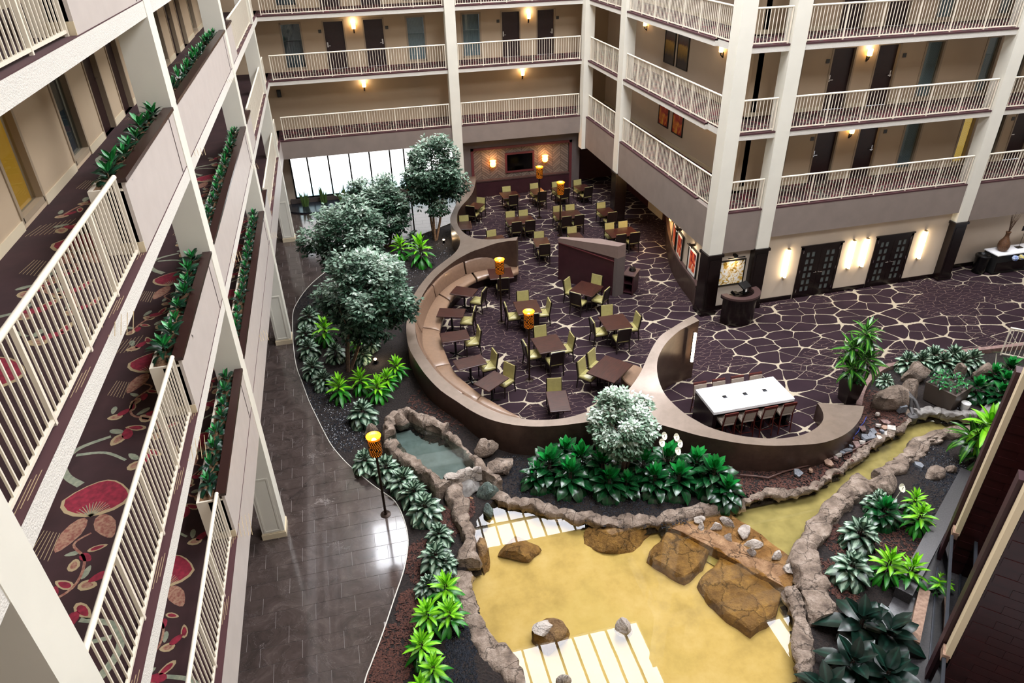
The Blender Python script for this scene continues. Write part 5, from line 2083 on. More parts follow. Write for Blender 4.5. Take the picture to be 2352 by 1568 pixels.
t = thing('waste_bin', 'round black waste bin with open rim beside the console table', 'waste bin', (p.x + .0, p.y + .27, 0))
m = MB()
m.lathe([(.24, 0), (.27, .66), (.27, .70)], 22)
m.build('body', 'black', t, True)
m = MB()
for k in range(28):
    a0, a1 = 2 * pi * k / 28, 2 * pi * (k + 1) / 28
    for r0, za, r1, zb in ((.29, .68, .29, .74), (.29, .74, .25, .76), (.25, .76, .16, .70)):
        m.add([(r0 * cos(a0), r0 * sin(a0), za), (r0 * cos(a1), r0 * sin(a1), za), (r1 * cos(a1), r1 * sin(a1), zb), (r1 * cos(a0), r1 * sin(a0), zb)], [(0, 1, 2, 3)])
m.build('rim', 'black', t, True)

# small black loudspeaker on the blank second-floor back wall
bx_ = AY(641, 214, WB)
m = MB()
m.box(-.09, -.12, -.16, .09, 0, .16)
sp_ = thing('wall_speaker', 'small black speaker on the second-floor back wall by the planter corner', 'speaker', (bx_.x, WB, bx_.z))
m.build('case', 'black_matte', sp_)
m = MB()
m.box(-.075, -.127, -.145, .075, -.12, .145)
m.build('grille', 'black', sp_)

# ------------------------------------------------------------------ water bodies
def r4(*pts):
    return [(1050 + x * .34014, 1100 + y * .34014) for x, y in pts]


def rA(*pts):
    return [(750 + x * .2551, 900 + y * .2551) for x, y in pts]


def rR(*pts):
    return [(1800 + x * .2551, 700 + y * .2551) for x, y in pts]


def rS(*pts):
    return [(1800 + x * .3303, 1050 + y * .3303) for x, y in pts]


POND = ccw(gp([(1131, 1161), (1169, 1156), (1223, 1159), (1288, 1178), (1356, 1195), (1420, 1207), (1516, 1207), (1540, 1212), (1600, 1240), (1680, 1285), (1760, 1335), (1795, 1352), (1808, 1389), (1822, 1426), (1829, 1474), (1834, 1522), (1829, 1568), (1800, 1680), (1500, 1720), (1300, 1690), (1240, 1620), (1213, 1568), (1196, 1532), (1169, 1501), (1138, 1474), (1111, 1433), (1094, 1389), (1077, 1345), (1080, 1311), (1106, 1290), (1118, 1263), (1106, 1212)]))
STREAM = ccw(gp([(1536, 1205), (1600, 1195), (1660, 1180), (1704, 1155), (1744, 1140), (1797, 1134), (1851, 1125), (1883, 1108), (1925, 1083), (1958, 1057), (1994, 1029), (2042, 998), (2080, 980), (2086, 963), (2101, 955), (2142, 950), (2182, 957), (2233, 957), (2285, 945), (2330, 930), (2420, 905), (2420, 950), (2310, 975), (2285, 978), (2182, 988), (2119, 1006), (2088, 1039), (2042, 1067), (1999, 1100), (1972, 1116), (1925, 1152), (1883, 1192), (1856, 1225), (1834, 1258), (1820, 1330), (1795, 1352), (1680, 1285), (1600, 1240)]))
BZ = .42
BASIN = ccw(gp(rA((620, 330), (740, 300), (850, 360), (1060, 430), (1200, 530), (1370, 665), (1060, 770), (1000, 720), (920, 650), (800, 590), (700, 490), (600, 410)), BZ))
WZ = -.07


def pool(poly, name, zw, zb, mat_bed, mat_water, label, grow=.25):
    c = (sum(p[0] for p in poly) / len(poly), sum(p[1] for p in poly) / len(poly))
    big = []
    n = len(poly)
    for i, p in enumerate(poly):
        a, b = poly[i - 1], poly[(i + 1) % n]
        dx, dy = b[0] - a[0], b[1] - a[1]
        d = hypot(dx, dy)
        big.append((p[0] + dy / d * grow, p[1] - dx / d * grow))
    m = MB()
    m.prism(big, zb - .1, zb)
    bed = struct(name + '_bed', m, mat_bed, label + ' bottom')
    bed['kind'] = 'structure'
    m = MB()
    m.prism(big, 0, zw, top_only=True)
    tri = m.mesh(name, mat_water)
    bm = bmesh.new()
    bm.from_mesh(tri)
    bmesh.ops.triangulate(bm, faces=bm.faces[:])
    bm.to_mesh(tri)
    bm.free()
    o = link(name, tri)
    o['kind'] = 'structure'
    o['label'] = label
    return o


pool(POND, 'pond_water', WZ, -.38, 'pond_bed', 'water', 'clear shallow pond over a golden bed')
pool(STREAM, 'stream_water', WZ - .003, -.34, 'stream_bed', 'water', 'clear stream feeding the pond', .12)
pool(BASIN, 'basin_water', BZ, BZ - .28, 'basin_bed', 'water_grey', 'grey-green water of the raised basin', .15)

# ------------------------------------------------------------------ planting bed ground
MOUNDS = [(G(945, 850), .9, .28), (G(1000, 960), .9, .25), (G(960, 800), .8, .25), (G(1060, 1000), .7, .2), (G(900, 720), 1.2, .15), (G(920, 640), 1.5, .12), (G(2150, 1150), 1.0, .12)]


def bed_z(x, y):
    z = -.03 + noise.noise(Vector((x * 1.7, y * 1.7, 3.1))) * .02
    for c, s, h in MOUNDS:
        d2 = (x - c.x) ** 2 + (y - c.y) ** 2
        if d2 < 9 * s * s:
            z += h * math.exp(-d2 / (2 * s * s))
    return z


mb = MB()
GX0, GX1, GY0, GY1, GS = -3.2, 22.5, 4.5, 35.2, .15
idx = {}
nxg, nyg = int((GX1 - GX0) / GS), int((GY1 - GY0) / GS)
cells = []
for j in range(nyg):
    y = GY0 + (j + .5) * GS
    for i in range(nxg):
        x = GX0 + (i + .5) * GS
        if pt_in(POND, x, y) or pt_in(STREAM, x, y) or pt_in(BASIN, x, y):
            continue
        inn = True
        # drop cells well inside the walkway or carpet
        if all(pt_in(WALKWAY, x + dx, y + dy) for dx in (-.3, .3) for dy in (-.3, .3)) or all(pt_in(CARPET, x + dx, y + dy) for dx in (-.3, .3) for dy in (-.3, .3)):
            continue
        cells.append((i, j))


def gv(i, j):
    k = (i, j)
    if k not in idx:
        idx[k] = len(mb.v)
        x, y = GX0 + i * GS, GY0 + j * GS
        wet = any(pt_in(W_, x + dx, y + dy) for W_ in (POND, STREAM) for dx, dy in ((.16, 0), (-.16, 0), (0, .16), (0, -.16), (.11, .11), (-.11, .11), (.11, -.11), (-.11, -.11)))
        mb.v.append((x, y, -.28 if wet else bed_z(x, y)))
    return idx[k]


for i, j in cells:
    mb.f.append((gv(i, j), gv(i + 1, j), gv(i + 1, j + 1), gv(i, j + 1)))
    mb.mi.append(0)
o = mb.build('planting_bed', 'soil', None, 'all')
tag(o, 'dark planting soil around the pond and divider wall', kind='structure')
CELLSET = set(cells)


def in_bed(x, y):
    return (int((x - GX0) / GS), int((y - GY0) / GS)) in CELLSET and not pt_in(WALKWAY, x, y) and not pt_in(CARPET, x, y)


# pebbles and bark chips scattered on it
def scatter(name, label, zones, count, mat, make):
    m = MB()
    tot = sum(z[3] for z in zones)
    for x, y, r, w in zones:
        c = G(x, y)
        rr = r / PXM(c)
        for _ in range(int(count * w / tot)):
            a, q = rnd.uniform(0, 2 * pi), rr * math.sqrt(rnd.random())
            px, py = c.x + cos(a) * q, c.y + sin(a) * q * 1.6
            if in_bed(px, py):
                make(m, px, py, bed_z(px, py))
    tag(m.build(name, mat), label, kind='stuff')


def pebble(m, x, y, z):
    s = rnd.uniform(.018, .034)
    a = rnd.uniform(0, pi)
    ca, sa = cos(a) * s, sin(a) * s
    h = s * .55
    z += h * .3
    m.add([(x + ca, y + sa, z), (x - sa * .7, y + ca * .7, z), (x - ca, y - sa, z), (x + sa * .7, y - ca * .7, z), (x, y, z + h), (x, y, z - h)], [(0, 1, 4), (1, 2, 4), (2, 3, 4), (3, 0, 4), (1, 0, 5), (2, 1, 5), (3, 2, 5), (0, 3, 5)])


def chip(m, x, y, z):
    s = rnd.uniform(.02, .05)
    a = rnd.uniform(0, pi)
    b = rnd.uniform(-.5, .5)
    u = Vector((cos(a), sin(a), b * .5)) * s
    v = Vector((-sin(a), cos(a), rnd.uniform(-.4, .4))) * s * .4
    c = Vector((x, y, z + .015))
    m.add([c - u - v, c + u - v, c + u + v, c - u + v], [(0, 1, 2, 3)])


scatter('pebbles', 'glossy black pebbles spread over the planting beds', [(1190, 1100, 55, 1.2), (1250, 1135, 60, 1.0), (1340, 1145, 60, 1.0), (1430, 1150, 60, 1.0), (1510, 1150, 60, .8), (2130, 1060, 75, 1.4), (2190, 1100, 60, 1.0), (2180, 1170, 60, .8), (760, 960, 55, .8), (800, 990, 45, .7), (730, 900, 40, .5), (1060, 1460, 40, 1.0), (1050, 1540, 45, 1.0), (1075, 1400, 30, .5), (700, 690, 30, .3), (1010, 560, 60, .5), (960, 630, 60, .5), (2190, 930, 40, .4), (1890, 1400, 30, .4)], 13000, 'pebble', pebble)
scatter('mulch', 'reddish bark mulch scattered over the planting beds', [(975, 1290, 45, 1), (950, 1400, 40, 1), (900, 1500, 50, 1), (870, 1560, 50, 1), (1020, 1200, 35, .8), (1060, 1160, 30, .5), (1750, 1115, 55, 1.2), (1830, 1100, 50, 1.2), (1900, 1070, 45, 1), (1960, 1030, 45, 1), (2010, 960, 45, 1), (2030, 930, 40, .8), (1930, 1240, 40, .6), (1920, 1330, 40, .6), (1000, 960, 70, .8), (2060, 1250, 60, .7)], 9000, 'mulch', chip)

# ------------------------------------------------------------------ rocks
ORD = ['first', 'second', 'third', 'fourth', 'fifth', 'sixth', 'seventh', 'eighth', 'ninth', 'tenth', 'eleventh', 'twelfth', 'thirteenth', 'fourteenth', 'fifteenth', 'sixteenth', 'seventeenth', 'eighteenth', 'nineteenth', 'twentieth', 'twenty-first', 'twenty-second']


def rock_mesh(name, mat, seed, facet=.35, sub=3):
    bm = bmesh.new()
    bmesh.ops.create_icosphere(bm, subdivisions=sub, radius=1)
    rr = random.Random(seed)
    planes = [(Vector((rr.uniform(-1, 1), rr.uniform(-1, 1), rr.uniform(-1, 1))).normalized(), rr.uniform(.5, .8)) for _ in range(12)]
    off = Vector((seed * 7.3, seed * 3.1, seed * 1.7))
    for v in bm.verts:
        p = v.co.copy()
        for nrm, d in planes:
            e = p.dot(nrm) - d
            if e > 0:
                p -= nrm * e * .85
        p *= 1 + noise.noise(p * 1.6 + off) * .18 + noise.noise(p * 4.5 + off) * .07 - abs(noise.noise(p * 2.6 - off)) * .12
        v.co = p
    me = bpy.data.meshes.new(name)
    bm.to_mesh(me)
    bm.free()
    me.materials.append(MATS[mat])
    me.polygons.foreach_set('use_smooth', [True] * len(me.polygons))
    me.set_sharp_from_angle(angle=radians(30))
    return me


RK = {}


def rock(x, y, w, h, label, mat='rock_tan', z=0.0, hz=.5, rot=0.0, seed=1, name='boulder', group=None):
    """rock seen at pixel centre x, y, w and h pixels across; hz: height in metres"""
    key = (mat, seed)
    if key not in RK:
        RK[key] = rock_mesh(name, mat, seed)
    p = G(x, y, z + hz * .35)
    k = PXM(p)
    o = link(name, RK[key], None, (p.x, p.y, z + hz * .30), rot)
    o.scale = (w / k / 1.75, max(h / k / 1.75, .55 * w / k / 1.75), hz * .75)
    return tag(o, label, 'rock', group)


def curb(px, name, label, width=.22, height=.2, zb=-.12, mat='rock_tan', seg=.75, group=None, z=0.0, lump=.35):
    """a run of artificial rock along a path: separate moulded lengths with cracks between"""
    path = smooth_curve([tuple(G(x, y, z)) for x, y in px], 8)
    # resample by length
    pts = [Vector(path[0])]
    acc = [0.0]
    for q in path[1:]:
        v = Vector(q)
        acc.append(acc[-1] + (v - pts[-1]).length)
        pts.append(v)
    tot = acc[-1]

    def at(s):
        s = min(max(s, 0), tot)
        for i in range(len(acc) - 1):
            if acc[i] <= s <= acc[i + 1]:
                f = (s - acc[i]) / max(acc[i + 1] - acc[i], 1e-6)
                return pts[i].lerp(pts[i + 1], f)
        return pts[-1]
    ns = max(1, round(tot / seg))
    cuts = [0.0] + [tot * (k + rnd.uniform(-.22, .22)) / ns for k in range(1, ns)] + [tot]
    out = []
    off = Vector((rnd.uniform(0, 50), rnd.uniform(0, 50), 0))
    for k in range(ns):
        s0, s1 = cuts[k] + .004, cuts[k + 1] - .004
        m = MB()
        NL, NC = max(6, int((s1 - s0) / .055)), 17
        vs, fs = [], []
        for i in range(NL):
            s = s0 + (s1 - s0) * i / (NL - 1)
            c, c2 = at(s - .08), at(s + .08)
            d = (c2 - c)
            d = d.normalized() if d.length > 1e-5 else Vector((1, 0, 0))
            nrm = Vector((-d.y, d.x, 0))
            mid = at(s)
            wv = width * (1 + lump * 1.1 * noise.noise(Vector((s * 1.1, 0, 0)) + off))
            hv = height * (1 + lump * 1.1 * noise.noise(Vector((s * 1.3, 7, 0)) + off))
            e = 1 - (abs(i / (NL - 1) - .5) * 2) ** 10 * .10
            for j in range(NC):
                t = pi * j / (NC - 1)
                cu, cv = cos(t), sin(t)
                cu = math.copysign(abs(cu) ** .62, cu)
                p = Vector((mid.x, mid.y, 0)) + nrm * cu * wv * e + Vector((0, 0, zb + (hv * e - zb) * abs(cv) ** .32 + z))
                nv = Vector((p.x, p.y, p.z)) + off
                r1 = noise.noise(nv * 2.4)
                vd = noise.voronoi(nv * 2.1)[0]
                r2 = 1.0 - min(1.0, (vd[1] - vd[0]) * 3.5)
                r2 = r2 * r2 * .8 + abs(noise.noise(nv * 5)) * .5
                p += nrm * (r1 * .11 - r2 * .08) + Vector((0, 0, noise.noise(nv * 2.0 + Vector((9, 9, 9))) * .08 - r2 * .06 + noise.noise(nv * 11) * .02))
                vs.append(p)
        for i in range(NL - 1):
            for j in range(NC - 1):
                fs.append((i * NC + j, i * NC + j + 1, i * NC + NC + j + 1, i * NC + NC + j))
        fs.append(tuple(range(NC)))
        fs.append(tuple(reversed([(NL - 1) * NC + j for j in range(NC)])))
        m.add(vs, fs)
        o = m.build(name, mat, None, 'all')
        o.data.set_sharp_from_angle(angle=radians(28))
        tag(o, label if ns == 1 else '%s, %s along its run' % (label, ORD[k]), 'rock', group or label)
        out.append(o)
    return out


curb(rA((1390, 800), (1500, 900), (1610, 960)) + r4((500, 165), (640, 200), (800, 235), (920, 255), (1080, 275), (1240, 280), (1360, 270), (1480, 230), (1640, 200), (1780, 180)) + [(1704, 1150)], 'curb_rock', 'moulded tan rock in the curb between pebbles and pond', .15, .10)
curb([(1704, 1150), (1744, 1134), (1797, 1128), (1851, 1119), (1883, 1102), (1925, 1077), (1958, 1051), (1994, 1024), (2042, 993), (2075, 975), (2082, 955), (2062, 925), (2045, 930)], 'curb_rock', 'low pale rock in the mulch bank of the stream', .10, .06, mat='rock_tan')
curb([(2100, 948), (2142, 943), (2182, 950), (2233, 950), (2285, 938), (2335, 922), (2420, 900)], 'curb_rock', 'grey moulded rock along the upper bank of the stream', .15, .14, mat='waterfall_stone')
curb([(2420, 958), (2310, 985), (2250, 992), (2182, 1000), (2122, 1020), (2095, 1050), (2060, 1078), (2015, 1100)], 'curb_rock', 'tan rock around the pebble island at the stream', .20, .22)
curb([(1990, 1115), (1945, 1150), (1900, 1195), (1872, 1235), (1850, 1270), (1848, 1310)], 'curb_rock', 'broad tan rock slab lining the stream below the island', .27, .26, seg=1.0)
curb([(1850, 1300), (1862, 1340), (1875, 1390), (1900, 1430)], 'curb_rock', 'heavy tan rock between pond and philodendrons', .30, .36, seg=.9)
curb([(1815, 1355), (1832, 1395), (1843, 1440), (1848, 1500), (1850, 1560), (1835, 1640)], 'curb_rock', 'pale rock rim along the far side of the pond', .16, .2, mat='rock_tan')
curb([(1035, 1108), (1050, 1150), (1062, 1185), (1075, 1220), (1080, 1262), (1080, 1300)], 'curb_rock', 'heavy tan rock between basin cascade and pond', .20, .28, seg=.8)
curb([(1070, 1310), (1066, 1345), (1080, 1395), (1100, 1445), (1128, 1488), (1160, 1515), (1185, 1548), (1205, 1590), (1220, 1640)], 'curb_rock', 'broad grey-brown rock rim at the walkway side of the pond', .22, .05, mat='rock_tan', seg=1.1)
# raised basin
curb(rA((560, 400), (540, 330), (560, 270), (620, 215), (720, 190), (800, 220), (880, 270), (1000, 310), (1090, 330)), 'basin_rock', 'tall tan rock of the basin rim on the divider side', .17, .24, zb=-.45, z=BZ, seg=.8)
curb(rA((1100, 390), (1180, 460), (1280, 560), (1380, 660), (1460, 720), (1560, 800)), 'basin_rock', 'pale rock of the basin rim leading to the cascade', .10, .12, zb=-.45, z=BZ - .05, seg=.7)
curb(rA((560, 430), (620, 490), (690, 560), (770, 620), (860, 680), (940, 740), (1010, 800), (1060, 850)), 'basin_rock', 'smooth tan rock of the basin rim on the walkway side', .19, .12, zb=-.45, z=BZ - .05, seg=.8)
curb(rA((1060, 790), (1180, 740), (1290, 700), (1390, 680)), 'cascade_lip', 'grey stone lip at the outflow of the raised basin', .085, .10, zb=-.3, z=BZ, mat='rock_pale', seg=3, lump=.15)
rock(*rA((1275, 870))[0], 78, 44, 'flat grey cascade stone below the basin lip', 'waterfall_stone', z=-.1, hz=.36, seed=3)
rock(*rA((1460, 900))[0], 52, 42, 'mossy blue-green boulder in the cascade', 'rock_green', z=-.1, hz=.55, seed=4)
rock(*rA((1465, 1070))[0], 24, 34, 'small blue-green rock at the foot of the cascade', 'rock_green', z=-.1, hz=.35, seed=5)
rock(*rA((1290, 990))[0], 70, 40, 'wet ochre rock under the cascade', 'rock_ochre', z=-.3, hz=.3, seed=6)
rock(*rA((1420, 520))[0], 60, 36, 'tan boulder behind the basin outflow', 'rock_tan', z=.1, hz=.5, seed=7)
rock(*rA((1560, 660))[0], 66, 48, 'flat tan slab between basin and pebbles', 'rock_tan', z=.05, hz=.3, seed=8)
rock(*rA((400, 345))[0], 30, 22, 'small tan rock at the walkway end of the basin', 'rock_tan', z=.1, hz=.4, seed=9)
rock(*rA((670, 265))[0], 36, 30, 'pale boulder inside the head of the raised basin', 'rock_tan', z=.3, hz=.45, seed=10)
# rocks in the pond
rock(1186, 1262, 92, 74, 'brown triangular boulder under water by the cascade', 'rock_wet', z=-.42, hz=.42, seed=11)
rock(1257, 1452, 90, 84, 'brown boulder breaking the pond surface near the walkway', 'rock_wet', z=-.42, hz=.62, seed=12)
rock(1250, 1440, 52, 44, 'pale dry top of the boulder breaking the pond surface', 'rock_pale', z=-.05, hz=.16, seed=13, name='rock_top')
rock(1429, 1438, 46, 42, 'round pale stone rising from the middle of the pond', 'rock_pale', z=-.25, hz=.45, seed=14)
rock(1298, 1568, 40, 30, 'pale stone at the bottom edge of the pond', 'rock_pale', z=-.25, hz=.4, seed=15)
rock(1105, 1270, 36, 90, 'brown wet rock against the pond wall', 'rock_wet', z=-.4, hz=.5, seed=16)
rock(1420, 1222, 170, 44, 'long brown submerged rock under the curb', 'rock_wet', z=-.42, hz=.42, seed=17)


def slab(px, z0, z1, label, mat, name='stone_slab'):
    poly = ccw([tuple(G(x, y, z1))[:2] for x, y in px])
    P = []
    for i in range(len(poly)):
        a, b = poly[i], poly[(i + 1) % len(poly)]
        for k in range(5):
            t = k / 5
            x, y = a[0] + (b[0] - a[0]) * t, a[1] + (b[1] - a[1]) * t
            P.append((x + noise.noise(Vector((x * 4, y * 4, 1))) * .05, y + noise.noise(Vector((x * 4, y * 4, 7))) * .05))
    c = (sum(p[0] for p in P) / len(P), sum(p[1] for p in P) / len(P))
    m = MB()
    vs = []
    rings = [(1.06, z0), (1.03, z1 - .07), (.95, z1 - .015), (.7, z1), (.35, z1 + .01)]
    for s, z in rings:
        for p in P:
            x, y = c[0] + (p[0] - c[0]) * s, c[1] + (p[1] - c[1]) * s
            vs.append((x, y, z + noise.noise(Vector((x * 2.5, y * 2.5, 4))) * .04 * (z > z0)))
    vs.append((c[0], c[1], z1))
    n = len(P)
    fs = []
    for k in range(len(rings) - 1):
        for i in range(n):
            fs.append((k * n + i, k * n + (i + 1) % n, k * n + n + (i + 1) % n, k * n + n + i))
    k = len(rings) - 1
    for i in range(n):
        fs.append((k * n + i, k * n + (i + 1) % n, len(vs) - 1))
    m.add(vs, fs)
    o = m.build(name, mat, None, 'all')
    o.data.set_sharp_from_angle(angle=radians(35))
    return tag(o, label, 'rock')


slab(r4((1290, 510), (1420, 345), (1560, 390), (1700, 470), (1660, 560), (1545, 655), (1440, 610)), -.4, -.10, 'flat brown stone slab just under the pond surface, smaller one', 'rock_wet')
slab(r4((1640, 680), (1780, 520), (1960, 600), (2190, 760), (2150, 900), (1990, 1000), (1860, 920), (1720, 800)), -.4, -.10, 'flat brown stone slab just under the pond surface, larger one', 'rock_wet')
slab(r4((1430, 300), (1560, 235), (1780, 200), (1960, 300), (2130, 420), (2300, 560), (2290, 640), (2100, 560), (1800, 420), (1600, 330)), -.4, -.11, 'wet ochre rock shelf under the stones of the weir', 'rock_ochre', 'weir_shelf')
slab(r4((1440, 320), (1500, 270), (1700, 330), (1900, 430), (2100, 560), (2290, 620), (2230, 740), (2000, 620), (1800, 500), (1600, 400)), -.4, -.06, 'long ochre weir ledge between stream and pond', 'rock_ochre', 'weir_ledge')
for i, (x, y, w, h) in enumerate(((1640, 275, 80, 50), (1650, 320, 70, 40), (1825, 285, 110, 55), (1745, 325, 80, 50), (1935, 355, 130, 50), (1830, 395, 60, 40), (2000, 435, 130, 70), (2160, 510, 100, 60), (2235, 610, 70, 60), (1990, 490, 60, 60))):
    x, y = r4((x, y))[0]
    rock(x, y, w * .34, h * .34, 'pale quartz stone on the ochre weir between stream and pond', 'rock_pale', z=-.12, hz=.22, rot=i, seed=20 + i % 4, name='weir_stone', group='pale stones on the weir')
# boulders beside the stream
rock(*rR((960, 835))[0], 88, 62, 'large tan boulder with a blue stain at the head of the stream', 'rock_tan', z=0, hz=.75, seed=30)
rock(*rR((1130, 772))[0], 46, 40, 'round tan boulder leaning on the blue-stained one', 'rock_tan', z=0, hz=.65, seed=31)
rock(*rR((1200, 625))[0], 64, 44, 'pinkish boulder between potted corn plant and square planter', 'rock_tan', z=0, hz=.6, seed=32)
rock(*rR((1580, 590))[0], 30, 24, 'pinkish boulder peeping out behind the square planter', 'rock_tan', z=0.1, hz=.6, seed=33)
rock(*rR((1830, 605))[0], 56, 40, 'pinkish boulder in the dark greenery beside the square planter', 'rock_tan', z=.05, hz=.6, seed=34)
rock(*rR((850, 990))[0], 14, 11, 'small pale stone on mulch by the divider end', 'rock_pale', hz=.16, seed=35)
rock(*rR((1355, 1515))[0], 50, 34, 'smooth brown boulder on the pebble island', 'rock_tan', hz=.38, seed=36)
rock(*rR((1510, 1482))[0], 28, 20, 'small angular tan rock on the pebble island', 'rock_tan', hz=.25, seed=37)
rock(2031, 1112, 82, 74, 'big rough tan boulder at the corner of the pebble island', 'rock_tan', z=0, hz=.62, seed=38)
rock(2315, 990, 40, 40, 'tan rock beside the corn plant at the lift wall', 'rock_tan', z=0, hz=.4, seed=39)


def flag(x, y, w, h, mat, rot, label, i):
    """angular flat stone chip"""
    p = G(x, y, .06)
    k = PXM(p)
    rr = random.Random(i * 13 + 5)
    n = rr.choice((4, 5, 5, 6))
    pts = [(cos(2 * pi * q / n + rr.uniform(-.25, .25)) * rr.uniform(.75, 1.1), sin(2 * pi * q / n + rr.uniform(-.25, .25)) * rr.uniform(.75, 1.1)) for q in range(n)]
    m = MB()
    m.prism([(a * w / k / 2, b * h / k / 2 * 1.4) for a, b in pts], -.03, .035)
    o = m.build('flagstone', mat)
    o.location = (p.x, p.y, .06)
    o.rotation_euler = (rr.uniform(-.35, .35), rr.uniform(-.35, .35), rot)
    tag(o, label, 'stone', 'loose flagstones beside the divider end')


fl = [(920, 1055, 100, 40, 'slate_pink'), (850, 1085, 60, 35, 'slate_pale'), (715, 1118, 90, 60, 'slate_pink'), (905, 1105, 60, 40, 'slate_tan'), (970, 1110, 100, 60, 'slate_pale'), (805, 1140, 80, 60, 'slate_grey'), (885, 1140, 60, 35, 'slate_grey'), (730, 1190, 140, 70, 'slate_grey'), (790, 1180, 100, 60, 'slate_grey'), (855, 1165, 50, 30, 'slate_tan'), (920, 1160, 70, 40, 'slate_pale'), (860, 1195, 60, 35, 'slate_pale'), (710, 1235, 70, 50, 'slate_pale'), (655, 1255, 90, 60, 'slate_pink'), (575, 1310, 60, 75, 'slate_grey'), (605, 1275, 40, 35, 'slate_grey'), (525, 1330, 45, 40, 'slate_grey'), (490, 1350, 70, 50, 'slate_pale'), (425, 1365, 45, 25, 'slate_pink'), (465, 1380, 60, 40, 'slate_pink'), (405, 1420, 70, 90, 'slate_tan'), (125, 1510, 100, 70, 'slate_grey'), (245, 1490, 90, 30, 'slate_tan'), (1220, 1440, 100, 60, 'slate_grey')]
for i, (x, y, w, h, mt) in enumerate(fl):
    x, y = rR((x, y))[0]
    cn = {'slate_pink': 'pinkish', 'slate_pale': 'pale', 'slate_tan': 'tan', 'slate_grey': 'grey'}[mt]
    lab = 'angular %s flagstone lying loose on mulch beside the divider end' % cn if i < 23 else 'grey flat stone lying on the pebble island'
    flag(x, y, w * .2551, h * .2551, mt, rnd.uniform(0, 3), lab, i)
# drip pipe, pump and cord
m = MB()
m.tube([tuple(G(x, y, .05)) for x, y in ((1700, 1090), (1735, 1093), (1765, 1097), (1800, 1083), (1850, 1070), (1893, 1058), (1950, 1038), (2000, 1012))], .022, 7)
tag(m.build('irrigation_pipe', 'pipe', None, True), 'thin brown irrigation pipe along the foot of the divider', 'pipe')
m = MB()
m.tube([tuple(G(x, y, .06)) for x, y in ((1990, 957), (1984, 970), (1975, 980), (1972, 990), (1962, 1000), (1960, 1008))], .012, 6)
tag(m.build('blue_cord', 'cord_blue', None), 'blue string lying on the mulch at the divider end', 'cord')
p = G(2096, 955, 0)
t = thing('pump', 'dark pond pump with angled pipes at the head of the stream', 'pump', (p.x, p.y, -.1))
m = MB()
m.lathe([(.14, -.1), (.15, .12), (.10, .16)], 14)
m.build('housing', 'pvc_grey', t, True)
m = MB()
m.tube([(0, 0, .14), (.12, .25, .2), (.14, .35, .45), (.02, .6, .55)], .05, 8)
m.build('pipe', 'pvc_grey', t, True)
m = MB()
m.tube([(.3, .0, .05), (.28, .3, .35), (.2, .6, .5)], .05, 8)
m.build('pipe', 'pvc_grey', t, True)
m = MB()
m.box(-.32, .18, .12, -.08, .36, .34)
m.build('junction_box', 'slate_grey', t)

# curb around the upper right bed
cp = smooth_curve([tuple(p) for p in CURB_R], 5)
struct('trim_4', strip_wall(cp, .10, -.06, -.1, .14), 'slate_pink', 'low brown curb between lobby carpet and planting bed')

# ------------------------------------------------------------------ plants
def leaf_mesh(name, mat, ln, wd, droop, fold=.25, segs=4):
    """blade along +x from the origin, drooping; uv across and along"""
    prof = {0: .36, 1: .95, 2: 1.0, 3: .70, 4: .03}
    vs, fs, uv = [], [], []
    for i in range(segs + 1):
        t = i / segs
        a = droop * t
        x = ln * (sin(a) / droop if abs(droop) > 1e-3 else t)
        z = -ln * ((1 - cos(a)) / droop if abs(droop) > 1e-3 else 0)
        w = wd * .5 * prof[i]
        for u, s in ((0, -1), (.5, 0), (1, 1)):
            vs.append((x, s * w, z + abs(s) * w * fold))
            uv.append((u, t))
    for i in range(segs):
        for j in range(2):
            a = i * 3 + j
            fs.append((a, a + 1, a + 4, a + 3))
    me = bpy.data.meshes.new(name)
    me.from_pydata(vs, [], fs)
    me.materials.append(MATS[mat])
    l = me.uv_layers.new(name='uv')
    for lp in me.loops:
        l.data[lp.index].uv = uv[lp.vertex_index]
    me.polygons.foreach_set('use_smooth', [True] * len(me.polygons))
    me.update()
    return me


LEAF = {}
for kind, specs in {
        'silver': (('leaf_silver', .33, .22),), 'lime': (('leaf_lime', .44, .12), ('leaf_green', .46, .12)),
        'lily': (('leaf_lily', .44, .25), ('leaf_lily_bright', .46, .23)), 'dark': (('leaf_dark', .80, .42),),
        'corn': (('leaf_corn', .40, .085),), 'planter': (('leaf_planter', .22, .10), ('leaf_planter_light', .20, .09))}.items():
    for k, (mt, l_, w_) in enumerate(specs):
        for d in (0, 1, 2):
            LEAF[kind, k, d] = leaf_mesh('leaf', mt, l_, w_, (.35, .9, 1.5)[d])


def leaf_matrix(az, el, s, pos, roll=0.0):
    return Matrix.Translation(pos) @ Matrix.Rotation(az, 4, 'Z') @ Matrix.Rotation(-el, 4, 'Y') @ Matrix.Rotation(roll, 4, 'X') @ Matrix.Diagonal((s, s, s, 1))


def rosette(kind, n, height, spread, el_top, el_bot, lo_size=1.0, variant=lambda t: 0):
    """list of (mesh key, matrix): inner leaves upright, outer ones drooping"""
    out = []
    g = rnd.uniform(0, 6.28)
    for i in range(n):
        t = (i + .5) / n                      # 0 top/inner, 1 bottom/outer
        az = g + i * 2.39996 + rnd.uniform(-.25, .25)
        el = radians(el_top + (el_bot - el_top) * t + rnd.uniform(-9, 9))
        s = (.72 + .38 * min(1, t * 1.6)) * rnd.uniform(.85, 1.12) * lo_size
        r = spread * t * .35
        pos = Vector((cos(az) * r, sin(az) * r, height * (1 - t * .85)))
        d = 0 if t < .3 else (1 if t < .7 else 2)
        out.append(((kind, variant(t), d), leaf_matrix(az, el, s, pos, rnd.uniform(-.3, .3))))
    return out


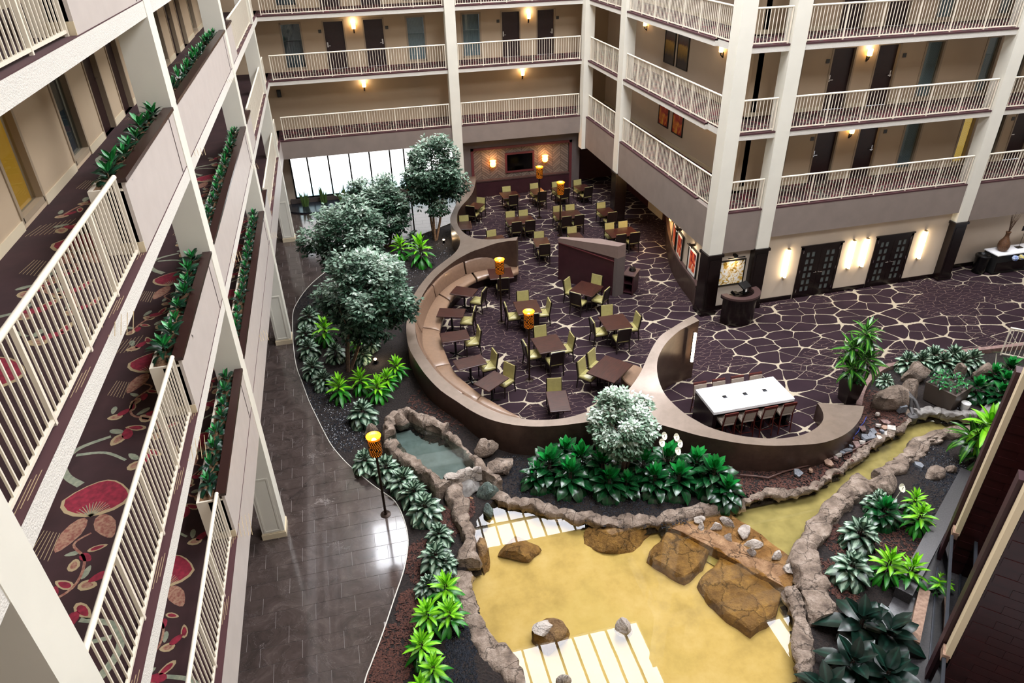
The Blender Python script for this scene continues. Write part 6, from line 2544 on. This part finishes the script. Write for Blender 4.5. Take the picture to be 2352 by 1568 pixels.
SPECS = {
    'silver': dict(n=50, height=.58, spread=.75, el_top=75, el_bot=-38),
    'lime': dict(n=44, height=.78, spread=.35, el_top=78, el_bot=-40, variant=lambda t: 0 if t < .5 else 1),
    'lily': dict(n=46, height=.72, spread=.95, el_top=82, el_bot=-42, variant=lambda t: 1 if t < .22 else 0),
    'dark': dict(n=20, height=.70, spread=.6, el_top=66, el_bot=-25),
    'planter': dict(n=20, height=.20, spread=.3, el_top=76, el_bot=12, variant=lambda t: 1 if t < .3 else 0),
}
BASE_R = {'silver': .455, 'lime': .44, 'lily': .55, 'dark': .95, 'planter': .27}
PNAME = {'silver': 'silver_evergreen', 'lime': 'dracaena', 'lily': 'peace_lily', 'dark': 'philodendron'}


def join_leaves(items, name, parent):
    mats, vs, fs, mi, uv = [], [], [], [], []
    for key, mx in items:
        me = LEAF[key]
        mt = me.materials[0].name
        if mt not in mats:
            mats.append(mt)
        b = len(vs)
        vs += [mx @ v.co for v in me.vertices]
        for p in me.polygons:
            fs.append([b + i for i in p.vertices])
            mi.append(mats.index(mt))
            uv += [tuple(me.uv_layers[0].data[l].uv) for l in p.loop_indices]
    me = bpy.data.meshes.new(name)
    me.from_pydata(vs, [], fs)
    for mt in mats:
        me.materials.append(MATS[mt])
    me.polygons.foreach_set('material_index', mi)
    l = me.uv_layers.new(name='uv')
    for i, u in enumerate(uv):
        l.data[i].uv = u
    me.polygons.foreach_set('use_smooth', [True] * len(me.polygons))
    me.update()
    return tag(link(name, me, parent), kind='stuff')


def plant(kind, x, y, wpx, label, zc=None, single=True, z0=None):
    """plant whose foliage centre is seen at pixel x, y and measures wpx across"""
    sp = SPECS[kind]
    zc = sp['height'] * .75 if zc is None else zc
    p = G(x, y, zc)
    s = wpx / PXM(p) / 2 / BASE_R[kind]
    s = min(max(s, .5), 1.9)
    p = G(x, y, zc * s)
    zb = bed_z(p.x, p.y) if z0 is None else z0
    t = thing(PNAME[kind], label, 'plant', (p.x, p.y, max(zb, -.02)), rnd.uniform(0, 6.28), {'silver': 'silver-leaved evergreens', 'lime': 'lime-green dracaenas', 'lily': 'dark green peace lilies', 'dark': 'large dark philodendrons'}[kind])
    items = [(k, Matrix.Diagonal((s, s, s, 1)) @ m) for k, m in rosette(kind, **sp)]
    if single:
        for k, m in items:
            link('leaf', LEAF[k], t).matrix_local = m
    else:
        join_leaves(items, 'foliage', t)
    m = MB()
    for k in range(3):
        a = k * 2.1
        m.tube([(cos(a) * .05 * s, sin(a) * .05 * s, -.04), (cos(a) * .03 * s, sin(a) * .03 * s, sp['height'] * s * .9)], [.016 * s, .012 * s], 5)
    m.build('stem', 'bark_dark', t)
    return t


def rB(x, y):
    return 620 + x * .2551, 600 + y * .2551


SIL = [(709, 722, 58, 'beside the walkway edge, topmost of the cluster under the big trees'), (701, 763, 52, 'beside the walkway edge, second of the cluster under the big trees'), (707, 794, 56, 'beside the walkway edge, third of the cluster under the big trees'), (717, 838, 60, 'beside the walkway edge, fourth of the cluster under the big trees'), (742, 866, 56, 'beside the walkway edge, lowest of the cluster under the big trees'), (770, 804, 54, 'close to the trunk of the nearest big tree, walkway side'), (832, 812, 50, 'behind the trunk of the nearest big tree'), (852, 786, 48, 'under the crown of the nearest big tree, divider side'), (832, 940, 76, 'standing alone on pebbles above the raised basin'), (948, 545, 44, 'between the two dracaenas by the entrance glazing'),
       (838, 1052, 70, 'behind the walkway lamp, first of the row by the basin'), (886, 1068, 72, 'second of the row between walkway and basin'), (925, 1096, 74, 'third of the row between walkway and basin'), (950, 1125, 76, 'fourth of the row between walkway and basin'), (975, 1160, 84, 'fifth of the row between walkway and basin'), (1008, 1222, 66, 'small one opposite the heavy pond rocks'), (1000, 1272, 84, 'above the row of dracaenas by the pond'), (985, 1340, 70, 'half covered by the lime dracaenas by the pond'), (1024, 1290, 60, 'right against the pond rocks above the dracaenas'),
       (1978, 1218, 92, 'beside the broad stream rocks, nearest them'), (1958, 1296, 96, 'beside the heavy rock between pond and philodendrons'), (2020, 1148, 70, 'behind the big boulder of the pebble island')]
for x, y, w, lab in SIL:
    plant('silver', x, y, w, 'silver-green variegated evergreen ' + lab)
for i, (x, y) in enumerate(((2086, 826), (2119, 824), (2146, 812), (2167, 826), (2192, 812), (2212, 826), (2236, 820))):
    plant('silver', x, y, 60, 'silver-green evergreen in the row along the lobby curb, %s from the corn plant' % ['first', 'second', 'third', 'fourth', 'fifth', 'sixth', 'seventh'][i], single=True)
plant('silver', 2035, 869, 40, 'small silver-green evergreen beside the tall black pot')
LIME = [(745, 752, 62, 'on the walkway side of the big trees'), (778, 884, 62, 'first of the group below the big tree trunks'), (827, 870, 56, 'second of the group below the big tree trunks'), (867, 888, 60, 'third of the group below the big tree trunks'), (911, 850, 52, 'last of the group below the big tree trunks, nearest the divider'), (889, 872, 50, 'behind the third of the group below the big tree trunks'), (815, 786, 40, 'in the gap between the trunks of the nearest big tree'), (919, 566, 50, 'by the entrance glazing, walkway one of two'), (966, 572, 66, 'by the entrance glazing, beside the small ground spotlight'),
        (1024, 1346, 84, 'topmost of the row beside the pond rim'), (982, 1408, 84, 'second of the row beside the pond rim, walkway side'), (1032, 1408, 80, 'second of the row beside the pond rim, water side'), (968, 1480, 86, 'third of the row beside the pond rim'), (995, 1532, 80, 'fourth of the row beside the pond rim'), (965, 1575, 70, 'at the bottom edge beside the pond rim'),
        (2102, 1150, 58, 'on dark soil below the island boulder, upper one'), (2115, 1184, 74, 'on dark soil below the island boulder, lower one'), (2044, 1292, 86, 'beside the granite ledge, stream-side one'), (2095, 1306, 84, 'beside the granite ledge, overlapping it'), (2165, 1335, 56, 'behind the lift-lobby glass')]
for x, y, w, lab in LIME:
    plant('lime', x, y, w, 'bright lime-green dracaena ' + lab)
LILY = [(1262, 1062, 108, 'first of the row before the divider, cascade end'), (1300, 1035, 90, 'behind the first of the row before the divider'), (1335, 1050, 100, 'third of the row before the divider'), (1385, 1062, 100, 'on the cascade side of the small pale tree'), (1400, 1100, 90, 'below the small pale tree, pond side'), (1478, 1062, 96, 'on the stream side of the small pale tree'), (1535, 1052, 104, 'with white flowers, before the divider'), (1560, 1092, 96, 'below the flowering one, pond side'), (1640, 1082, 112, 'last of the row before the divider, stream end'), (1672, 1120, 84, 'hanging over the pond curb at the stream'), (1235, 1085, 80, 'outermost at the cascade end of the row'), (1310, 1085, 96, 'in front of the row, between cascade and small tree'), (1505, 1095, 90, 'in front of the row, beside the small tree'), (1600, 1060, 96, 'behind the last two of the row'), (1440, 1105, 70, 'directly below the small pale tree'), (2034, 1168, 84, 'among the silver evergreens below the island boulder')]
for i, (x, y, w, lab) in enumerate(LILY):
    t = plant('lily', x, y, w, 'dark green peace lily ' + lab)
    t.rotation_euler = (0, 0, 0)
    if 'flowers' in lab or 'among the silver' in lab:
        for k in range(5 if 'flowers' in lab else 1):
            a = k * 1.7
            f = MB()
            hx, hy, hz = cos(a) * .28, sin(a) * .28, .98 + .10 * (k % 3)
            f.tube([(hx * .2, hy * .2, .3), (hx, hy, hz)], .008, 5)
            dn = Vector((-.25, -.75, .6)).normalized()
            e1 = Vector((1, 0, 0)).cross(dn).normalized()
            e2 = dn.cross(e1)
            ring = [Vector((hx, hy, hz + .06)) + e1 * cos(q * pi / 5) * .11 + e2 * sin(q * pi / 5) * .075 + dn * (.02 * cos(q * 2 * pi / 5)) for q in range(10)]
            f.add(ring, [tuple(range(10))])
            f.tube([tuple(Vector((hx, hy, hz + .03)) + dn * .015), tuple(Vector((hx, hy, hz + .10)) + dn * .05)], .01, 5)
            f.build('flower', 'spathe', t)
for x, y, w, lab in ((2246, 886, 66, 'beside the square planter'), (2300, 900, 70, 'beside the square planter, farther along the stream bank'), (2322, 842, 70, 'under the cream lobby railing'), (2312, 872, 60, 'beside the pinkish boulder at the frame edge'), (2285, 855, 56, 'behind the pinkish boulder at the frame edge')):
    t = plant('lily', x, y, w, 'dark leafy peace lily ' + lab, single=True)
    if 'behind the pinkish' in lab:
        f = MB()
        f.tube([(0, 0, .4), (.05, -.2, .95)], .01, 5)
        f.add([(.05 + .16 * cos(q * pi / 5), -.2 + .07 * sin(q * pi / 5), 1.0 + .06 * sin(q * pi / 5)) for q in range(10)], [tuple(range(10))])
        f.build('flower', 'spathe', t)
for x, y, w, lab in ((1982, 1425, 190, 'closest to the heavy pond rock'), (1960, 1520, 180, 'at the bottom edge, pond side'), (2045, 1450, 170, 'against the lift-lobby glass'), (2040, 1545, 190, 'at the bottom edge against the lift-lobby glass'), (1900, 1580, 160, 'at the bottom edge overhanging the pond')):
    plant('dark', x, y, w, 'large dark glossy philodendron ' + lab)

# corn plants -------------------------------------------------------
def corn(loc, heads, label, zbase, top_lime=False, s=1.0, name='corn_plant'):
    t = thing(name, label, 'plant', loc, 0)
    for hx, hy, hz, n in heads:
        m = MB()
        m.tube([(hx * .3, hy * .3, zbase), (hx, hy, hz)], [.022, .016], 6)
        m.build('stem', 'bark', t)
        for k, mx in rosette('corn', n, .38 * s, .2, 76, -30, 1.32 * s):
            if top_lime and hz == max(q[2] for q in heads):
                k = ('lime', 0, k[2])
            link('leaf', LEAF[k], t).matrix_local = Matrix.Translation((hx, hy, hz - .2 * s)) @ mx
    return t


pb = G(1951, 925)
zt = ZAT(1965, 873, pb)
zt = .80
t = thing('tall_pot', 'tall tapering black pot at the lobby end of the divider', 'pot', (pb.x, pb.y + .12, 0))
m = MB()
vs = [(sx * r, sy * r, z) for r, z in ((.19, 0), (.26, zt), (.225, zt), (.22, zt - .08)) for sx, sy in ((-1, -1), (1, -1), (1, 1), (-1, 1))]
fs = [(3, 2, 1, 0), (12, 13, 14, 15)]
for k in range(3):
    for j in range(4):
        fs.append((4 * k + j, 4 * k + (j + 1) % 4, 4 * k + 4 + (j + 1) % 4, 4 * k + 4 + j))
m.add(vs, fs)
m.build('body', 'pot_dark', t)
corn((pb.x, pb.y + .12, 0), [(0, 0, 2.35, 26), (.22, .1, 2.0, 22), (-.25, .05, 1.85, 22), (.1, -.2, 1.6, 22), (-.12, .2, 1.45, 20), (.28, -.1, 1.35, 20), (-.3, -.15, 1.3, 20)], 'tall bushy corn plant growing from the black pot', zt - .08)
t = thing('pot_filler', 'low bright green creeper around the corn plant stem', 'plant', (pb.x, pb.y + .12, zt - .06))
items = []
for k in range(40):
    a = rnd.uniform(0, 6.28)
    r = rnd.uniform(.05, .25)
    items.append((('planter', 1, rnd.choice((1, 2))), leaf_matrix(a, rnd.uniform(-.4, .9), .55, (cos(a) * r, sin(a) * r, .05))))
join_leaves(items, 'foliage', t)
pc = G(2234, 1062)
corn((pc.x, pc.y, 0), [(0, 0, 1.25, 24), (.18, .12, .9, 16), (-.2, 0, .8, 22), (.15, -.2, .6, 22), (-.15, .2, .75, 20), (0, -.25, .45, 20)], 'corn plant with lime top beside the lift wall on the pebble island', 0, True, 1.15)
# square planter by the stream
ps = [G(x, y, .62) for x, y in ((2132, 865), (2190, 852), (2220, 895), (2159, 898))]
cc = sum(ps, Vector()) / 4
t = thing('square_planter', 'large square bronze-grey planter box at the stream', 'planter', (cc.x, cc.y - .1, 0), radians(20))
m = MB()
w = .46
vs = [(sx * r, sy * r, z) for r, z in ((w * .88, 0), (w, .62), (w - .06, .62), (w - .06, .55)) for sx, sy in ((-1, -1), (1, -1), (1, 1), (-1, 1))]
m.add(vs, fs)
m.build('body', 'planter_box', t)
t = thing('planter_shrub', 'bright green small-leaved shrub in the square planter', 'plant', (cc.x, cc.y - .05, .55))
items = []
for k in range(170):
    a, r = rnd.uniform(0, 6.28), .5 * math.sqrt(rnd.random())
    items.append((('planter', rnd.choice((1, 1, 0)), rnd.choice((0, 1, 2))), leaf_matrix(rnd.uniform(0, 6.28), rnd.uniform(-.3, 1.2), .6, (cos(a) * r, sin(a) * r, .05 + .4 * rnd.random() * (1 - r * r * 2.5)))))
join_leaves(items, 'foliage', t)
p = G(2214, 940)
m = MB()
m.lathe([(.10, 0), (.13, .24), (.115, .24), (.11, .2)], 16)
tag(m.build('white_pot', 'white_plastic', None, True), 'small white plastic pot below the square planter', 'pot').location = (p.x, p.y, 0)
# snake plants under the entrance glazing
mb = MB()
mb.prism(ccw(smooth_curve([(-3.0, 36.6), (-3.0, 35.6), (-1.9, 35.1), (-.4, 35.5), (.8, 36.0), (2.2, 36.2), (2.6, 36.6)], 4)), -.02, .07)
o = struct('pebble_strip_bed', mb, 'pebble', 'black pebble strip under the entrance glazing')
for i, (x, y) in enumerate(((-2.2, 36.05), (-1.25, 36.3), (-.3, 36.3), (.7, 36.35))):
    t = thing('snake_plant', 'upright snake plant under the entrance glazing, %s from the corner' % ords[i], 'plant', (x, y, .06), 0, 'snake plants')
    for k in range(9):
        a = rnd.uniform(0, 6.28)
        h = rnd.uniform(.5, .95)
        q = (cos(a) * rnd.uniform(.02, .14), sin(a) * .1)
        l = rnd.uniform(.02, .2)
        m = MB()
        wv = .035
        m.add([(q[0] - wv, q[1], 0), (q[0] + wv, q[1], 0), (q[0] + wv * 1.1 + cos(a) * l * .5, q[1] + sin(a) * l * .5, h * .6), (q[0] - wv * 1.1 + cos(a) * l * .5, q[1] + sin(a) * l * .5, h * .6), (q[0] + cos(a) * l, q[1] + sin(a) * l, h)], [(0, 1, 2, 3), (3, 2, 4)])
        m.build('leaf', 'leaf_snake', t)
# small ground spotlights
for x, y, lab in ((1019, 551, 'under the tree by the divider bend'), (863, 833, 'under the big tree near the dracaenas')):
    p = G(x, y, .12)
    t = thing('ground_spotlight', 'small glowing ground spotlight ' + lab, 'spotlight', (p.x, p.y, bed_z(p.x, p.y)))
    m = MB()
    m.lathe([(.05, 0), (.06, .10), (.06, .15)], 12)
    m.build('housing', 'black', t, True)
    m = MB()
    m.lathe([(.045, .145), (.05, .17), (.03, .19)], 12)
    m.build('lens', 'spot_glow', t, True)
    lamp('POINT', (p.x, p.y, p.z + .25), 14, WARMW, .04, name='ground_glow')

# ------------------------------------------------------------------ balcony planter plants
for y0, y1, L in PLANTERS:
    if L == L5:
        continue
    nm = LNAME[L]
    n = max(2, round((y1 - y0 - .3) / .46))
    for k in range(n):
        y = y0 + .35 + (y1 - y0 - .6) * k / max(1, n - 1)
        near = y0 < 10
        where = {9.5: 'by the nearest railing', 13.75: 'in the middle bay', 23.0: 'past the third column'}[y0]
        t = thing('planter_foliage_plant', '%s leafy plant from the near end of the %s-floor planter %s' % (ORD[k], nm, where), 'plant', (XL - .27 + rnd.uniform(-.03, .03), y + rnd.uniform(-.06, .06), L + .84), 0, 'balcony planter plants')
        sc = rnd.uniform(.85, 1.2)
        items = [(kk, Matrix.Diagonal((sc * .62, sc * 1.1, sc, 1)) @ mx) for kk, mx in rosette('planter', **SPECS['planter'])]
        if near and L in (L4, L3):
            for kk, mx in items:
                link('leaf', LEAF[kk], t).matrix_local = mx
        else:
            join_leaves(items, 'foliage', t)

# ------------------------------------------------------------------ trees
def tree(base, crown_px, label, mat='tree_leaf', n=2600, trunks=3, leaf=.11, depth=.9, zc_bias=0.0):
    """base: ground pixel; crown_px: x0, y0, x1, y1 of the crown in the photograph"""
    b = G(*base)
    x0, y0, x1, y1 = crown_px
    cx, cy = (x0 + x1) / 2, (y0 + y1) / 2
    zc = ZAT(cx, cy, b) + zc_bias
    c = G(cx, cy, zc)
    k = PXM(c)
    rx, rz = (x1 - x0) / 2 / k, (y1 - y0) / 2 / k * 1.05
    ry = rx * depth
    t = thing('tree', label, 'tree', b, 0)
    cl = c - b
    # trunks and main limbs
    tips = []
    for i in range(trunks):
        a = i * 2 * pi / trunks + rnd.uniform(-.3, .3)
        m = MB()
        fork = Vector((cl.x * .35 + cos(a) * rx * .22, cl.y * .35 + sin(a) * ry * .22, cl.z - rz * .75))
        top = Vector((cl.x + cos(a) * rx * .35, cl.y + sin(a) * ry * .35, cl.z + rz * .1))
        m.tube([(cos(a) * .05, sin(a) * .05, -.05), tuple(fork * .5 + Vector((cos(a) * .06, sin(a) * .06, 0))), tuple(fork), tuple(top)], [.065, .055, .045, .02], 7)
        m.build('trunk', 'bark', t, True)
        m = MB()
        for j in range(4):
            a2 = a + rnd.uniform(-1.2, 1.2)
            e = Vector((cl.x + cos(a2) * rx * rnd.uniform(.5, .85), cl.y + sin(a2) * ry * rnd.uniform(.5, .85), cl.z + rz * rnd.uniform(-.5, .4)))
            mid = (fork + e) / 2 + Vector((0, 0, .15))
            m.tube([tuple(fork.lerp(top, rnd.uniform(0, .6))), tuple(mid), tuple(e)], [.024, .016, .006], 5)
        m.build('branch', 'bark', t, True)
    # foliage: sprays of small leaves hanging from twig ends
    vs, fs, tint = [], [], []
    lumps = [(Vector((rnd.gauss(0, .55), rnd.gauss(0, .55), rnd.gauss(0, .5))).normalized() * rnd.uniform(.4, .88)) for _ in range(34)]
    cnt = 0
    while cnt < n:
        l = rnd.choice(lumps)
        d = Vector((rnd.gauss(0, 1), rnd.gauss(0, 1), rnd.gauss(0, 1))).normalized()
        u = l + d * rnd.uniform(.12, .34)
        if u.length > 1.03:
            continue
        q = Vector((cl.x + u.x * rx, cl.y + u.y * ry, cl.z + u.z * rz))
        cnt += 1
        out = Vector((u.x, u.y, u.z * .6 + .1)).normalized()
        base_t = min(1, max(0, .42 + .34 * d.z + .12 * u.z + rnd.uniform(-.18, .18)))  # paler on top, darker beneath: overhead light put into the leaf colour
        for j in range(5):
            az = rnd.uniform(0, 2 * pi)
            dr = (out * rnd.uniform(.2, 1.0) + Vector((cos(az), sin(az), 0)) * .8 + Vector((0, 0, rnd.uniform(-.75, .1)))).normalized()
            sd = dr.cross(Vector((0, 0, 1)))
            sd = sd.normalized() if sd.length > .01 else Vector((1, 0, 0))
            sd = (sd + Vector((0, 0, rnd.uniform(-.4, .4)))).normalized()
            ll = leaf * rnd.uniform(.7, 1.2)
            w = ll * .27
            p0 = q + dr * .03
            i0 = len(vs)
            nup = sd.cross(dr)
            vs += [p0, p0 + dr * ll * .5 + sd * w, p0 + dr * ll, p0 + dr * ll * .5 - sd * w, p0 + dr * ll * .5 - nup * w * .25]
            fs += [(i0, i0 + 1, i0 + 4), (i0 + 1, i0 + 2, i0 + 4), (i0 + 2, i0 + 3, i0 + 4), (i0 + 3, i0, i0 + 4)]
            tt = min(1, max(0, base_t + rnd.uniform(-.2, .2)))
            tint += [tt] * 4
    me = bpy.data.meshes.new('crown')
    me.from_pydata([tuple(v) for v in vs], [], fs)
    me.materials.append(MATS[mat])
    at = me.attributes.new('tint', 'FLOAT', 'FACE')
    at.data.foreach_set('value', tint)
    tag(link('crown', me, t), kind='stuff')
    return t


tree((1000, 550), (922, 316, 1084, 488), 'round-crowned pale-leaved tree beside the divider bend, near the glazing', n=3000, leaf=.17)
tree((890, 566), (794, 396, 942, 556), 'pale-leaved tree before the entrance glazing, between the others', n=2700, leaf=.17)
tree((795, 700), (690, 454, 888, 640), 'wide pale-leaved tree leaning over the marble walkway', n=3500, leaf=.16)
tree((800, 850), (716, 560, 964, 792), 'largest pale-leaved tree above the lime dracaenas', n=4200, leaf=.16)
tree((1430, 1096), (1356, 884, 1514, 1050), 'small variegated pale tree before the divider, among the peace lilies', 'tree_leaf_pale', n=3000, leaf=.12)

# ------------------------------------------------------------------ lift tower at the right edge
f1, f2 = G(2199, 1222, 1.1), G(2178, 1500, 1.1)
fd = (Vector((f1.x - f2.x, f1.y - f2.y, 0))).normalized()
bd = Vector((fd.y, -fd.x, 0))          # away from the pond
for i, (f, lab) in enumerate(((f1, 'stream-side'), (f2, 'philodendron-side'))):
    base = Vector((f.x, f.y, 0))
    m = MB()
    m.obox(base + bd * 2.2 + Vector((0, 0, 6.5)), bd * 2.15, fd * .10, (0, 0, 6.5))
    w = struct('wall_lift', m, 'tile_dark_wall', 'dark wine-red tiled wing wall of the lift lobby, %s' % lab)
    # tiles on the faces that show
    tw, th = .62, .20
    me = None
    nt_ = 0
    for r in range(1, 40):
        for k in range(8):
            off = (.31 if r % 2 else 0)
            s0 = .08 + k * tw - off
            if s0 < .05 or s0 + tw > 4.3:
                continue
            c_ = base + bd * (s0 + tw / 2) - fd * .105 + Vector((0, 0, r * th + th / 2))
            if r * th > 5.6:
                continue
            if me is None:
                tm = MB()
                tm.obox((0, 0, 0), bd * (tw / 2 - .004), fd * .006, (0, 0, th / 2 - .004))
                me = tm.mesh('tile', 'tile_dark_wall')
            link('tile', me, w, c_)
    m = MB()
    m.obox(base + Vector((0, 0, 1.1 + 5.9)) - bd * .01, bd * .05, fd * .11, (0, 0, 5.9))
    struct('trim_%d' % (5 + i), m, 'base_light', 'cream upright edge strip of the lift wall, %s' % lab)
    m = MB()
    m.obox(base + Vector((0, 0, 1.08)) - bd * .04, bd * .06, fd * .13, (0, 0, .09))
    struct('trim_%d' % (7 + i), m, 'slate_tan', 'small bracket at the foot of the lift wall strip, %s' % lab)
    # brown pilaster next to the strip
    m = MB()
    m.obox(base + Vector((0, 0, 2.6)) + fd * .28 - bd * .03, bd * .10, fd * .13, (0, 0, 2.6))
    struct('pillar', m, 'wine', 'wine-brown pilaster beside the lift wall, %s' % lab)
# glass balustrades of the lift lobby
for q0, q1, lab in ((G(2187, 1228, 1.1), G(2163, 1600, 1.1), 'nearer the philodendrons'), (G(2244, 1185, 1.1), G(2238, 1385, 1.1), 'deeper in the lift lobby')):
    d = q1 - q0
    ln = d.length
    t = thing('glass_balustrade', 'glass balustrade with dark metal rail at the lift lobby, %s' % lab, 'balustrade', (q0.x, q0.y, 0), atan2(d.y, d.x))
    m = MB()
    m.box(0, -.03, 1.04, ln, .03, 1.10)
    m.build('top_rail', 'steel_dark', t)
    m = MB()
    m.box(0, -.008, .05, ln, .008, 1.05)
    m.build('pane', 'glass_dark', t)
    m = MB()
    m.box(0, -.03, 0, ln, .03, .06)
    m.build('bottom_rail', 'steel_dark', t)
# granite ledge of the bed towards the lift lobby
a, b, c_ = G(2235, 1097, .3), G(2150, 1243, .3), G(2103, 1352, .3)
e = (c_ - a).normalized()
m = MB()
cc = (a + c_) / 2
nrm = Vector((-e.y, e.x, 0))
m.obox((cc.x - nrm.x * .16, cc.y - nrm.y * .16, .12), e * (c_ - a).length * .55, nrm * .17, (0, 0, .18))
struct('trim_9', m, 'granite_dark', 'dark granite ledge between planting bed and lift lobby')
m = MB()
b2 = G(2103, 1352, .25)
m.obox((b2.x - .35, b2.y - .55, .1), (.55, .5, 0), (-.07, .08, 0), (0, 0, .14))
struct('trim_10', m, 'slate_tan', 'tan stone curb behind the philodendrons')
# lobby floor inside the lift enclosure
m = MB()
p0 = a - nrm * .3
p1 = c_ - nrm * .3 - e * -3.0
m.prism(ccw([(p0.x, p0.y), (p0.x + 5, p0.y - 1), (p0.x + 4, p0.y - 12), (p1.x, p1.y - 3), (p1.x, p1.y)]), -.1, .02)
struct('floor_lift', m, 'granite_dark', 'dark floor of the lift lobby')
p = G(2265, 1262, .5)
t = thing('ash_stand', 'round dark grey ash stand behind the lift-lobby glass', 'ash stand', (p.x, p.y, 0))
m = MB()
m.lathe([(.20, 0), (.20, .03), (.03, .05), (.03, .5)], 16)
m.build('stand', 'steel_dark', t, True)
m = MB()
m.lathe([(.05, .5), (.21, .53), (.21, .57), (.17, .55)], 18)
m.build('bowl', 'steel_dark', t, True)

# cream railing and post in the lobby at the right edge
q0, q1 = G(2296, 815), G(2420, 840)
railing((q0.x, q0.y), (q1.x, q1.y), 0.0, 'low cream railing in the lobby behind the peace lilies', near=True, h=1.07)
q = G(2349, 805)
railing((q.x + .25, q.y + .15), (q.x + 2.2, q.y - .3), 0.0, 'second cream railing starting at the frame edge in the lobby', near=True, h=1.07)
